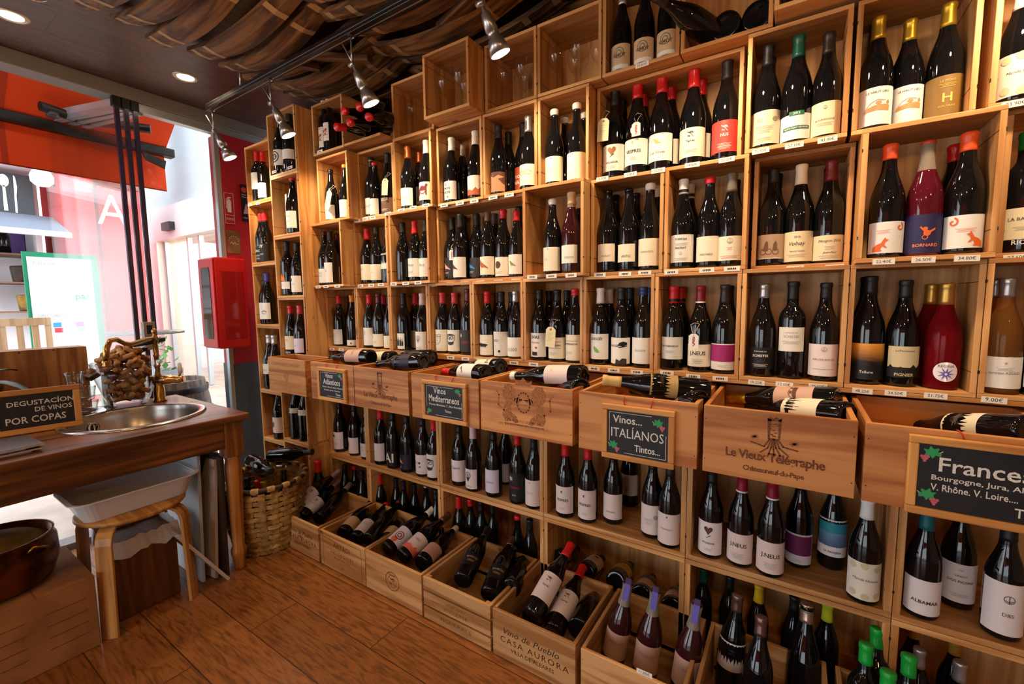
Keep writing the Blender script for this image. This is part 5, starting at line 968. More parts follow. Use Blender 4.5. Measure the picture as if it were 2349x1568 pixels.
# ------------------------------------------------------------------ bottles
PROF = {
 'b': [(.0, .004), (.022, .006), (.033, .001), (.0362, .003), (.0378, .010), (.0378, .145), (.0368, .160), (.0340, .176), (.0298, .191), (.0248, .206), (.0205, .220), (.0172, .235), (.0155, .250), (.0147, .268), (.0142, .287), (.0156, .288), (.0156, .296), (.0140, .300), (.0, .300)],
 'x': [(.0, .004), (.022, .006), (.033, .001), (.0352, .003), (.0365, .010), (.0365, .180), (.0358, .191), (.0330, .202), (.0275, .212), (.0210, .220), (.0165, .229), (.0150, .242), (.0146, .265), (.0143, .287), (.0156, .288), (.0156, .296), (.0140, .300), (.0, .300)],
 'ch': [(.0, .004), (.024, .006), (.037, .001), (.041, .004), (.043, .012), (.043, .130), (.0415, .150), (.0375, .170), (.0315, .190), (.0250, .210), (.0198, .230), (.0168, .250), (.0150, .270), (.0150, .284), (.0168, .286), (.0168, .296), (.0130, .300), (.0, .300)],
}
PROF['rose'] = [(r * 1.06, z) if .2 > z > .05 else (r * 1.02, z) for r, z in PROF['b']]
PROF['amber'] = PROF['clear'] = PROF['clearred'] = PROF['rosedk'] = PROF['b']
def rad_at(ty, z):
    P = PROF[ty][2:-1]
    for (r0, z0), (r1, z1) in zip(P, P[1:]):
        if z0 <= z <= z1 and z1 > z0:
            return r0 + (r1 - r0) * (z - z0) / (z1 - z0)
    return P[-1][0]
dark_glass = mat('dark_bottle_glass', (.0045, .0045, .0055), .035, spec=.6, coat=0)
def coloured_glass(key, base, tr=.85):
    m = mat(key, base, .04, trans=tr, ior=1.18)
    return m
GLASS = {'b': dark_glass, 'x': dark_glass, 'ch': dark_glass,
         'rose': coloured_glass('rose_wine', (.42, .012, .02), .7), 'amber': coloured_glass('amber_wine', (.78, .33, .08), .85),
         'clear': mat('red_in_clear_glass', (.03, .006, .008), .04, spec=.6), 'clearred': mat('bright_red_wine', (.085, .006, .014), .04, spec=.6), 'rosedk': mat('dark_rose_wine', (.035, .007, .008), .04, spec=.6)}
neck_glass = mat('clear_neck_glass', (.72, .62, .50), .05, trans=.7, ior=1.15)
BODY = {}
def body_mesh(ty, top=.3001):
    k = (PROF[ty] is PROF['b'] and 'b' or ty, top)
    if k not in BODY:
        P = [p for p in PROF[ty] if p[1] < top]
        if top < .3:
            P = P + [(rad_at(ty, top), top), (0, top)]
        BODY[k] = MB().lathe(P, 24).mesh('glass')
    return BODY[k]
def cap_mesh(ty, ln):
    ty = 'b' if PROF[ty] is PROF['b'] else ty
    k = ('cap', ty, round(ln, 3))
    if k not in BODY:
        z0 = .3005 - ln
        P = [(rad_at(ty, z0) - .001, z0)] + [(rad_at(ty, z) + .0007, z) for z in [z0] + [z0 + (.284 - z0) * i / 4 for i in range(1, 5)] if z < .2865]
        if z0 < .285: P += [(.0163, .2872), (.0166, .2895), (.0166, .296), (.0158, .2992), (.0140, .3008), (0, .3008)]
        else: P = [(.0158, z0), (.0166, z0 + .002), (.0166, .297), (.0150, .3008), (0, .3008)]
        BODY[k] = MB().lathe(P, 20).mesh('capsule')
    return BODY[k]
def wax_mesh(ty, ln):
    ty = 'b' if PROF[ty] is PROF['b'] else ty
    k = ('wax', ty, round(ln, 3))
    if k not in BODY:
        z0 = .3005 - ln
        P = [(rad_at(ty, z0), z0), (rad_at(ty, z0) + .0016, z0 + .0015)] + [(max(rad_at(ty, z), .0145) + .0018, z) for z in (z0 + (.282 - z0) * i / 3 for i in range(1, 4)) if z < .285] + [(.0178, .288), (.0180, .2935), (.0172, .2985), (.0140, .3020), (0, .3030)]
        P = [p for i, p in enumerate(P) if i == 0 or p[1] > P[i - 1][1]]
        BODY[k] = MB().lathe(P, 20).mesh('wax')
    return BODY[k]
ARTC2 = {'sun': 'sun'}
def label_on(parent, ty, col, half, z0, z1, prints):
    """A paper label round the bottle, facing its own -y, with its print."""
    a = math.radians(half)
    z1 = min(z1, .165 if ty != 'x' else .195)
    z0 = max(z0, .008)
    if z1 - z0 < .012: z1 = z0 + .03
    r = rad_at(ty, (z0 + z1) / 2) + .0006
    n = 14
    vs, fs = [], []
    for i in range(n + 1):
        t_ = -a + 2 * a * i / n
        for z in (z0, z1):
            rr = max(rad_at(ty, z) + .0006, r if z == z0 else 0)
            vs.append((rr * math.sin(t_), -rr * math.cos(t_), z))
    fs = [(2 * i, 2 * i + 2, 2 * i + 3, 2 * i + 1) for i in range(n)]
    if col == 'oval':
        vs, fs = [(0, 0, 0)], []
        P = circ(0, 0, .5, 28)
        vs = [(r * math.sin(x * 2 * a), -r * math.cos(x * 2 * a), (z0 + z1) / 2 + y * (z1 - z0)) for x, y in P]
        bm0 = flat_mesh([[(x * 2 * a * r, (z0 + z1) / 2 + y * (z1 - z0)) for x, y in P]])
        lab = obj('label', wrap(bm0, r, a * r, 'label'), paper(col), parent)
    else:
        lab = obj('label', MB().add(vs, fs, True), paper(col), parent)
    h = z1 - z0
    W = 2 * r * min(math.sin(min(a, 1.45)), 1)
    rp = r + .0004
    if col == 'dots':
        prints = [('art', 'dot', u, v, .26, 'sand') for u, v in ((-.85, .12), (-.1, .08), (.7, .14), (-.8, .85), (0, .9), (.75, .85))] + list(prints)
    if col == 'speckle':
        prints = [('art', 'dot', random.uniform(-.8, .8), random.uniform(.05, .95), .03, 'grey') for _ in range(26)] + list(prints)
    layers = {}
    for q in prints:
        if q[0] == 'text':
            _, s, u, v, sz, c, st = q
            d = layers.setdefault((c, 'lettering', 1), ([], []))
            cu, cv = u * W / 2, z1 - v * h
            w_ = sz * W * .92
            if s in '_~':                                # print too small to read: fine rules
                for k in range(2 if h < .05 else 3):
                    ww = w_ * (1, .7, .85)[k]
                    zz = cv + .0022 - k * .0034
                    if s == '~':
                        d[0].extend(stroke([(cu - ww / 2 + ww * i / 7, zz + random.uniform(-.0015, .0015)) for i in range(8)], .0014))
                    else:
                        d[0].append([(cu - ww / 2, zz), (cu + ww / 2, zz), (cu + ww / 2, zz + .0009), (cu - ww / 2, zz + .0009)])
            else:
                V, Fc, tw, th_ = text_mesh(s, st)
                k = min(w_ / tw, h * (.8 if len(s) < 3 else .42) / th_)
                d[1].append((V, Fc, cu - tw * k / 2, cv - th_ * k / 2, k, k))
        else:
            _, s, u, v, sz, c = q
            d = layers.setdefault((c, 'emblem', 0 if s in ('panel', 'upper', 'sunset', 'ship', 'strip', 'strip2', 'strip3') else 1), ([], []))
            cu, cv = u * W / 2, z1 - v * h
            kx = sz * W
            ky = kx
            if s in ('panel', 'upper', 'ship', 'sunset'):
                kx = 2 * a * r * sz; ky = h * .95
            elif s in ('strip2', 'strip3'):
                kx = W * sz; ky = h
            elif s == 'hairband':
                kx = 2 * a * r; ky = h
            elif s in ('hillred', 'hills'):
                kx = 2 * a * r * .98; ky = h * .8
            elif s == 'cyclists':
                ky = min(kx, h)
            elif s not in ('rule', 'wave', 'flames'):
                kx = ky = min(kx, h * .92)
            for p in picture(s):
                d[0].append([(cu + x * kx, cv + y * ky) for x, y in p])
    for (c, nm, lay), (polys, texts) in sorted(layers.items(), key=lambda q: q[0][2]):
        bm = flat_mesh(polys, texts)
        rr = rp + lay * .0003
        m = sunset_mat if c == 'sun' else mat('ink_' + c, PAL.get(c, '333333'), .6)
        if c == 'seablue': m = ship_mat
        obj(nm, wrap(bm, rr, a * r + .01, nm), m, lab)
    return lab
def ramp_z(key, stops):
    """A printed picture whose colours run up the label (object z)."""
    m = mat(key, '808080', .5)
    N, L, p = nodes_of(m)
    tc = N.new('ShaderNodeTexCoord'); sp = N.new('ShaderNodeSeparateXYZ'); n = N.new('ShaderNodeTexNoise'); n.inputs['Scale'].default_value = 60
    mp = N.new('ShaderNodeMapping'); mp.inputs['Scale'].default_value = (.5, .5, 3)
    L.new(tc.outputs['Object'], mp.inputs[0]); L.new(mp.outputs[0], n.inputs['Vector'])
    L.new(tc.outputs['Object'], sp.inputs[0])
    ad = N.new('ShaderNodeMath'); ad.operation = 'MULTIPLY_ADD'; ad.inputs[1].default_value = .012
    L.new(n.outputs['Fac'], ad.inputs[0]); L.new(sp.outputs['Z'], ad.inputs[2])
    mr = N.new('ShaderNodeMapRange'); mr.inputs['From Min'].default_value = stops[0][0]; mr.inputs['From Max'].default_value = stops[-1][0]
    L.new(ad.outputs[0], mr.inputs['Value'])
    cr = N.new('ShaderNodeValToRGB')
    E = cr.color_ramp.elements
    for i, (z, c) in enumerate(stops):
        e = E[i] if i < 2 else E.new(0)
        e.position = (z - stops[0][0]) / (stops[-1][0] - stops[0][0]); e.color = lin(c)
    L.new(mr.outputs[0], cr.inputs[0]); L.new(cr.outputs[0], p.inputs['Base Color'])
    return m
sunset_mat = ramp_z('sunset_print', [(.07, '14100f'), (.085, '3a1a10'), (.09, 'c8401a'), (.10, 'ee6a20'), (.125, 'f4a23a')])
ship_mat = ramp_z('ship_print', [(.06, '2a1a45'), (.085, '3a205a'), (.09, 'd8d0d8'), (.098, '2f8fa0'), (.13, '6f93b8')])
CAPW = {'redwax': 'red-waxed', 'orangewax': 'orange-waxed', 'wax': 'white-waxed', 'redtop': 'red-topped', 'none': 'bare-necked', 'dkneck': 'bare-necked', 'cork': 'corked', 'wine': 'wine-capped', 'dbrown': 'brown-capped',
        'bandred': 'red-banded', 'goldm': 'gold-capped', 'gold': 'gold-capped', 'gold2c': 'gold-capped', 'silverw': 'silver-capped', 'dkblack': 'black-capped', 'crown': 'crown-capped', 'whiteband': 'white-banded', 'blackband': 'black-banded',
        'greys': 'grey-capped', 'greens': 'green-capped', 'plumg': 'bronze-capped', 'maroonglass': 'maroon-capped', 'greyblue': 'blue-grey-capped', 'greyband': 'grey-capped', 'dgreen': 'dark-green-capped', 'foil': 'foil-topped', 'tab': 'purple-sealed', 'yellow': 'yellow-waxed'}
BOTTLE_NAME = {'rose': 'rose_wine_bottle', 'amber': 'orange_wine_bottle', 'ch': 'champagne_bottle'}
def fit_label(*forms):
    for s in forms:
        if len(s.replace('-', ' ').split()) <= 16 and len(s.split()) <= 16:
            return s
    return ' '.join(forms[-1].replace('-', ' ').split()[:16])
WAX = {'redwax', 'wax', 'orangewax', 'yellow', 'redtop'}
def make_bottle(ty, cap, cl, col, half, z0, z1, prints, label, group, scale=1.0):
    r = thing(BOTTLE_NAME.get(ty, 'wine_bottle'), label, 'wine bottle', group=group)
    if ty in ('clear', 'clearred'):
        lvl = .225 if ty == 'clearred' else .245
        shared('glass', body_mesh('b', lvl), GLASS[ty], r)
        k = 'neck%s' % lvl
        if k not in BODY:
            BODY[k] = MB().lathe([(rad_at('b', lvl), lvl)] + [p for p in PROF['b'] if p[1] > lvl], 24).mesh('neck')
        shared('neck', BODY[k], neck_glass, r)
    else:
        shared('glass', body_mesh(ty), GLASS[ty], r)
    if cap == 'cork':
        shared('cork', cap_mesh('b', .045), mat('cap_cork', 'd9b48a', .75), r)
    elif cap == 'tab':
        o = obj('neck_seal', MB().box(-.0085, .0085, -.0168, -.0160, .245, .3015).box(-.0085, .0085, -.0168, .0168, .3010, .3016), capmat('tab'), r)
        shared('neck', body_neck(), neck_glass, r)
    elif cap not in ('none', 'dkneck'):
        (shared('wax_top' if cap in WAX else 'capsule', (wax_mesh if cap in WAX else cap_mesh)(ty, cl), capmat(cap), r))
        if cap in ('bandred', 'whiteband', 'blackband', 'greyband', 'crimson'):
            k = 'band' + cap
            if k not in BODY:
                zz = .3005 - cl
                b0, b1 = (zz + .006, zz + .016) if cap in ('bandred', 'whiteband') else ((.283, .2865) if cap in ('blackband', 'greyband') else (zz + .001, zz + .006))
                BODY[k] = MB().lathe([(rad_at('b', b0) + .0011, b0), (rad_at('b', b1) + .0011, b1)], 20).mesh('band')
            shared('band', BODY[k], mat('cap_black') if cap in ('bandred', 'whiteband') else mat('cap_white', CAPC['white'][0], .4), r)
    if col:
        label_on(r, ty, col, half, z0, z1, prints)
    return r
def body_neck():
    if 'necktop' not in BODY:
        BODY['necktop'] = MB().lathe([(rad_at('b', .225) + .0006, .225), (rad_at('b', .25) + .0006, .25), (.0150, .27), (.0165, .288), (.0165, .296)], 20).mesh('neck')
    return BODY['necktop']
def the_bottle_label(cap, desc, pos, where, many):
    cw = CAPW.get(cap, cap + '-capped')
    d2 = desc.split(' and ')[0]
    return fit_label('%s bottle, %s, %s in %s' % (cw, desc, pos, where), '%s bottle, %s, %s, %s' % (cw, desc, pos, where), '%s bottle, %s, %s in %s' % (cw, d2, pos, where),
                     'bottle, %s, %s, %s' % (d2, pos, where), '%s bottle, %s, %s' % (cw, pos, where))
for x, y, z, s, ty, cap, cl, col, half, z0, z1, prints, (cw, desc, pos, many, where), group in BOTTLES:
    if pos:
        lab = the_bottle_label(cap, desc, pos, where.replace('above the chalkboards', 'above chalkboards'), many)
    else:
        lab = fit_label('dark bottle with %s, %s' % (desc, where), 'dark bottle, %s, bottom shelf' % desc)
    r = make_bottle(ty, cap, cl, col, half, z0, z1, prints, lab, group)
    r.location = (x, y, z); r.scale = (s, s, s)
    r.rotation_euler = (0, 0, math.radians(random.uniform(-5, 5)) + math.radians({'A': 0}.get(where[0], 0)))
CAM = Vector((0, 0, 1.25))
def lay(r, base, axis, s, up_bias=.6):
    z = Vector(axis).normalized()
    p = Vector(base) + z * .1
    f = ((CAM - p).normalized() + Vector((0, 0, up_bias)))
    f = (f - f.dot(z) * z).normalized()
    yv = -f; xv = yv.cross(z)
    r.matrix_world = Matrix(((xv.x * s, yv.x * s, z.x * s, base[0]), (xv.y * s, yv.y * s, z.y * s, base[1]), (xv.z * s, yv.z * s, z.z * s, base[2]), (0, 0, 0, 1)))
for base, ax, s, ty, cap, cl, col, z0, z1, prints, (cw, desc, plc), group in LYING:
    c2 = CAPW.get(cap, cap + '-capped')
    if plc: lab = fit_label('%s bottle, %s, in %s' % (c2, desc, plc), '%s bottle, %s, %s' % (c2, desc.split(' and ')[0], plc), 'bottle, %s, %s' % (desc.split(' and ')[0], plc), '%s bottle, %s' % (c2, desc))
    else: lab = desc
    r = make_bottle(ty, cap, cl, col, 75, z0, z1, prints, lab, group)
    lay(r, base, ax, s, .6 if abs(ax[2]) < .8 else 0)
    if cap == 'foil':
        cage = MB()
        for k in range(4):
            a = k * math.pi / 2
            cage.tube([(.0175 * math.cos(a), .0175 * math.sin(a), .278), (.0178 * math.cos(a), .0178 * math.sin(a), .298), (.004 * math.cos(a), .004 * math.sin(a), .304)], .0008, 5)
        cage.lathe([(.0176, .277), (.0184, .278), (.0176, .279)], 20)
        obj('wire_cage', cage, mat('wire_steel', 'c9c4c0', .25, .9), r)

# ------------------------------------------------------------------ open crates
def open_crate(x0, x1, y0, y1, z0, z1, label, cat, group, t=.012, slats=False, m=crate_wood):
    c = thing('wooden_crate', label, cat, ((x0 + x1) / 2, (y0 + y1) / 2, z0), 0, group)
    hw, hd, h = (x1 - x0) / 2, (y1 - y0) / 2, z1 - z0
    obj('floor_board', MB().box(-hw + t, hw - t, -hd + t, hd - t, .001, .009), m('x'), c)
    for s in (-1, 1):
        a, b = sorted((s * hw, s * (hw - t)))
        obj('side_panel', MB().box(a, b, -hd + t, hd, 0, h), m('y'), c, bevel=.0015)
    obj('back_panel', MB().box(-hw + t, hw - t, hd - t, hd, 0, h), m('x'), c, bevel=.0015)
    if slats:
        f = MB()
        for a, b in ((0, .048), (.056, .112), (.120, h)):
            f.box(-hw, hw, -hd, -hd + t, a, b)
        for s in (-1, 1):
            f.box(min(s * (hw - .03), s * (hw - .012)), max(s * (hw - .03), s * (hw - .012)), -hd + t, -hd + t + .012, 0, h)
        fr = obj('front_panel', f, m('x'), c, bevel=.0015)
    else:
        fr = obj('front_panel', MB().box(-hw, hw, -hd, -hd + t, 0, h), m('x'), c, bevel=.0015)
    nails = MB()
    for s in (-1, 1):
        for z in (h * .2, h * .8):
            nails.prism(circ(s * (hw - .006), z, .0016, 8), -.0006, (0, -hd, 0), (1, 0, 0), (0, 0, 1), (0, 1, 0))
    obj('nails', nails, mat('nail', '3a2a20', .5), fr)
    return c, fr, hw, hd, h
BURN = 'burn'; PAL['burn'] = '5d2e18'; PAL['burnlight'] = '9a5c30'; PAL['stamp'] = '3a2a1c'
def tower(sz, cx, cy):
    R = random.Random(4)
    P = [[(-.13, .02), (-.15, .55), (.15, .55), (.13, .0)]]
    P = [[(-.13, .0), (-.15, .52), (-.06, .5), (-.09, .0)], [(.13, .0), (.15, .54), (.08, .5), (.09, .02)], [(-.15, .5), (-.1, .58), (-.03, .52), (.04, .58), (.1, .52), (.15, .56), (.14, .47), (-.14, .45)]]
    for i in range(12):
        y = R.uniform(.05, .42); x = R.uniform(-.08, .05)
        P += stroke([(x, y), (x + R.uniform(.02, .07), y + R.uniform(-.02, .02))], .018)
    for x1, y1, x2, y2 in ((-.2, -.2, -.5, -.12), (-.12, -.22, -.28, -.36), (0, -.25, .02, -.42), (.12, -.2, .3, -.34), (.2, -.15, .5, -.2), (.05, -.2, .16, -.4), (-.05, -.2, -.12, -.44)):
        P += stroke([(x1 * .4, .02), (x1, y1), (x2, y2)], .035)
    for cx_, cy_ in ((-.42, .02), (.42, -.04)):
        for k in range(9):
            a = k * .7
            P.append([(cx_, cy_ + .02), (cx_ + .12 * math.cos(a), cy_ + .09 * math.sin(a)), (cx_ + .02, cy_ - .02)])
    return [[(cx + x * sz, cy + y * sz) for x, y in p] for p in P]
def lions(sz, cx, cy):
    lion = [[(-.5, -.3), (-.44, -.42), (-.3, -.4), (-.3, -.1), (-.18, .05), (-.2, .25), (-.3, .36), (-.42, .34), (-.5, .22), (-.48, .08), (-.42, .0), (-.46, -.1)]]
    leg = [[(-.24, -.05), (-.1, -.02), (-.02, .06), (-.08, .1), (-.2, .08)], [(-.3, -.2), (-.16, -.3), (-.12, -.42), (-.2, -.44), (-.3, -.34)]]
    tail = stroke([(-.46, -.2), (-.6, -.1), (-.58, .1), (-.64, .2)], .03)
    half = lion + leg + tail
    P = half + [[(-x, y) for x, y in p] for p in half]
    P += ring(0, 0, .15, .03, 16, .2) + stroke([(-.1, -.05), (.1, -.05)], .02) + stroke([(-.1, .05), (.1, .05)], .02)
    P += [[(-.18, .34), (-.2, .46), (-.1, .4), (0, .5), (.1, .4), (.2, .46), (.18, .34)]] + stroke([(-.45, -.46), (.45, -.46)], .03)
    return [[(cx + x * sz, cy + y * sz) for x, y in p] for p in P]
def telegraphe(fr, hd, h, k, m):
    drawing_on(fr, tower(.10 * k, .0, h * .62), 'burn', (0, -hd - .0006, 0), m=m)
    words_on(fr, [('Le Vieux Télégraphe', .0, h * .26, .21 * k, .03 * k, 'g'), ('Châteauneuf-du-Pape', .0, h * .11, .13 * k, .017 * k, 'g')], 'burn', (0, -hd - .0006, 0), m=m)
burn = mottled('burnt_mark', '4a2210', '8a5024', 240, .7)
burn2 = mottled('faded_burnt_mark', '8a4f26', 'b97a42', 160, .7)
stamp = mat('stamp_ink', '33241a', .7)
CY0, CY1, CZ0, CZ1 = 1.218, 1.56, .7948, .974
DR = [(-2.335, -2.0, 'crest crate at doorway end of the drawer row'), (-1.953, -1.632, 'drawer crate behind the first small chalkboard'), (-1.628, -1.29, 'drawer crate burnt with a small tower and gothic letters'),
      (-1.272, -.936, 'drawer crate behind the second small chalkboard'), (-.928, -.57, 'drawer crate burnt with two lions holding a shield'), (-.549, -.206, 'knotty drawer crate behind the third chalkboard'),
      (-.192, .128, 'largest looking drawer crate burnt with tower and gothic letters'), (.141, .47, 'drawer crate behind the big last chalkboard')]
crates = []
for i, (x0, x1, lab) in enumerate(DR):
    crates.append(open_crate(x0, x1, CY0, CY1 if i else 1.373, CZ0, CZ1, 'orange pine ' + lab, 'wooden crate', 'drawer crates along the middle of the wine wall'))
c, fr, hw, hd, h = crates[0]
arc = []
drawing_on(fr, ring(0, h * .5, .02, .004, 4, .03) + ring(0, h * .5, .012, .003, 4, .02), 'burn', (0, -hd - .0006, 0), m=burn2)
words_on(fr, [('DOMAINE ILLANDRY', 0, h * .78, .25, .018), ('MIS EN BOUTEILLE', 0, h * .22, .22, .012), ('FRANCE', 0, h * .1, .07, .009)], 'burn', (0, -hd - .0006, 0), m=burn2)
telegraphe(crates[2][1], crates[2][3], crates[2][4], 1.0, burn)
telegraphe(crates[6][1], crates[6][3], crates[6][4], 1.0, burn)
c, fr, hw, hd, h = crates[4]
drawing_on(fr, lions(.17, 0, h * .66), 'burn', (0, -hd - .0006, 0), m=burn2)
words_on(fr, [('CHATEAU LEOVILLE', 0, h * .27, .13, .009), ('MIS EN BOUTEILLE AU CHATEAU', 0, h * .18, .2, .009)], 'burn', (0, -hd - .0006, 0), m=burn2)
# floor crates
FCY0, FCY1, FCH = 1.172, 1.512, .172
FL = [(-2.165, -1.895, 'lettered pale crate beside the basket', 0), (-1.878, -1.55, 'floor crate with bordered print', 0), (-1.546, -1.206, 'floor crate with round seal print', 0),
      (-1.196, -.868, 'slatted floor crate', 1), (-.858, -.538, 'lettered floor crate full of cream labelled bottles', 0), (-.520, -.212, 'floor crate with three purple sealed bottles', 0),
      (-.196, .118, 'floor crate with plum capsules and champagne', 0), (.140, .46, 'floor crate with green capsules', 0)]
fcr = [open_crate(x0, x1, FCY0, FCY1, 0.0005, FCH, 'pale pine ' + lab, 'wooden crate', 'wine crates on the floor along the wall', slats=bool(s), m=lambda a: wood('pale_crate_' + a, a, 'd2a06a', 'a8713d', .5, grain=.9)) for x0, x1, lab, s in FL]
for k in (0, 4):
    c, fr, hw, hd, h = fcr[k]
    words_on(fr, [('Vino de Pueblo', -.005, h * .56, hw * 1.35, .022, 'i'), ('CASA AURORA', .005, h * .37, hw * 1.65, .021, 'w'), ('VILLA DE ALBARES', .0, h * .22, hw * 1.05, .014)], 'stamp', (0, -hd - .0006, 0), m=stamp)
c, fr, hw, hd, h = fcr[1]
words_on(fr, [('ARTADI', 0, h * .66, .12, .022), ('VALDEGINES', 0, h * .46, .17, .014, 'w'), ('Rioja Alavesa', 0, h * .33, .12, .010, 'i'), ('2014', 0, h * .12, .03, .008)], 'stamp', (0, -hd - .0006, 0), m=burn)
drawing_on(fr, sum([stroke(q, .0016) for q in ([(-.14, .012), (.14, .012)], [(.14, .012), (.14, .158)], [(.14, .158), (-.14, .158)], [(-.14, .158), (-.14, .012)])], []), 'stamp', (0, -hd - .0006, 0), name='border_line', m=burn)
c, fr, hw, hd, h = fcr[2]
drawing_on(fr, ring(.0, .085, .04, .003, 28) + ring(0, .085, .026, .0015, 24) + [[(x * .04, .085 + y * .04) for x, y in p] for p in picture('vine')], 'stamp', (0, -hd - .0006, 0), m=burn)
words_on(fr, [('REGINA', 0, .109, .04, .009)], 'stamp', (0, -hd - .0007, 0), m=burn)
c, fr, hw, hd, h = fcr[3]
words_on(fr, [('JOSEP GRAU', 0, .091, .09, .010), ('VITICULTOR', 0, .068, .12, .016), ('FIGUERALS', 0, .022, .15, .015)], 'stamp', (0, -hd - .0006, 0), m=burn)
drawing_on(fr, stroke([(-.13, .085), (-.08, .085)], .0015) + stroke([(.08, .085), (.13, .085)], .0015), 'stamp', (0, -hd - .0006, 0), name='border_line', m=burn)
c, fr, hw, hd, h = fcr[0]
so = obj('sticker', MB().box(hw + .0002, hw + .0008, .03, .16, .105, .158), mat('red_sticker', 'd8402a', .5), c)

# ------------------------------------------------------------------ chalkboards hung on the drawer crates
chalk = mottled('chalk', 'eeeae2', 'c9c5bd', 400, .8)
slate = mottled('slate', '1d1a1e', '131115', 30, .55)
frame_wood = lambda a: wood('frame_pine_' + a, a, 'd99c55', 'b97a3a', .45, vary=.1)
def grapes(cx, cy, s, flip=1):
    R = random.Random(2)
    leaf = [[(cx + s * x * flip, cy + s * y) for x, y in ((-.5, 0), (-.3, .12), (-.35, .4), (-.1, .28), (.1, .5), (.18, .22), (.45, .25), (.3, 0), (.4, -.25), (.1, -.18), (-.05, -.4), (-.2, -.15), (-.45, -.22))]]
    berry = [circ(cx + s * (.35 * flip + .16 * x * flip), cy + s * (-.45 + .16 * y), s * .1, 8) for x, y in ((-1, 1), (0, 1.1), (1, 1), (-.5, .1), (.5, .1), (0, -.9))]
    vine = stroke([(cx + s * (-.3 - .25 * t * math.cos(6 * t)) * flip, cy + s * (.25 + .25 * t * math.sin(6 * t))) for t in [i / 10 for i in range(11)]], s * .05)
    return leaf, berry, vine
def chalkboard(x0, x1, z0, z1, y, label, lines, deco, border=True, cords=True, rail=.017):
    b = thing('chalkboard', label, 'chalkboard', ((x0 + x1) / 2, y, z0), 0, 'chalkboards hung on the drawer crates' if cords else None)
    hw, h = (x1 - x0) / 2, z1 - z0
    for q in ((-hw, hw, -.013, 0, 0, rail), (-hw, hw, -.013, 0, h - rail, h)):
        obj('frame_rail', MB().box(*q), frame_wood('x'), b, bevel=.003)
    for q in ((-hw, -hw + rail, -.013, 0, rail, h - rail), (hw - rail, hw, -.013, 0, rail, h - rail)):
        obj('frame_rail', MB().box(*q), frame_wood('z'), b, bevel=.003)
    obj('slate', MB().box(-hw + rail, hw - rail, -.008, -.002, rail, h - rail), slate, b)
    words_on(b, lines, 'chalk', (0, -.0085, 0), m=chalk, st='h')
    if border:
        q = hw - rail - .006; za, zb = rail + .006, h - rail - .006
        drawing_on(b, stroke([(-q, za + .03), (-q, zb), (q - .04, zb)], .0012) + stroke([(q, zb - .05), (q, za), (-q + .045, za)], .0012), 'chalk', (0, -.0085, 0), name='border_line', m=chalk)
    for cx, cz, s, fl in deco:
        leaf, berry, vine = grapes(cx, cz, s, fl)
        drawing_on(b, leaf, '2f9a5a', (0, -.0088, 0), name='grape_leaf'); drawing_on(b, berry, 'c8606a', (0, -.0089, 0), name='grape_drawing'); drawing_on(b, vine, 'chalk', (0, -.0087, 0), name='tendril', m=chalk)
    if cords:
        for s in (-.35, .35):
            obj('red_cord', MB().tube([(s * hw, -.004, h - .002), (s * hw * 1.1, -.006, h + .012), (s * hw * 1.15, .006, CZ1 - z0 + .002), (s * hw * 1.15, .016, CZ1 - z0 + .001)], .0016, 6), mat('red_cord', 'c02a22', .6), b)
    return b
yb = CY0 - .0005
chalkboard(-1.885, -1.675, .800, .955, yb, 'small chalkboard lettered Vinos Atlánticos hung on a drawer crate', [('Vinos', -.018, .108, .058, .022), ('Atlánticos', 0, .077, .125, .026), ('Ribeira, Bierzo, Rioja, Navarra', .005, .060, .150, .009), ('Gredos, Jerez, Canarias', .0, .046, .120, .009), ('Tintos', .045, .030, .035, .010)], [(.065, .122, .026, 1)])
chalkboard(-1.205, -.985, .800, .955, yb, 'small chalkboard lettered Vinos Mediterraneos hung on a drawer crate', [('Vinos', -.02, .106, .062, .024), ('Mediterraneos', 0, .074, .150, .026), ('Priorat, Montsant, T. Alta, Penedés', .006, .058, .160, .009), ('Tintos', .02, .038, .032, .010)], [(.07, .122, .026, 1), (-.075, .036, .024, -1)])
chalkboard(-.470, -.262, .785, .948, yb, 'chalkboard lettered Vinos Italianos hung on the knotty drawer crate', [('Vinos...', -.028, .110, .085, .022), ('ITALÍANOS', 0, .068, .150, .034, ''), ('Tintos...', .03, .032, .072, .020)], [(.060, .122, .030, 1), (-.068, .042, .030, 1)])
chalkboard(.212, .470, .792, .962, yb, 'big chalkboard lettered Franceses hung on the last drawer crate', [('Franceses', .005, .098, .17, .030), ('Bourgogne, Jura, Alsace', -.01, .076, .160, .014), ('V. Rhône. V. Loire....', -.028, .057, .125, .014), ('Tintos', .06, .028, .058, .019)], [(-.092, .135, .03, -1), (-.094, .045, .03, 1)], border=False)

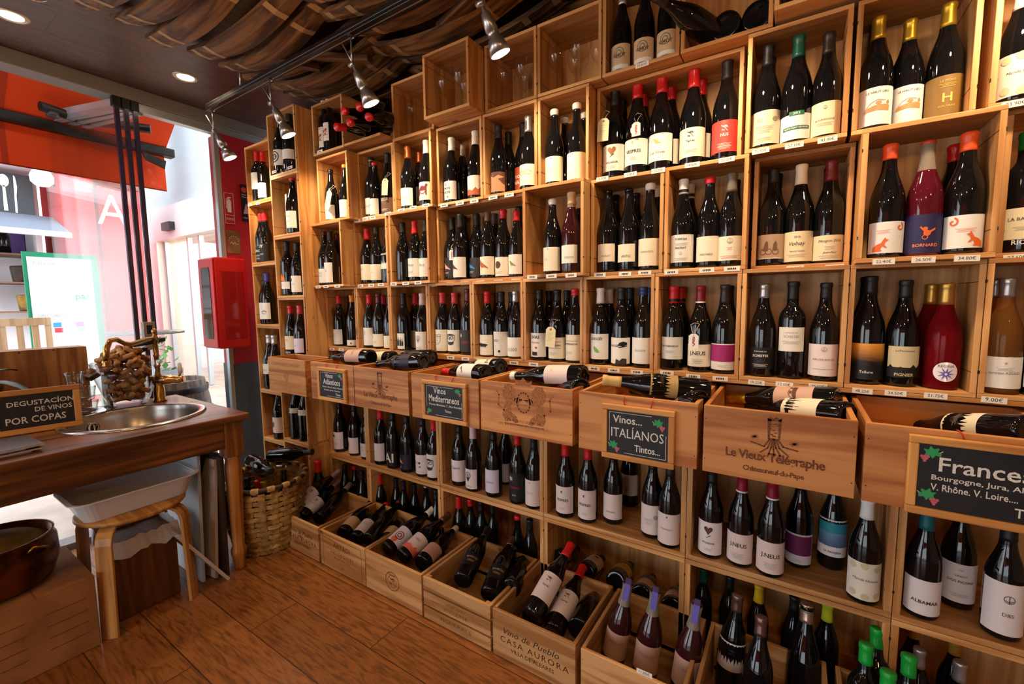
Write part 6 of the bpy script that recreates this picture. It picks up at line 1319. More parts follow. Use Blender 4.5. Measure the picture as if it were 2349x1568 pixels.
# ------------------------------------------------------------------ price tags on the shelf edges
tag_paper = mat('tag_paper', 'ece6dc', .6)
NEAR = [(o.matrix_world.translation, o['label']) for o in COL.objects if o.get('category') == 'wine bottle']
tagw, tagh = .044, .0145
tm = MB().box(-tagw / 2, tagw / 2, -.0008, 0, -tagh / 2, tagh / 2).mesh('price_tag')
tm.materials.append(tag_paper)
rules = to_mesh(flat_mesh([]), 'price')
rules = upright(flat_mesh([[(-.012 + i * .005, -.003), (-.0085 + i * .005, -.003), (-.0085 + i * .005, .003), (-.012 + i * .005, .003)] for i in range(5)]), 'price')
rules.materials.append(mat('ink_ink', PAL['ink'], .7))
UNDER = {}
bottles_now = [(Vector(b[:3]), b[12], b) for b in BOTTLES]
for x, y, z, s in TAGS:
    best = None
    for p, info, b in bottles_now:
        if not info[2]: continue
        if -.02 < p.z - z < .06 and 0 < p.y - y < .085:
            d = abs(p.x - x)
            if best is None or d < best[0]: best = (d, info)
    if best:
        cw, desc, pos, many, where = best[1]
        where = where.replace('above the chalkboards', 'above chalkboards')
        lab = 'white price tag under the %s bottle, %s' % (pos, where)
        n = UNDER.get(lab, 0); UNDER[lab] = n + 1
        if n == 1: lab = 'further white price tag by the %s bottle, %s' % (pos, where)
        if n == 2: lab = 'third white price tag by the %s bottle, %s' % (pos, where)
    else:
        lab = 'white price tag on a floor crate front edge' if z < .3 else 'white price tag under the kraft labelled bottles of the top row'
    o = obj('price_tag', tm, None)
    o.location = (x, y - .0004, z); o.rotation_euler = (0, random.uniform(-.03, .03), 0)
    tag(o, lab, 'price tag', 'price tags on the shelf edges')
    if s:
        words_on(o, [(s, 0, -.0035, .030)], 'ink', (0, -.0010, 0), name='price', st='')
    else:
        p = obj('price', rules, None, o); p.location = (0, -.0010, 0)

# ------------------------------------------------------------------ hang tags
def hang_tag(x, y, z, w, h, tilt, red, label):
    T_ = thing('hang_tag', label, 'hang tag', (x, y, z), 0, 'paper tags hung on bottle necks')
    T_.rotation_euler = (0, tilt, 0)
    P = [(-w / 2, -h / 2), (w / 2, -h / 2), (w / 2, h * .36), (w * .25, h / 2), (-w * .25, h / 2), (-w / 2, h * .36)]
    card = obj('card', MB().prism(P, .0006, (0, 0, 0), (1, 0, 0), (0, 0, 1)), mat('tag_card_white', 'ece8e4', .6) if red else mat('tag_card_cream', 'e6d8ae', .65), T_)
    if red:
        drawing_on(card, stroke([(.0 + .003 * math.sin(i * 1.3), h * .3 - i * h * .05) for i in range(14)], .0022) + stroke([(-.004, h * .3), (.004, h * .1), (-.004, -.0), (.004, -h * .2)], .0014), 'c8303a', (0, -.0009, 0), name='scribble')
    else:
        drawing_on(card, sum([stroke([(-w * .36, h * .2 - k * h * .075), (w * (.3 - .15 * (k % 3)), h * .2 - k * h * .075)], .0009) for k in range(6)], []), '9a8a6a', (0, -.0009, 0), name='ruled_print')
        obj('eyelet', MB().prism(circ(0, h * .38, .0045, 14), .0012, (0, .0, 0), (1, 0, 0), (0, 0, 1)), mat('eyelet_card', '8a7448', .6), T_)
    obj('string', MB().tube([(0, -.001, h * .38), (-.008, .006, h * .38 + .02), (-.014, .024, h * .38 + .034), (0, .012, h * .38 + .04), (.013, .022, h * .38 + .036), (.008, .006, h * .38 + .022), (0, -.001, h * .38)], .0008, 5), mat('string', 'cfc6b4', .8), T_)
hang_tag(-.793, 1.494, 1.111, .042, .078, .06, 0, 'cream hang tag on a bottle in sixth box above chalkboards')
hang_tag(-2.06, 1.437, 1.795, .042, .078, .35, 0, 'tilted cream hang tag in the first box, third row above chalkboards')
hang_tag(-1.695, 1.494, 1.81, .042, .078, .12, 0, 'cream hang tag in the second box, third row above chalkboards')
hang_tag(-.605, 1.548, 1.858, .042, .078, .06, 0, 'cream hang tag on the heart labelled bottle below the glasses')
hang_tag(-1.297, 1.512, 1.46, .03, .046, .03, 1, 'white hang tag with red scribble on the pink bird bottle')
hang_tag(-.486, 1.548, 1.835, .03, .046, .0, 1, 'white hang tag with red scribble on the bold capitals bottle')
hang_tag(-.272, 1.492, 1.116, .03, .046, .0, 1, 'white hang tag with red scribble in eighth box above chalkboards')

# ------------------------------------------------------------------ wine glasses
wglass = thin_glass('wine_glass', (.985, .985, .98), .0, 1.25)
gprof = [(0, .0), (.030, .0008), (.034, .002), (.030, .0032), (.010, .006), (.0045, .012), (.0036, .03), (.0036, .082), (.006, .092), (.016, .101), (.029, .116), (.0385, .137), (.041, .155), (.0395, .175), (.035, .200), (.0318, .218)]
bowl = MB().lathe([p for p in gprof if p[1] >= .09], 28).mesh('bowl')
stem = MB().lathe([p for p in gprof if p[1] <= .0925], 20).mesh('stem')
GL = [(-1.575, 1.585, 2.0245, 'first in the doorway-most glass box'), (-1.475, 1.615, 2.0245, 'second in the doorway-most glass box'),
      (-1.278, 1.475, 2.0245, 'alone in front in the protruding glass box'), (-1.216, 1.545, 2.0245, 'second in the protruding glass box'), (-1.178, 1.462, 2.0245, 'third in the protruding glass box'), (-1.136, 1.54, 2.0245, 'last in the protruding glass box'),
      (-1.030, 1.565, 2.0245, 'first in the glass box after the protruding one'), (-.975, 1.64, 2.0245, 'at the back of the glass box after the protruding one'), (-.938, 1.555, 2.0245, 'third in the glass box after the protruding one'), (-.893, 1.625, 2.0245, 'last in the glass box after the protruding one'),
      (-.795, 1.565, 2.0245, 'first in the glass box beside the kraft labels'), (-.745, 1.64, 2.0245, 'at the back of the glass box beside the kraft labels'), (-.698, 1.555, 2.0245, 'third in the glass box beside the kraft labels'), (-.642, 1.62, 2.0245, 'last in the glass box beside the kraft labels'),
      (-2.40, 1.45, .0325, '')]
for x, y, z, w_ in GL:
    g = thing('wine_glass', 'clear wine glass, %s' % w_ if w_ else 'large clear wine glass in the lowest box by the doorway', 'wine glass', (x, y, z), 0, 'wine glasses in the top boxes' if w_ else None)
    for n_, me in (('bowl', bowl), ('stem', stem)):
        o = bpy.data.objects.new(n_, me); COL.objects.link(o); o.parent = g
        if not me.materials: me.materials.append(wglass)
    if not w_:
        g.scale = (1.15, 1.15, 1.3); g.location.z = .0375
# grey paper sheet in the inner column, bark on top of the outer column
sh = MB()
pts = [(-2.455 + .055 * (1 - math.cos(t_)), 1.46 - .05 * math.sin(t_)) for t_ in [i * .2 for i in range(9)]]
for (xa, ya), (xb, yb_) in zip(pts, pts[1:]):
    sh.add([(xa, ya, 1.637), (xb, yb_, 1.637), (xb, yb_, 1.86), (xa, ya, 1.86)], [(0, 1, 2, 3)], True)
tag(obj('paper_sheet', sh, mottled('grey_leaflet', 'c9c9c6', '9a9c9c', 14, .5)), 'curled grey leaflet behind a bottle of the inner doorway column', 'leaflet')
bk = thing('cork_bark', 'rough piece of cork bark lying on the outer column top', 'cork bark', (-2.62, 1.47, 2.1815))
obj('bark', MB().tube([(-.15, 0, .02), (-.08, .01, .03), (0, 0, .032), (.07, .005, .028), (.1, 0, .02)], [.018, .026, .03, .026, .02], 9, flat=.8), mottled('bark', 'c79a68', '8a5c34', 60, .9, bump=.6), bk)
obj('cut_face', MB().tube([(.098, 0, .022), (.106, 0, .022)], [.021, .019], 9), mat('pale_cut', 'e8d8bc', .8), bk)
# dark big bottles in the top row
for i, (bx_, by_, bz, dx, dz, lab) in enumerate(((-.285, 1.56, 2.03, -.28, .95, 'dark magnum leaning in the top row box, small neck outward'), (-.215, 1.57, 2.075, .1, .2, 'dark magnum lying in the top row box with base outward'), (-.13, 1.57, 2.075, .1, .2, 'second dark magnum lying beside another in the top row'))):
    r = make_bottle('ch', 'dkblack', .05, None, 0, 0, 0, [], lab, 'dark magnums in the top row')
    if i == 0:
        lay(r, (-.225, 1.60, 2.065), (-.55, -.62, .30), .9)
    else:
        lay(r, (bx_, 1.535, bz), (.12, .97, .06), 1.0)
for i, xx in enumerate((-.02, .07, .16, .25)):
    r = make_bottle('b', 'black', .05, None, 0, 0, 0, [], '%s dark bottle standing in the last box of the top row' % ORD[i], 'dark bottles in the last top row box')
    r.location = (xx, 1.53, 2.0325)

# ------------------------------------------------------------------ barrel staves under the ceiling
stave_m = wood('barrel_stave', 'x', '8a6238', '4a2f1a', .65, grain=1.2, knots=False, bump=.4, vary=.35)
stave_band = mat('hoop_mark', 'a98a62', .7)
def stave(x0, y, ln, wd, z, sag, yaw, roll, i, col_):
    s = thing('barrel_stave', '', 'barrel stave', (x0, y, z), 0, 'barrel staves hung under the ceiling')
    s.rotation_euler = (roll, 0, yaw)
    mb = MB(); n = 14; th = .022
    vs = []
    for k in range(n + 1):
        t_ = k / n
        hw = wd / 2 * (.74 + .26 * math.sin(math.pi * t_))
        zz = -sag * math.sin(math.pi * t_)
        for (yy, dz) in ((-hw, .003), (0, -.003), (hw, .003), (hw, th), (0, th - .005), (-hw, th)):
            vs.append((t_ * ln, yy, zz + dz))
    fs = [(k * 6 + j, k * 6 + (j + 1) % 6, (k + 1) * 6 + (j + 1) % 6, (k + 1) * 6 + j) for k in range(n) for j in range(6)]
    mb.add(vs, fs, False)
    mb.f += [tuple(range(6)), tuple(n * 6 + j for j in reversed(range(6)))]; mb.sm += [False, False]
    w_ = obj('plank', mb, stave_m, s, recalc=True)
    bm_ = MB()
    for t0, t1 in ((.06, .095), (.20, .235), (.76, .79), (.9, .93)):
        for a, b in ((t0, t1),):
            q = []
            for t_ in (a, b):
                hw = wd / 2 * (.74 + .26 * math.sin(math.pi * t_)); zz = -sag * math.sin(math.pi * t_)
                q += [(t_ * ln, -hw, zz + .002), (t_ * ln, 0, zz - .004), (t_ * ln, hw, zz + .002)]
            bm_.add(q, [(0, 1, 4, 3), (1, 2, 5, 4)], False)
    obj('hoop_mark', bm_, stave_band, s)
    return s
n_st = 0
SROW = ['window-end', 'second', 'third', 'fourth', 'fifth']
for row in range(5):
    xs = -2.40 + row * .78
    k = 0
    y = -.75
    while y < 1.72:
        wd = random.uniform(.075, .115)
        s = stave(xs + random.uniform(-.05, .05), y + wd / 2, random.uniform(.84, .92), wd, 2.425 - .022 - (.018 if row % 2 else 0), random.uniform(.055, .085), random.uniform(-.045, .045), random.uniform(-.12, .12), k, row)
        s['label'] = 'dark curved barrel stave, %s along the %s row under the ceiling' % (('first second third fourth fifth sixth seventh eighth ninth tenth eleventh twelfth thirteenth fourteenth fifteenth sixteenth seventeenth eighteenth nineteenth twentieth twenty-first twenty-second twenty-third twenty-fourth'.split())[k], SROW[row])
        y += wd + random.uniform(.012, .045); k += 1
# loose pieces nailed across
for i, (x, y, yaw, ln) in enumerate(((-1.95, 1.22, .8, .22), (-1.75, 1.3, .5, .3), (-1.1, 1.36, -.4, .3), (-.9, 1.2, .9, .25))):
    o = obj('stave_offcut', MB().box(-ln / 2, ln / 2, -.03, .03, -.012, .012), stave_m, bevel=.003, loc=(x, y, 2.335), rot=(.2, .1, yaw))
    tag(o, 'short broken stave offcut across the staves, %s from the doorway' % ORD[i], 'offcut', 'stave offcuts')

# ------------------------------------------------------------------ track and its spotlights
steel = mat('lamp_steel', 'aeb0b4', .28, .85)
TY, TZ = 1.18, 2.3
tr = thing('light_track', 'black track rail hanging below the barrel staves', 'track rail', (0, TY, TZ))
obj('rail', MB().box(-2.70, .75, -.017, .017, -.012, .02), mat('track_black', '141216', .3), tr, bevel=.002)
obj('conductor', MB().box(-2.66, .74, -.0178, -.0170, .001, .004).box(-2.66, .74, .004, .008, -.0126, -.012), mat('track_silver', 'a8a4a0', .3, .8), tr)
for x in (-2.35, -1.2, -.1):
    obj('hanger', MB().tube([(x, 0, .02), (x, 0, .146)], .006, 8), steel, tr)
bulb_m = mat('lamp_glow', 'fff0c8', .5, emit=14)
for i, x in enumerate((-2.66, -2.09, -1.50, -.87, -.28, .35)):
    L_ = thing('track_spotlight', 'silver track spotlight, %s from the doorway' % ORD[i], 'spotlight', (x, TY, TZ - .012), 0, 'spotlights on the track')
    obj('stem', MB().tube([(0, 0, 0), (0, 0, -.105)], .0035, 8).lathe([(.012, -.004), (.012, 0), (.004, 0)], 12), steel, L_)
    obj('arm', MB().tube([(-.028, -.02, -.028), (.012, .012, -.125)], .0032, 8), steel, L_)
    obj('joint', MB().tube([(-.014, .0, -.105), (.014, .0, -.105)], .010, 10), steel, L_)
    d = Vector((.22, .36, -.9)).normalized()
    h0 = Vector((.004, .004, -.11))
    P = lambda t_: tuple(h0 + d * t_)
    hd_ = obj('head', MB().tube([P(0), P(.02), P(.022), P(.045), P(.075), P(.078), P(.098), P(.1), P(.145)], [.005, .008, .014, .019, .021, .017, .019, .024, .037], 20, caps=True), steel, L_)
    obj('bulb', MB().tube([P(.1452), P(.1462)], [.032, .030], 20), bulb_m, L_)
    ld = bpy.data.lights.new('spot', 'SPOT'); ld.energy = TRACK_W; ld.color = WARM; ld.spot_size = math.radians(125); ld.spot_blend = .8; ld.shadow_soft_size = .03
    lo = bpy.data.objects.new('spot', ld); COL.objects.link(lo); lo.parent = L_
    lo.location = P(.152)
    lo.rotation_euler = Vector((.1, .42, -.9)).to_track_quat('-Z', 'Y').to_euler()
# recessed downlights in the ceiling
def downlight(x, y, label, power=None):
    D_ = thing('ceiling_downlight', label, 'downlight', (x, y, CEIL), 0, 'recessed ceiling downlights')
    obj('rim', MB().lathe([(.038, .0), (.046, -.004), (.056, -.003), (.058, .0)], 28), mat('downlight_rim', 'b8a88c', .3, .6), D_)
    obj('diffuser', MB().lathe([(.0, -.0015), (.038, -.0015)], 28), mat('downlight_glow', 'ffe9bc', .5, emit=9), D_)
    ld = bpy.data.lights.new('downlight', 'SPOT'); ld.energy = power or DOWN_W; ld.color = WARM; ld.spot_size = math.radians(140); ld.spot_blend = .9; ld.shadow_soft_size = .05
    lo = bpy.data.objects.new('downlight', ld); COL.objects.link(lo); lo.parent = D_; lo.location = (0, 0, -.012)
downlight(-2.745, 1.10, 'lit downlight in the brown ceiling near the track end', 5)
downlight(-2.76, .49, 'lit downlight in the brown ceiling beside the filament bulb', 5)
downlight(-2.75, -.15, 'downlight further along the window side ceiling', 5)
# pendants further inside the room, one of them seen at the picture corner
def pendant(x, y, z, label, power):
    B_ = thing('filament_bulb', label, 'light bulb', (x, y, z), 0, 'hanging filament bulbs')
    obj('bulb_glass', MB().lathe([(.0, -.075), (.012, -.074), (.024, -.066), (.031, -.050), (.033, -.032), (.030, -.008), (.022, .018), (.015, .032), (.014, .04)], 24), thin_glass('amber_bulb_glass', (1.0, .86, .66), 0, 1.2), B_)
    fil = MB(); pts = []
    for k in range(90):
        a = k * .62
        pts.append((.012 * math.cos(k * .18) + .004 * math.cos(a * 2.2), .012 * math.sin(k * .18) + .004 * math.sin(a * 2.2), .012 - .055 * (.5 - .5 * math.cos(k * .36))))
    obj('filament', fil.tube(pts, .0009, 5), mat('filament_glow', 'ffb45a', .5, emit=60), B_)
    obj('socket', MB().lathe([(.016, .036), (.018, .04), (.018, .085), (.008, .092), (.003, .094)], 20), mat('brass_socket', '8a6a35', .3, .9), B_)
    obj('flex', MB().tube([(0, 0, .09), (0, 0, CEIL - z)], .0028, 6), mat('black_plastic', '141414', .4), B_)
    ld = bpy.data.lights.new('filament', 'POINT'); ld.energy = power; ld.color = (1, .66, .34); ld.shadow_soft_size = .03
    lo = bpy.data.objects.new('filament', ld); COL.objects.link(lo); lo.parent = B_; lo.location = (0, 0, -.02)
pendant(-1.62, .33, 2.085, 'glowing filament bulb hanging at the ceiling corner', 4)
for x, y in ((-.9, -.6), (.2, -.5), (1.0, .1)):
    pendant(x, y, 2.1, 'filament bulb hanging behind the camera', 9)
for x, y in ((-.75, .25), (.35, .2), (-1.7, .2), (1.3, .6), (.2, -1.4), (-1.4, -1.2)):
    D_ = None
    downlight(x, y, 'downlight above the middle of the shop floor')

# ------------------------------------------------------------------ sink table by the window
tw = lambda a: wood('table_oak_' + a, a, '8a5228', '4f2a12', .38, grain=.8, coat=.2)
lt = lambda a: wood('table_leg_' + a, a, 'b27434', '7a4418', .42, grain=.8, coat=.2)
TX0, TX1, TY0, TY1 = -2.925, -2.118, -.62, 1.005
SX, SY, SR = -2.475, .695, .258
tb = thing('work_table', 'old oak work table with a round steel sink let in', 'table', ((TX0 + TX1) / 2, (TY0 + TY1) / 2, 0))
ox, oy = -(TX0 + TX1) / 2, -(TY0 + TY1) / 2
top = bmesh.new()
vo = [top.verts.new((x + ox, y + oy, .75)) for x, y in ((TX0, TY0), (TX1, TY0), (TX1, TY1), (TX0, TY1))]
vi = [top.verts.new((SX + ox + (SR - .02) * math.cos(2 * math.pi * k / 40), SY + oy + (SR - .02) * math.sin(2 * math.pi * k / 40), .75)) for k in range(40)]
eo = [top.edges.new((vo[i], vo[(i + 1) % 4])) for i in range(4)] + [top.edges.new((vi[i], vi[(i + 1) % 40])) for i in range(40)]
bmesh.ops.triangle_fill(top, use_beauty=True, edges=eo)
r_ = bmesh.ops.extrude_face_region(top, geom=top.faces[:])
for v in [g for g in r_['geom'] if isinstance(g, bmesh.types.BMVert)]: v.co.z -= .032
bmesh.ops.recalc_face_normals(top, faces=top.faces)
obj('table_top', to_mesh(top, 'table_top'), tw('y'), tb, bevel=.006)
obj('apron', MB().box(TX1 + ox - .055, TX1 + ox - .03, TY0 + oy + .1, TY1 + oy - .1, .60, .718), tw('y'), tb, bevel=.003)
obj('apron', MB().box(TX0 + ox + .03, TX0 + ox + .055, TY0 + oy + .1, TY1 + oy - .1, .60, .718), tw('y'), tb, bevel=.003)
for y in (TY0 + oy + .03, TY1 + oy - .055):
    obj('apron', MB().box(TX0 + ox + .1, TX1 + ox - .1, y, y + .025, .60, .718), tw('x'), tb, bevel=.003)
for x in (TX0 + .06, TX1 - .058):
    for y in (TY0 + .06, TY1 - .062):
        lg = MB().box(x + ox - .038, x + ox + .038, y + oy - .038, y + oy + .038, .555, .718)
        obj('leg', lg, lt('z'), tb, bevel=.004)
        lm = MB().lathe([(.0, 0), (.020, .0), (.022, .012), (.027, .06), (.032, .075), (.033, .10), (.026, .115), (.0265, .2), (.033, .4), (.036, .5), (.030, .535), (.033, .548), (.030, .556)], 22, (x + ox, y + oy, 0))
        obj('turned_leg', lm, lt('z'), tb)
sk_m = mat('brushed_sink_steel', 'b9b4b0', .24, 1.0)
sk = thing('round_sink', 'round stainless steel sink bowl set in the oak table', 'sink', (SX, SY, .75))
obj('rim', MB().lathe([(SR, .0015), (SR - .002, .006), (SR - .012, .009), (SR - .026, .008), (SR - .032, .003)], 48), sk_m, sk)
obj('bowl', MB().lathe([(SR - .031, .003), (SR - .036, -.02), (SR - .042, -.13), (SR - .075, -.160), (.04, -.168), (0, -.17)], 48), sk_m, sk)
ofl = MB().lathe([(.024, .0), (.028, .002), (.024, .004), (.018, .004)], 20).box(-.015, .015, -.002, .002, .002, .004).tube([(0, 0, .003), (.01, .012, .003)], .002, 6).tube([(0, 0, .003), (-.01, .012, .003)], .002, 6)
ov = obj('overflow', ofl, mat('chrome', 'd8d8d8', .08, 1), sk, loc=(-.19, -.105, -.05), rot=(0, math.radians(86), math.radians(29)))
obj('overflow_hole', MB().lathe([(0, .001), (.019, .001)], 20), mat('black_plastic'), ov)
# brass tap
brass = mat('antique_brass', 'a98246', .24, 1.0)
tp = thing('brass_tap', 'antique brass tap with white lever beside the sink', 'tap', (-2.79, .885, .75))
obj('base', MB().lathe([(.0, 0), (.030, .0), (.030, .008), (.025, .012), (.025, .07), (.021, .078), (.02, .1)], 24), brass, tp)
obj('column', MB().lathe([(.012, .13), (.016, .135), (.012, .145), (.0115, .18), (.015, .185), (.015, .19), (.011, .196), (.0108, .235), (.014, .24), (.0105, .247), (.010, .31), (.016, .318), (.018, .33), (.013, .34), (.009, .345), (.006, .352), (.011, .362), (.012, .372), (.006, .381), (0, .385)], 20), brass, tp)
obj('valve_body', MB().tube([(-.03, -.02, .112), (.03, .04, .112), (.034, .044, .112), (.062, .072, .112), (.078, .088, .112)], [.025, .025, .020, .022, .014], 20), mat('bronze_light', 'd2aa78', .22, 1.0), tp)
sp = [(0, 0, .327), (.03, -.045, .33), (.06, -.085, .322), (.085, -.125, .315), (.105, -.155, .325), (.125, -.185, .345), (.148, -.215, .342), (.160, -.232, .31), (.163, -.238, .27), (.163, -.238, .245)]
obj('spout', MB().tube(sp, [.012, .012, .0115, .011, .011, .011, .011, .012, .0125, .014], 14).lathe([(.0, 0), (.017, 0), (.019, .006), (.015, .014), (.019, .022), (.014, .03)], 18, (.163, -.238, .225)), brass, tp)
lv = obj('lever', MB().tube([(.06, .07, .128), (.066, .076, .142)], .006, 10), brass, tp)
obj('lever_grip', MB().lathe([(.0, 0), (.009, .002), (.011, .02), (.008, .05), (.005, .056)], 16, (.066, .076, .142)), mat('white_porcelain', 'ece8e2', .15, spec=.6), lv)
# heart bowl of corks
CB = (-2.70, 1.02)
gb_ = thing('cork_vase', 'wide clear glass vase heaped with wine corks behind tap', 'vase', (-2.735, .775 + .16, .75))
vb = (-2.80, .70)
gb_.location = (-2.835, .77, .75)
vg = MB()
vg.lathe([(.0, .012), (.055, .010), (.062, .004), (.05, .0), (.075, .006), (.085, .03), (.1, .08), (.122, .15), (.135, .22), (.1362, .222), (.124, .15), (.103, .08), (.088, .032), (.07, .016), (0, .014)], 40)
obj('glass_wall', vg, thin_glass('vase_glass', (.97, .98, .98), 0, 1.1), gb_)
cork_me = MB().lathe([(0, -.022), (.0105, -.022), (.0115, -.020), (.0112, 0), (.0115, .020), (.0105, .022), (0, .022)], 12).mesh('cork')
cork_m = [mottled('cork_pale', 'd2a06a', 'a8733f', 90, .85), mottled('cork_tan', 'b98048', '8f5c30', 90, .85), mottled('cork_stained', '8a4a3a', '5a2a28', 70, .85)]
placed = []
tries = 0
RC = random.Random(12)
while len(placed) < 130 and tries < 9000:
    tries += 1
    z = RC.uniform(.03, .30)
    rad = (.07 + .22 * z if z < .21 else .125 * (1 - ((z - .21) / .11) ** 1.6))
    if rad < .015: continue
    a = RC.uniform(0, 2 * math.pi); rr = (rad - .016) * math.sqrt(RC.uniform(.0, 1))
    p = Vector((rr * math.cos(a), rr * math.sin(a), z))
    if all((p - q).length > .0265 for q in placed):
        placed.append(p)
for i, p in enumerate(placed):
    o = bpy.data.objects.new('wine_cork', cork_me); COL.objects.link(o)
    if not cork_me.materials: cork_me.materials.append(None)
    o.material_slots[0].link = 'OBJECT'; o.material_slots[0].material = cork_m[0 if RC.random() < .55 else (1 if RC.random() < .8 else 2)]
    o.location = Vector(gb_.location) + p
    o.rotation_euler = (RC.uniform(.9, 2.2), RC.uniform(-.5, .5), RC.uniform(0, 6.28))
    tag(o, 'used wine cork heaped in the clear glass vase', 'cork', 'corks heaped in the glass vase')
# tumblers on a round steel tray
ty_ = thing('steel_tray', 'small round steel tray under upturned glass cups', 'tray', (-2.772, .565, .75))
obj('dish', MB().lathe([(0, .004), (.085, .004), (.092, .007), (.11, .012), (.112, .010), (.094, .004), (.085, 0.0005), (0, .0005)], 36), mat('polished_steel', 'c9c9cc', .12, 1), ty_)
cupg = thin_glass('cup_glass', (.95, .97, .97), .02, 1.6)
for i, (x, y, z) in enumerate(((-.025, -.02, .006), (.03, .025, .006), (-.02, -.015, .072), (.028, .022, .072), (.0, .0, .138))):
    c_ = thing('glass_cup', ['clear glass cup on the steel tray, window side of lower tier', 'clear glass cup on the steel tray, room side of lower tier', 'clear glass cup stacked in second tier, window side', 'clear glass cup stacked in second tier, room side', 'clear glass cup topping the stack on the steel tray'][i], 'cup', (-2.772 + x * 1.25, .565 + y * 1.25, .75 + z), 0, 'glass cups stacked on the steel tray')
    obj('wall', MB().lathe([(0, .003), (.022, .003), (.026, .0), (.031, .01), (.029, .018), (.032, .026), (.030, .034), (.034, .045), (.036, .062), (.0345, .062), (.031, .045), (.027, .012), (0, .009)], 24), cupg, c_)
# wooden case standing on the table against the window
bxk = thing('wooden_case', 'pine wine case standing at the window on the oak table', 'wooden box', (-3.0, .45, .75))
obj('front_panel', MB().box(.05, .062, -.22, .205, 0, .305), wood('case_pine', 'z', 'c08a56', '8f5d33', .5), bxk, bevel=.002)
obj('top_panel', MB().box(-.065, .05, -.22, .205, .293, .305), wood('case_pine_y', 'y', 'c08a56', '8f5d33', .5), bxk, bevel=.002)
for y in (-.22, .193):
    obj('side_panel', MB().box(-.065, .05, y, y + .012, 0, .293), wood('case_pine', 'z', 'c08a56', '8f5d33', .5), bxk)
obj('nails', MB().prism(circ(.09, .297, .004, 10), .0008, (.062, 0, 0), (0, 1, 0), (0, 0, 1)).prism(circ(-.02, .296, .004, 10), .0008, (.062, 0, 0), (0, 1, 0), (0, 0, 1)), mat('nail'), bxk)
# slanted black stand with two corks behind the cups
st = thing('menu_stand', 'slanted black leaflet stand behind the glass cups', 'stand', (-2.90, .70, .75))
obj('rest', MB().prism([(-.06, .14), (.17, .27), (.17, .285), (-.06, .155)], .10, (-.05, 0, 0), (0, 1, 0), (0, 0, 1)), mat('black_card', '17151a', .35), st)
obj('sheets', MB().prism([(-.065, .158), (.165, .288), (.165, .292), (-.065, .162)], .09, (-.045, 0, 0), (0, 1, 0), (0, 0, 1)), mat('grey_sheet', '9a989c', .5), st)
obj('foot', MB().box(-.05, .05, .0, .012, 0, .18), mat('black_card'), st)
for i, (y, z) in enumerate(((-.04, .178), (-.015, .205))):
    o = bpy.data.objects.new('champagne_cork', MB().lathe([(0, -.018), (.012, -.018), (.013, 0), (.0105, .004), (.015, .012), (.012, .022), (0, .024)], 14).mesh('cork')); COL.objects.link(o); o.data.materials.append(cork_m[0])
    o.location = (-2.90 + .0, .70 + y, .75 + z + .004); o.rotation_euler = (1.3, .3, .6 + i)
    tag(o, 'champagne cork resting on the slanted black stand, %s' % ('lower one' if i == 0 else 'upper one'), 'cork', 'champagne corks on the stand')
# corkscrew lying on the vase
cs_ = thing('corkscrew', 'dark handled corkscrew lying across the heap of corks', 'corkscrew', (-2.80, .86, 1.055))
obj('handle', MB().tube([(0, -.05, 0), (0, .03, .012), (.0, .07, .018)], [.012, .014, .011], 12), mat('dark_grip', '1d2426', .4), cs_)
obj('brass_band', MB().tube([(0, -.062, -.002), (0, -.05, 0)], .0125, 12), brass, cs_)
obj('screw', MB().tube([(.007 * math.cos(k), -.06 - k * .004, -.003 + .007 * math.sin(k)) for k in range(16)], .0022, 6), steel, cs_)
# tasting chalkboard on the table
cbt = chalkboard(-.125, .125, 0, .175, 0, 'framed chalkboard lettered Degustación de vinos por copas on the oak table', [('DEGUSTACÍON', .012, .110, .185, .024), ('DE VINOS', .045, .082, .105, .019), ('POR COPAS', -.005, .040, .165, .027)], [], border=False, cords=False, rail=.022)
cbt.location = (-2.545, .405, .7505); cbt.rotation_euler = (math.radians(-6), 0, math.radians(80))
# white plates behind it
for i in range(7):
    o = obj('white_saucer', MB().lathe([(0, .002), (.03, .002), (.055, .0075), (.056, .0085), (.03, .0035), (0, .0035)], 28), mat('white_porcelain'), loc=(-2.735, .425, .7505 + i * .0105))
    tag(o, 'small white saucer in the pile behind the tasting board, %s from the bottom' % ORD[i], 'saucer', 'white saucers behind the tasting board')
# magazines
for i, (dx, dy, a, c_) in enumerate(((0, 0, .05, 'b9a79c'), (.012, .02, .09, '6f6562'), (-.006, -.01, .02, 'a89a94'), (.01, .03, .07, '4f4644'))):
    o = thing('magazine', '%s magazine of the pile in front of the tasting chalkboard' % ['lowest', 'second lowest', 'second highest', 'topmost'][i], 'magazine', (-2.30 + dx, .17 + dy, .7503 + i * .0062), a, 'magazines on the oak table')
    obj('pages', MB().box(-.105, .105, -.15, .15, 0, .005), mat('magazine_pages', 'c9bcb4', .6), o)
    cv = obj('cover', MB().box(-.106, .106, -.151, .151, .005, .0058), mottled('magazine_cover_%d' % i, c_, '5a4e4a', 8, .35), o)
    if i == 3:
        words_on(cv, [('abierto', .02, 0, .16, .03)], 'ink', (-.07, .0, .0062), facing='+x').rotation_euler = (-math.pi / 2, 0, math.pi / 2)
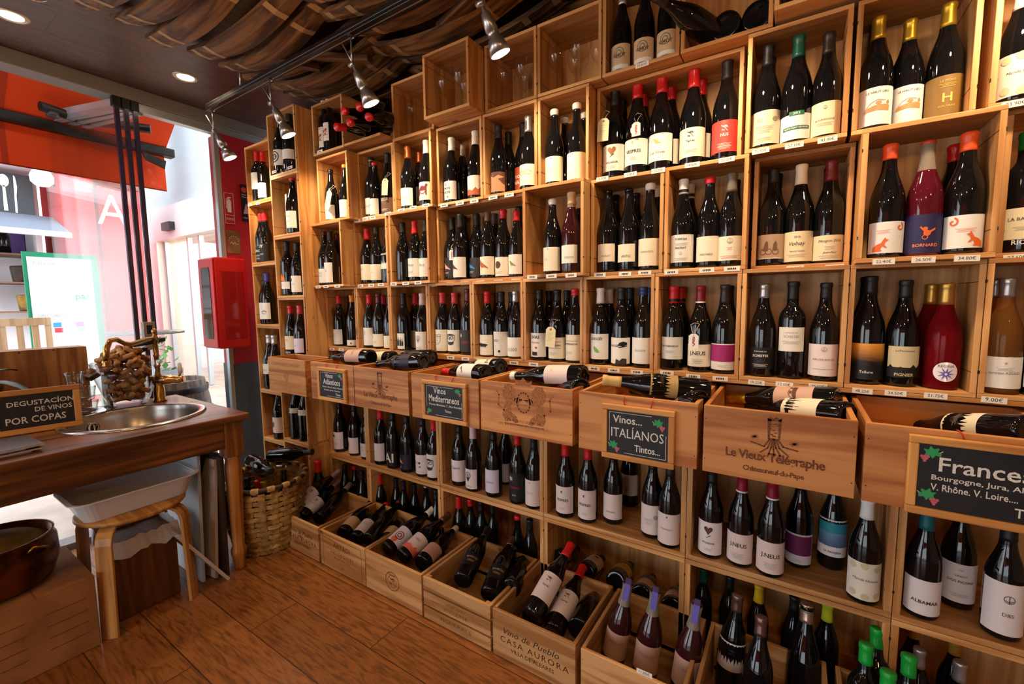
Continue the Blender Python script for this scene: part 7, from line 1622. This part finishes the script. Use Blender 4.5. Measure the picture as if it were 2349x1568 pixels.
# orchid in a black bowl
orc = thing('potted_orchid', 'purple orchid in a wide black bowl on the oak table', 'plant', (-2.78, .235, .75))
black_gl = mat('black_glaze', '0d0b0d', .12, spec=.6)
obj('bowl', MB().lathe([(0, .001), (.05, .001), (.05, .01), (.022, .03), (.02, .06), (.04, .085), (.085, .115), (.115, .16), (.118, .178), (.112, .178), (.1, .15), (0, .14)], 36), black_gl, orc)
pg = mat('orchid_leaf', '2c3a1a', .35)
for i, (a, ln, dr) in enumerate(((.9, .26, .10), (1.9, .18, -.02), (-1.9, .22, .06), (-.7, .2, .02), (2.9, .2, .02))):
    lf = MB(); n = 8; vs = []
    for k in range(n + 1):
        t_ = k / n; w_ = .026 * math.sin(math.pi * min(t_ * .9 + .1, 1)) + .002
        x = ln * t_; z = .17 + .06 * math.sin(t_ * 2.4) - dr * t_ * t_
        vs += [(x * math.cos(a) - w_ * math.sin(a), x * math.sin(a) + w_ * math.cos(a), z), (x * math.cos(a), x * math.sin(a), z - .006), (x * math.cos(a) + w_ * math.sin(a), x * math.sin(a) - w_ * math.cos(a), z)]
    lf.add(vs, [(3 * k + j, 3 * k + j + 1, 3 * k + j + 4, 3 * k + j + 3) for k in range(n) for j in (0, 1)], True)
    obj('leaf', lf, pg, orc)
stm = mat('orchid_stem', '1f1512', .5)
s1 = [(0, .02, .15), (-.01, .015, .27), (-.02, .01, .36), (-.02, -.01, .42), (-.0, -.04, .47), (.02, -.08, .51), (.03, -.12, .53)]
obj('stem', MB().tube(s1, .0035, 8), stm, orc)
obj('stem', MB().tube([(.03, .06, .15), (.0, .035, .22), (-.02, .012, .30)], .003, 8), stm, orc)
obj('clip', MB().box(-.03, -.01, .0, .012, .33, .34).box(-.022, .0, -.03, -.01, .405, .415), mat('black_plastic'), orc)
pet = mat('orchid_petal', '8a2a8c', .5)
for fx, fy, fz in ((.02, -.055, .475), (.03, -.10, .505), (.0, .0, .44), (.025, -.075, .445), (.03, -.13, .53)):
    fl = MB()
    for k in range(5):
        a = k * 1.257 + .3
        P_ = [(.004 * math.cos(a + 1.57), .004 * math.sin(a + 1.57)), (.020 * math.cos(a + .45), .020 * math.sin(a + .45)), (.032 * math.cos(a), .032 * math.sin(a)), (.020 * math.cos(a - .45), .020 * math.sin(a - .45)), (.004 * math.cos(a - 1.57), .004 * math.sin(a - 1.57))]
        fl.add([(fx + .01 + .006 * (i == 2), fy + u, fz + v) for i, (u, v) in enumerate(P_)], [(0, 1, 2, 3, 4)], False)
    fl.lathe([(0, -.006), (.006, 0), (0, .006)], 8, (fx + .014, fy, fz))
    obj('flower', fl, pet, orc)

# ------------------------------------------------------------------ under the table
ply = lambda a: wood('birch_ply_' + a, a, 'c8924e', '9c6630', .4, knots=False)
so_ = thing('plywood_stool', 'bent plywood stool carrying a white tray under the table', 'stool', (-2.265, .595, 0))
obj('seat', MB().lathe([(0, .425), (.172, .425), (.176, .428), (.176, .438), (.172, .442), (0, .442)], 44), ply('x'), so_)
for sx_, sy_ in ((.83, -.80), (.86, .83), (-.83, .8), (-.83, -.8)):
    u = Vector((sx_, sy_, 0)).normalized(); v = Vector((-u.y, u.x, 0))
    lp = [(.06, .4185), (.13, .4185), (.150, .414), (.168, .402), (.180, .384), (.186, .36), (.197, .0)]
    q = []
    for r0, z0 in lp:
        pass
    tn = .0125; vs = []
    for i, (r0, z0) in enumerate(lp):
        a = lp[max(i - 1, 0)]; b = lp[min(i + 1, len(lp) - 1)]
        dx, dz = b[0] - a[0], b[1] - a[1]; l_ = math.hypot(dx, dz); nx, nz = -dz / l_ * tn / 2, dx / l_ * tn / 2
        hw = .027
        for s, e in ((1, 1), (1, -1), (-1, -1), (-1, 1)):
            c_ = u * (r0 + nx * s) + v * (hw * e)
            vs.append((c_.x, c_.y, max(z0 + nz * s, 0)))
    n = len(lp)
    fs = [(4 * i + j, 4 * i + (j + 1) % 4, 4 * i + 4 + (j + 1) % 4, 4 * i + 4 + j) for i in range(n - 1) for j in range(4)] + [(0, 1, 2, 3), tuple(4 * (n - 1) + j for j in (3, 2, 1, 0))]
    obj('leg', MB().add(vs, fs), ply('z'), so_, bevel=.002, recalc=True)
wt = thing('plastic_tray', 'deep white plastic tray standing on the plywood stool', 'tray', (-2.275, .60, .4425))
tray = MB()
def rr_ring(hx, hy, r, z):
    return [(sx * (hx - r) + r * math.cos(a), sy * (hy - r) + r * math.sin(a), z) for sx, sy, a0 in ((1, 1, 0), (-1, 1, 1), (-1, -1, 2), (1, -1, 3)) for a in [math.pi / 2 * (a0 + k / 5) for k in range(6)]]
rings = [rr_ring(.10, .165, .04, .001), rr_ring(.125, .195, .05, .085), rr_ring(.138, .21, .055, .088), rr_ring(.138, .21, .055, .084), rr_ring(.122, .19, .048, .08), rr_ring(.097, .162, .04, .006)]
m_ = len(rings[0]); vs = sum(rings, [])
fs = [(i * m_ + k, i * m_ + (k + 1) % m_, (i + 1) * m_ + (k + 1) % m_, (i + 1) * m_ + k) for i in range(len(rings) - 1) for k in range(m_)] + [tuple(reversed(range(m_))), tuple((len(rings) - 1) * m_ + k for k in range(m_))]
obj('tub', tray.add(vs, fs, False), mat('white_plastic', 'd6d2d2', .35), wt, recalc=True)
bn = thing('waste_bin', 'wood grain waste bin with white bag under the stool', 'bin', (-2.31, .61, 0))
bw_ = wood('bin_veneer', 'z', '7a4a26', '57310f', .5, knots=False)
o_ = MB().prism([(-.105, -.105), (.105, -.105), (.105, .105), (-.105, .105)], .30, (0, 0, .001), (1, 0, 0), (0, 1, 0))
obj('body', o_, bw_, bn, bevel=.004)
bag = MB(); RB = random.Random(3); top_, low = [], []
for k in range(40):
    a = 2 * math.pi * k / 40
    q = max(abs(math.cos(a)), abs(math.sin(a)))
    top_.append((.112 * math.cos(a) / q, .112 * math.sin(a) / q, .325 + RB.uniform(-.006, .012)))
    low.append((.117 * math.cos(a) / q + RB.uniform(-.004, .006), .117 * math.sin(a) / q + RB.uniform(-.004, .006), .265 + RB.uniform(-.02, .012)))
inn = [(x * .9, y * .9, .27) for x, y, z in top_]
vs = inn + top_ + low
bag.add(vs, [(r * 40 + k, r * 40 + (k + 1) % 40, (r + 1) * 40 + (k + 1) % 40, (r + 1) * 40 + k) for r in (0, 1) for k in range(40)] + [tuple(range(40))], False)
obj('bag', bag, mat('white_bag', 'c9c2bf', .3), bn)
cardm = mottled('cardboard', 'a8713f', '8a5a30', 9, .8)
def carton(x0, x1, y0, y1, z0, z1, label, writing=True):
    c_ = thing('cardboard_box', label, 'cardboard box', ((x0 + x1) / 2, (y0 + y1) / 2, z0), 0, 'cardboard boxes under the table')
    hx, hy, h = (x1 - x0) / 2, (y1 - y0) / 2, z1 - z0
    obj('body', MB().box(-hx, hx, -hy, hy, .0005, h), cardm, c_, bevel=.003)
    for s in (-1, 1):
        a, b = sorted((s * .003, s * hy))
        obj('flap', MB().box(-hx, hx, a, b, h + .0005, h + .003), cardm, c_)
    if writing:
        drawing_on(c_, sum([stroke([(u, h * v), (u + .1, h * v)], .002) for u in (-.13, .02) for v in (.75, .58, .42, .26)], []), '4a2a14', (hx + .0008, 0, 0), name='form_line', facing='+x')
    return c_
carton(-2.50, -2.115, .135, .43, 0, .265, 'brown cardboard box on the floor beside the stool')
carton(-2.50, -2.12, -.17, .125, 0, .255, 'brown cardboard box on the floor at the picture edge')
pt = thing('copper_pot', 'dented copper pot standing on cardboard boxes under table', 'pot', (-2.31, .215, .2685))
obj('body', MB().lathe([(0, .0005), (.12, .0005), (.15, .02), (.168, .08), (.165, .15), (.155, .17), (.16, .178), (.152, .178), (.15, .15), (0, .14)], 40), mottled('old_copper', '8a4f28', '3a2012', 10, .28, .9), pt)
obj('cloth', MB().lathe([(0, .19), (.06, .185), (.11, .172), (.148, .15)], 24), mottled('ochre_cloth', '8a6a22', '5a4416', 12, .8), pt)
obj('handle', MB().tube([(.15, .09, .14), (.175, .11, .16), (.18, .08, .175), (.165, .06, .15)], .005, 8), brass, pt)
# folded cardboard and panels leaning under the table end
for i, (x0, y0, lean, ln, h_, c_, nm, lab) in enumerate(((-2.30, .80, .05, .40, .58, 'a9aeb6', 'grey_panel', 'grey panel leaning beside the stool under the table'), (-2.28, .845, .10, .30, .55, 'b8a8a0', 'flattened_carton', 'flattened pale carton leaning beside the grey panel'),
        (-2.26, .885, .02, .34, .56, '3a2a22', 'flattened_carton', 'dark brown flattened carton leaning near the table leg'), (-2.22, .87, .34, .32, .34, 'c2b4ac', 'flattened_carton', 'white lined flattened carton sliding toward the table leg'), (-2.36, .925, .04, .30, .54, '4a3426', 'flattened_carton', 'brown flattened carton leaning deepest under the table'))):
    o = obj(nm, MB().box(-ln, 0, -.006, .006, 0, h_), mottled('carton_%d' % i, c_, c_, 5, .7), loc=(x0 + .1, y0, .003), rot=(-lean * .6 if i != 3 else .55, 0, .12 * (i % 3)))
    tag(o, lab, 'panel' if i == 0 else 'cardboard')
# ------------------------------------------------------------------ woven basket with bottles
bs = thing('woven_basket', 'round woven chestnut basket of bottles beside table leg', 'basket', (-2.30, 1.145, 0))
weave = [mottled('splint_a', 'b08a4a', '7a5626', 30, .6), mottled('splint_b', 'c9a564', '8f6a34', 30, .6)]
def brad(z): return .150 + .045 * math.sin(min(z / .36, 1) * math.pi * .62)
NS = 22
for k in range(NS):
    a = 2 * math.pi * k / NS; w_ = .016
    sp_ = MB(); vs = []
    for j in range(13):
        z = .004 + .33 * j / 12; r0 = brad(z) + (.004 if (j + k) % 2 else -.002)
        for s in (-1, 1):
            vs.append((r0 * math.cos(a) - s * w_ * math.sin(a), r0 * math.sin(a) + s * w_ * math.cos(a), z))
    sp_.add(vs, [(2 * j, 2 * j + 1, 2 * j + 3, 2 * j + 2) for j in range(12)], False)
    obj('upright_splint', sp_, weave[0], bs)
for j in range(12):
    z = .018 + .027 * j; vs = []; n = NS * 3; b_ = MB()
    for k in range(n):
        a = 2 * math.pi * k / n
        r0 = brad(z) + .0045 * math.cos(math.pi * (k / 3.0) + math.pi * j)
        for dz in (-.011, .011): vs.append((r0 * math.cos(a), r0 * math.sin(a), z + dz))
    b_.add(vs, [(2 * k, 2 * ((k + 1) % n), 2 * ((k + 1) % n) + 1, 2 * k + 1) for k in range(n)], True)
    obj('weft_splint', b_, weave[j % 2], bs)
rimr = brad(.35)
obj('rim', MB().tube([((rimr + .002) * math.cos(2 * math.pi * k / 40), (rimr + .002) * math.sin(2 * math.pi * k / 40), .352) for k in range(41)], .011, 8, caps=False), mat('rim_dark', '3a2412', .6), bs)
for k in range(18):
    a = 2 * math.pi * k / 18
    o = obj('rim_binding', MB().lathe([(.0125, -.017), (.0145, -.012), (.0145, .012), (.0125, .017)], 12), weave[1], bs)
    o.location = ((rimr + .002) * math.cos(a), (rimr + .002) * math.sin(a), .352); o.rotation_euler = (math.pi / 2, 0, a)
obj('bottom', MB().lathe([(0, .006), (.15, .006)], 24), weave[0], bs)
for i, (dx, dy, dz, ax, cap, lab) in enumerate(((-.05, .04, .10, (.06, -.2, .97), 'red', 'red-capped bottle leaning in the woven basket'), (.06, -.01, .10, (-.14, -.02, .99), 'gold', 'pale gold capped bottle leaning in the woven basket'),
        (-.10, -.06, .09, (-.12, .12, .98), 'black', 'dark bottle standing at the table side of the woven basket'), (-.02, .10, .09, (-.3, .2, .9), 'black', 'dark bottle leaning to the columns in the woven basket'), (.02, -.10, .09, (.0, -.1, .99), 'black', 'dark bottle at the room side of the woven basket'))):
    r = make_bottle('b', cap, .055, None, 0, 0, 0, [], lab, 'bottles in the woven basket')
    lay(r, (-2.30 + dx, 1.145 + dy, dz - .06), ax, 1.0, 0)
for i, (b0, ax) in enumerate((((-2.45, 1.26, .40), (.75, .2, .14)), ((-2.50, 1.18, .39), (.9, -.15, .05)))):
    r = make_bottle('b', 'black', .05, None, 0, 0, 0, [], 'dark bottle lying across the basket rim, %s' % ('toward the columns' if i == 0 else 'toward the table'), 'bottles lying on the basket rim')
    lay(r, b0, ax, 1.0, .9)

# ------------------------------------------------------------------ on the red pier
red_m = mat('signal_red', 'b3131b', .28, spec=.6)
cab = thing('extinguisher_cabinet', 'red fire cabinet with oval window fixed to the red pier', 'fire cabinet', (FX, 1.32, .985))
obj('body', MB().box(.002, .20, -.085, .095, 0, .55), red_m, cab, bevel=.008)
obj('door', MB().box(.012, .196, -.096, -.086, .008, .542), mat('signal_red_light', 'd1262c', .3), cab, bevel=.004)
win = [(.104 + (.055 if abs(math.cos(a)) > .0 else 0) * max(-1, min(1, 1.6 * math.cos(a))), .275 + .215 * max(-1, min(1, 1.25 * math.sin(a)))) for a in [2 * math.pi * k / 32 for k in range(32)]]
obj('window', MB().prism(win, .002, (0, -.0965, 0), (1, 0, 0), (0, 0, 1), (0, -1, 0)), mat('cabinet_window', '1d0a0c', .06, spec=.6), cab)
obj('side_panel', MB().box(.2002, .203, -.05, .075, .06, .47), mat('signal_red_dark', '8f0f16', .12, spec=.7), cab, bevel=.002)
obj('bracket', MB().box(.0, .02, .08, .11, .1, .4), red_m, cab)
def wall_sign(y0, y1, z0, z1, name, m, label, cat):
    s = thing(name, label, cat, (FX + .001, (y0 + y1) / 2, z0))
    obj('plate', MB().box(0, .003, -(y1 - y0) / 2, (y1 - y0) / 2, 0, z1 - z0), m, s)
    return s
wp = mat('sign_white', 'e6e0dc', .5)
s = wall_sign(1.403, 1.462, 1.77, 1.97, 'extinguisher_sign', mat('sign_red', 'b8202a', .4), 'red EXTINTOR sign with white extinguisher on the red pier', 'sign')
q = [stroke(k, .002) for k in ([(-.027, .004), (.027, .004)], [(.027, .004), (.027, .196)], [(.027, .196), (-.027, .196)], [(-.027, .196), (-.027, .004)], [(-.027, .058), (.027, .058)])]
drawing_on(s, sum(q, []) + [[(-.012, .075), (.012, .075), (.012, .145), (.006, .158), (-.006, .158), (-.012, .145)], [(-.006, .160), (.012, .166), (.012, .172), (-.006, .172)]] + stroke([(-.006, .166), (-.017, .155), (-.017, .1)], .003), 'white', (.0036, 0, 0), facing='+x', m=wp)
words_on(s, [('EXTINTOR', 0, .026, .046, .014)], 'white', (.0036, 0, 0), facing='+x', m=wp)
s = wall_sign(1.508, 1.566, 1.80, 2.04, 'alarm_sign', mat('sign_black', '231c20', .4), 'black alarm sign with red emblem half hidden by outer column', 'sign')
drawing_on(s, [circ(-.008, .205, .018, 20)], 'c8302a', (.0036, 0, 0), facing='+x')
words_on(s, [('ZONA', -.01, .17, .03, .008), ('VIGILADA', -.004, .155, .04, .008), ('7 DIAS', -.01, .02, .03, .009)], 'white', (.0036, 0, 0), facing='+x', m=wp)
drawing_on(s, [[(-.02, .05), (.02, .05), (.0, .12)]], 'c9a0a0', (.0036, 0, 0), facing='+x', name='symbol')
s = wall_sign(1.405, 1.485, 1.585, 1.73, 'brass_plaque', mottled('plaque_gold', 'b08a5a', '8a6238', 12, .35, .4), 'gold plaque with dotted arc on the red pier', 'plaque')
drawing_on(s, [circ(.03 * math.cos(a), .075 + .035 * math.sin(a), .003, 8) for a in [.2 + k * .45 for k in range(7)]] + stroke([(-.022, .06), (-.012, .072), (-.004, .058), (.006, .072), (.014, .058), (.03, .062)], .003), 'e8d8b8', (.0036, 0, 0), facing='+x')

# ------------------------------------------------------------------ outside: pavement, awning, the shops across the lane
struct('ground', MB().box(-16, FX - .05, -9, 12, -.06, -.01), mottled('pavement', 'c9bdb4', 'a99c94', 3, .5))
struct('ground_2', MB().box(FX - .05, 4, -12, -3.4, -.06, -.01), MATS['pavement'])
of = mat('orange_fabric')
awn = thing('awning', 'orange awning with black folding arm outside the shop window', 'awning', (FX, 0, 0))
obj('fabric', MB().prism([(-1.6, 0), (1.30, 0), (1.30, .008), (-1.6, .008)], 1, (-.08, 0, 2.62), (0, 1, 0), (0, 0, 1), (-.46, 0, -.33)), of, awn)
obj('seam', MB().prism([(.545, 0), (.575, 0), (.575, .004), (.545, .004)], .98, (-.085, 0, 2.614), (0, 1, 0), (0, 0, 1), (-.46, 0, -.33)), mat('orange_seam', 'b83608', .8), awn)
obj('front_bar', MB().box(-.57, -.50, -1.6, 1.345, 2.255, 2.31), mat('awning_black', '17130f', .5), awn, bevel=.006)
obj('valance', MB().box(-.565, -.557, -1.6, 1.30, 2.03, 2.258), of, awn)
obj('valance_seam', MB().box(-.5565, -.5555, .555, .58, 2.03, 2.256), mat('orange_seam'), awn)
obj('valance_hem', MB().box(-.5562, -.5552, -1.6, 1.30, 2.03, 2.036), mat('hem_dark', '5a1c08', .8), awn)
ar = obj('folding_arm', MB().tube([(-.38, .69, 2.335), (-.44, .87, 2.335), (-.30, 1.15, 2.34)], .019, 8, flat=1.4), mat('awning_black'), awn)
obj('arm_joint', MB().lathe([(0, -.012), (.028, -.012), (.028, .012), (0, .012)], 18, (-.40, .74, 2.31)), mat('arm_grey', '4a4650', .4), ar)
obj('end_bracket', MB().prism([(0, 0), (.13, -.03), (.12, -.085), (.02, -.05)], .01, (-.51, 1.16, 2.25), (0, 1, 0), (0, 0, 1), (1, 0, 0)), mat('awning_black'), awn, recalc=True)
K = 1.35
EXX = -6 * K
def EY(y): return y * K
def EZ(z): return 1.25 + (z - 1.25) * K
white_wall = mat('white_render', 'e9e7ea', .7)
ow = thing('facing_shop', 'white shop across the lane with dark cutlery board', 'shop', (EXX, 0, 0))
obj('wall', MB().box(-.8, -.6, -6, EY(1.19), 0, EZ(2.9)).box(-.8, .35, -6, EY(1.9), EZ(2.5), EZ(2.62)), white_wall, ow)
obj('upper_wall', MB().box(-.6, .3, -6, EY(1.9), EZ(2.62), 6.5), mat('upper_render', 'd9cfd0', .8), ow)
obj('shelf_side', MB().box(-.6, -.02, EY(1.07), EY(1.11), 0, EZ(2.08)), white_wall, ow)
obj('menu_board', MB().box(-.05, -.01, -2, EY(1.085), EZ(2.10), EZ(2.46)), mat('board_grey', '2a2d33', .5), ow)
spoon = [circ(EY(.905), EZ(2.385), .045, 20, .075), [(EY(.895), EZ(2.34)), (EY(.912), EZ(2.34)), (EY(.915), EZ(2.12)), (EY(.89), EZ(2.12))]]
knife = [[(EY(.958), EZ(2.11)), (EY(.972), EZ(2.11)), (EY(.975), EZ(2.26)), (EY(.985), EZ(2.34)), (EY(.978), EZ(2.43)), (EY(.967), EZ(2.445)), (EY(.962), EZ(2.26))]]
fork = [[(EY(.835), EZ(2.11)), (EY(.85), EZ(2.11)), (EY(.85), EZ(2.3)), (EY(.87), EZ(2.43)), (EY(.82), EZ(2.43)), (EY(.835), EZ(2.3))]]
drawing_on(ow, spoon + knife + fork, 'f2f2f4', (.0, 0, 0), name='cutlery', facing='+x', m=mat('cutlery_white', 'f4f4f6', .5))
obj('grey_awning', MB().prism([(-2, 0), (EY(1.19), 0), (EY(1.19), .02), (-2, .02)], 1, (0, 0, EZ(2.09)), (0, 1, 0), (0, 0, 1), (.75, 0, -.27)), mat('grey_canvas', '6f7886', .8), ow)
obj('awning_edge', MB().box(.72, .78, -2, EY(1.19), EZ(2.09) - .31, EZ(2.09) - .25), mat('sign_white'), ow)
shelf_m = mat('outside_shelf', '7a5a44', .6)
for z in (1.745, 1.485, 1.215):
    obj('shelf', MB().box(-.55, -.03, -1, EY(1.07), EZ(z) - .02, EZ(z)), shelf_m, ow)
obj('purple_back', MB().box(-.59, -.57, -1, EY(1.06), EZ(1.76), EZ(2.05)), mat('purple_panel', '8a68b4', .6), ow)
for i, y in enumerate((.862, .892)):
    o = obj('beer_bottle', MB().lathe([(0, 0), (.05, 0), (.05, .2), (.02, .3), (.018, .34), (0, .34)], 16), mat('dark_bottle_glass'), loc=(EXX - .2, EY(y), EZ(1.745) + .001))
    tag(o, 'dark bottle on the upper shelf across the lane, %s' % ('window edge one' if i == 0 else 'pillar side one'), 'bottle', 'bottles on the outside shelf')
for i, (z, c_) in enumerate(((1.485, '4a3a2e'), (1.215, '5a4a34'))):
    o = obj('snack_bag', MB().box(-.03, .03, -.07, .07, .0, .21), mottled('snack_print_%d' % i, c_, 'b08a30' if i else '2a2420', 12, .35), loc=(EXX - .2, EY(.965 if i == 0 else .985), EZ(z) + .001), rot=(.1, 0, .3), bevel=.02)
    tag(o, 'shiny snack bag on the %s shelf across the lane' % ('middle' if i == 0 else 'lower'), 'snack bag', 'snack bags on the outside shelves')
wl = thing('wall_lantern', 'white glowing globe lamp before the red pillar outside', 'lamp', (EXX + .35, EY(1.10), EZ(2.40)))
obj('globe', MB().lathe([(0, -.09), (.06, -.085), (.1, -.04), (.105, .03), (.08, .085), (0, .1)], 22), mat('globe_white', 'fff2dc', .5, emit=1.6), wl)
obj('arm', MB().tube([(-.1, .05, .0), (-.2, .14, -.02), (-.35, .16, -.02)], .012, 8), steel, wl)
rp = struct('pillar_1', MB().box(EXX - .6, EXX + .35, EY(1.21), EY(1.44), 0, EZ(2.5)), mat('street_red', 'd8262c', .6))
rp2 = struct('pillar_2', MB().box(EXX - 1.4, EXX - .1, EY(1.55), EY(1.9), 0, EZ(2.5)), MATS['street_red'])
words_on(rp2, [('A', 0, 0, .34, .42)], 'white', (EXX - .099, EY(1.66), EZ(2.1)), facing='+x', m=wp)
struct('backdrop_wall', MB().box(-16, -15.8, -9, 12, 0, 7), white_wall)
# situation map sign
SGX = -4.6
sgn = thing('map_sign', 'white PLANO DE SITUACIÓN sign board with green frame outside', 'sign', (SGX, .935, 0))
obj('frame', MB().box(-.02, .0, -.195, .205, .55, 1.645), mat('sign_green', '17805c', .5), sgn)
pn = obj('panel', MB().box(.0, .004, -.175, .165, .56, 1.61), mat('sign_panel', 'efeff2', .35), sgn)
obj('post', MB().box(-.02, .01, -.18, -.15, 0, .55).box(-.02, .01, .15, .18, 0, .55), mat('sign_green'), sgn)
gi = 'a9a8ae'
words_on(pn, [('PLANO DE SITUACIÓN', -.02, 1.555, .25, .03), ('DIRECTORIO DE ACTIVIDADES', 0, 1.175, .3, .022)], gi, (.0046, 0, 0), facing='+x')
words_on(pn, [('paz', .10, 1.29, .085, .05, 'b')], '2f9a7a', (.0046, 0, 0), facing='+x', name='green_lettering')
words_on(pn, [('Mercado de la', .06, 1.345, .12, .02)], 'cfd8d4', (.0046, 0, 0), facing='+x', name='pale_lettering')
drawing_on(pn, sum([stroke([(-.15, 1.50 - k * .022), (-.15 + .25 - .02 * (k % 3), 1.50 - k * .022)], .004) for k in range(8)], []), 'cfcfd4', (.0046, 0, 0), facing='+x', name='small_print')
for i, (u, c_) in enumerate(((-.055, '4aa0d8'), (-.05, 'd84a5a'), (.065, 'c860b0'), (.07, '9ad0a0'))):
    drawing_on(pn, [[(u - .022, 1.10 - .04 * (i % 2)), (u + .022, 1.10 - .04 * (i % 2)), (u + .022, 1.135 - .04 * (i % 2)), (u - .022, 1.135 - .04 * (i % 2))]], c_, (.0046, 0, 0), facing='+x', name='colour_block')
# pale chair and small table outside
ch = thing('slatted_chair', 'pale wooden chair with slatted back outside the window', 'chair', (-4.25, .66, 0))
pw = wood('pale_wood', 'z', 'dcc09a', 'c0a078', .5)
obj('backrest', MB().box(0, .025, -.12, .12, 1.13, 1.18).box(0, .022, -.12, -.085, .8, 1.13).box(0, .022, -.04, -.01, .8, 1.13).box(0, .022, .03, .06, .8, 1.13).box(0, .022, .09, .12, .8, 1.13), pw, ch)
obj('seat', MB().box(-.3, .02, -.13, .13, .70, .74), pw, ch)
for x in (-.28, 0):
    for y in (-.115, .115):
        obj('leg', MB().box(x - .015, x + .015, y - .015, y + .015, -.01, .70), pw, ch)
bt_ = thing('bistro_table', 'round dark bistro table on the pavement', 'table', (-5.3, 1.62, 0))
obj('top', MB().lathe([(0, .98), (.3, .98), (.3, 1.0), (0, 1.0)], 30), mat('dark_laminate', '3a3634', .3), bt_)
obj('leg', MB().tube([(0, 0, .0), (0, 0, .98)], .03, 10).lathe([(0, -.01), (.2, -.01), (.19, .02), (.03, .04)], 20), grey_alu, bt_)
fp = thing('planter', 'green leafy plant in a grey planter beyond the bistro table', 'plant', (-5.9, 1.85, -.01))
obj('pot', MB().lathe([(0, 0), (.22, 0), (.25, .55), (.2, .55), (0, .5)], 20), mat('planter_grey', '6a6c70', .7), fp)
lv_ = MB(); RP = random.Random(5)
for k in range(70):
    a = RP.uniform(0, 6.28); r0 = RP.uniform(0, .2); z = RP.uniform(.5, .95)
    c_ = Vector((r0 * math.cos(a), r0 * math.sin(a), z)); d1 = Vector((RP.uniform(-1, 1), RP.uniform(-1, 1), RP.uniform(0, 1))).normalized() * .09; d2 = Vector((RP.uniform(-1, 1), RP.uniform(-1, 1), 0)).normalized() * .03
    lv_.add([c_, c_ + d1 * .5 + d2, c_ + d1, c_ + d1 * .5 - d2], [(0, 1, 2, 3)])
obj('foliage', lv_, mat('leaf_green', '4a7a3a', .6), fp)
# the white market front along the lane
MY = 3.0
mk = thing('market_building', 'white market front with sliding glass doors along the lane', 'building', (0, MY, 0))
obj('fascia', MB().box(-13, -5.0, 0, .5, 2.32, 2.84), mat('white_fascia', 'eef0f4', .5), mk)
obj('upper_wall', MB().box(-13, -5.0, .12, .6, 2.84, 7), mat('grey_render', 'b4b9c0', .8), mk)
obj('downpipe', MB().tube([(-6.95, .06, 2.84), (-6.95, .06, 7)], .05, 10), mat('sign_white'), mk)
for x in (-9.0, -8.12, -7.72, -6.86, -6.0):
    obj('door_frame', MB().box(x - .03, x + .03, .1, .16, 0, 2.32), white_alu, mk)
obj('door_glass', MB().box(-9, -5.0, .125, .132, 0, 2.32), thin_glass('window_glass'), mk)
obj('door_sensor', MB().box(-8.55, -8.25, -.08, 0, 2.44, 2.56), mat('sensor_black', '1c1c20', .4), mk)
obj('end_wall', MB().box(-13, -9.03, .0, .5, 0, 2.32), white_wall, mk)
obj('inside_back', MB().box(-10, -4.5, 2.5, 2.55, 0, 2.6), mat('market_red', 'a83a24', .7), mk)
obj('inside_ceiling', MB().box(-10, -4.5, .5, 2.5, 2.5, 2.6), mat('market_ceiling', 'c9b8a8', .7), mk)
RM = random.Random(9)
sh_m = wood('market_shelf', 'x', 'c08a4a', '8a5a2a', .6)
ms = thing('market_shelves', 'warm lit wooden shelves of goods inside the market', 'shelves', (-7.6, MY + 1.7, 0))
for z in (.5, .95, 1.4, 1.85):
    obj('shelf_board', MB().box(-1.5, 2.2, -.2, .2, z, z + .03), sh_m, ms)
goods = ['b04a28', 'd8a23a', '7a3a20', 'e0c080', '5a2a1a', 'c86a2a', '8a5a2a']
n_g = 0
for z in (.53, .98, 1.43, 1.88):
    x = -1.45
    while x < 2.0:
        w_ = RM.uniform(.1, .22); h_ = RM.uniform(.16, .34)
        o = obj('packet', MB().box(0, w_, -.12, .12, 0, h_), mat('goods_%d' % (n_g % 7), goods[n_g % 7], .5), loc=(-7.6 + x, MY + 1.7, z + .001), bevel=.01)
        tag(o, 'packet of goods on the warm market shelves across the lane', 'packet', 'packets on the market shelves')
        x += w_ + RM.uniform(.02, .1); n_g += 1
for i, x in enumerate((-8.2, -7.3, -6.4)):
    l_ = thing('market_lamp', 'glowing lamp under the market ceiling, %s along the lane' % ORD[i], 'lamp', (x, MY + 1.0, 2.46), 0, 'lamps in the market')
    obj('lamp_body', MB().lathe([(0, -.03), (.07, -.03), (.08, .038), (0, .038)], 18), mat('market_lamp_glow', 'ffc880', .5, emit=12), l_)
    ld = bpy.data.lights.new('market', 'POINT'); ld.energy = 55; ld.color = (1, .72, .42); ld.shadow_soft_size = .08
    lo = bpy.data.objects.new('market', ld); COL.objects.link(lo); lo.parent = l_; lo.location = (0, 0, -.1)
obj('yellow_line', MB().box(-9, -4, -1.1, -.9, -.0099, -.006), mat('line_yellow', 'd8a838', .6), mk)
# wooden barrel outside by the glass
br_ = thing('wooden_barrel', 'old grey wooden barrel outside behind the tap', 'barrel', (-3.52, 1.18, -.01))
obj('staves', MB().lathe([(0, 0), (.19, 0), (.22, .15), (.24, .38), (.22, .62), (.195, .76), (.18, .76), (.18, .73), (0, .73)], 18), wood('barrel_oak', 'z', '7a6a60', '453832', .7, knots=False), br_)
for z, r0 in ((.06, .204), (.22, .231), (.54, .231), (.70, .208)):
    obj('hoop', MB().lathe([(r0, z - .02), (r0 + .004, z - .018), (r0 + .004, z + .018), (r0, z + .02)], 28), mat('hoop_iron', '3c3f44', .5, .7), br_)
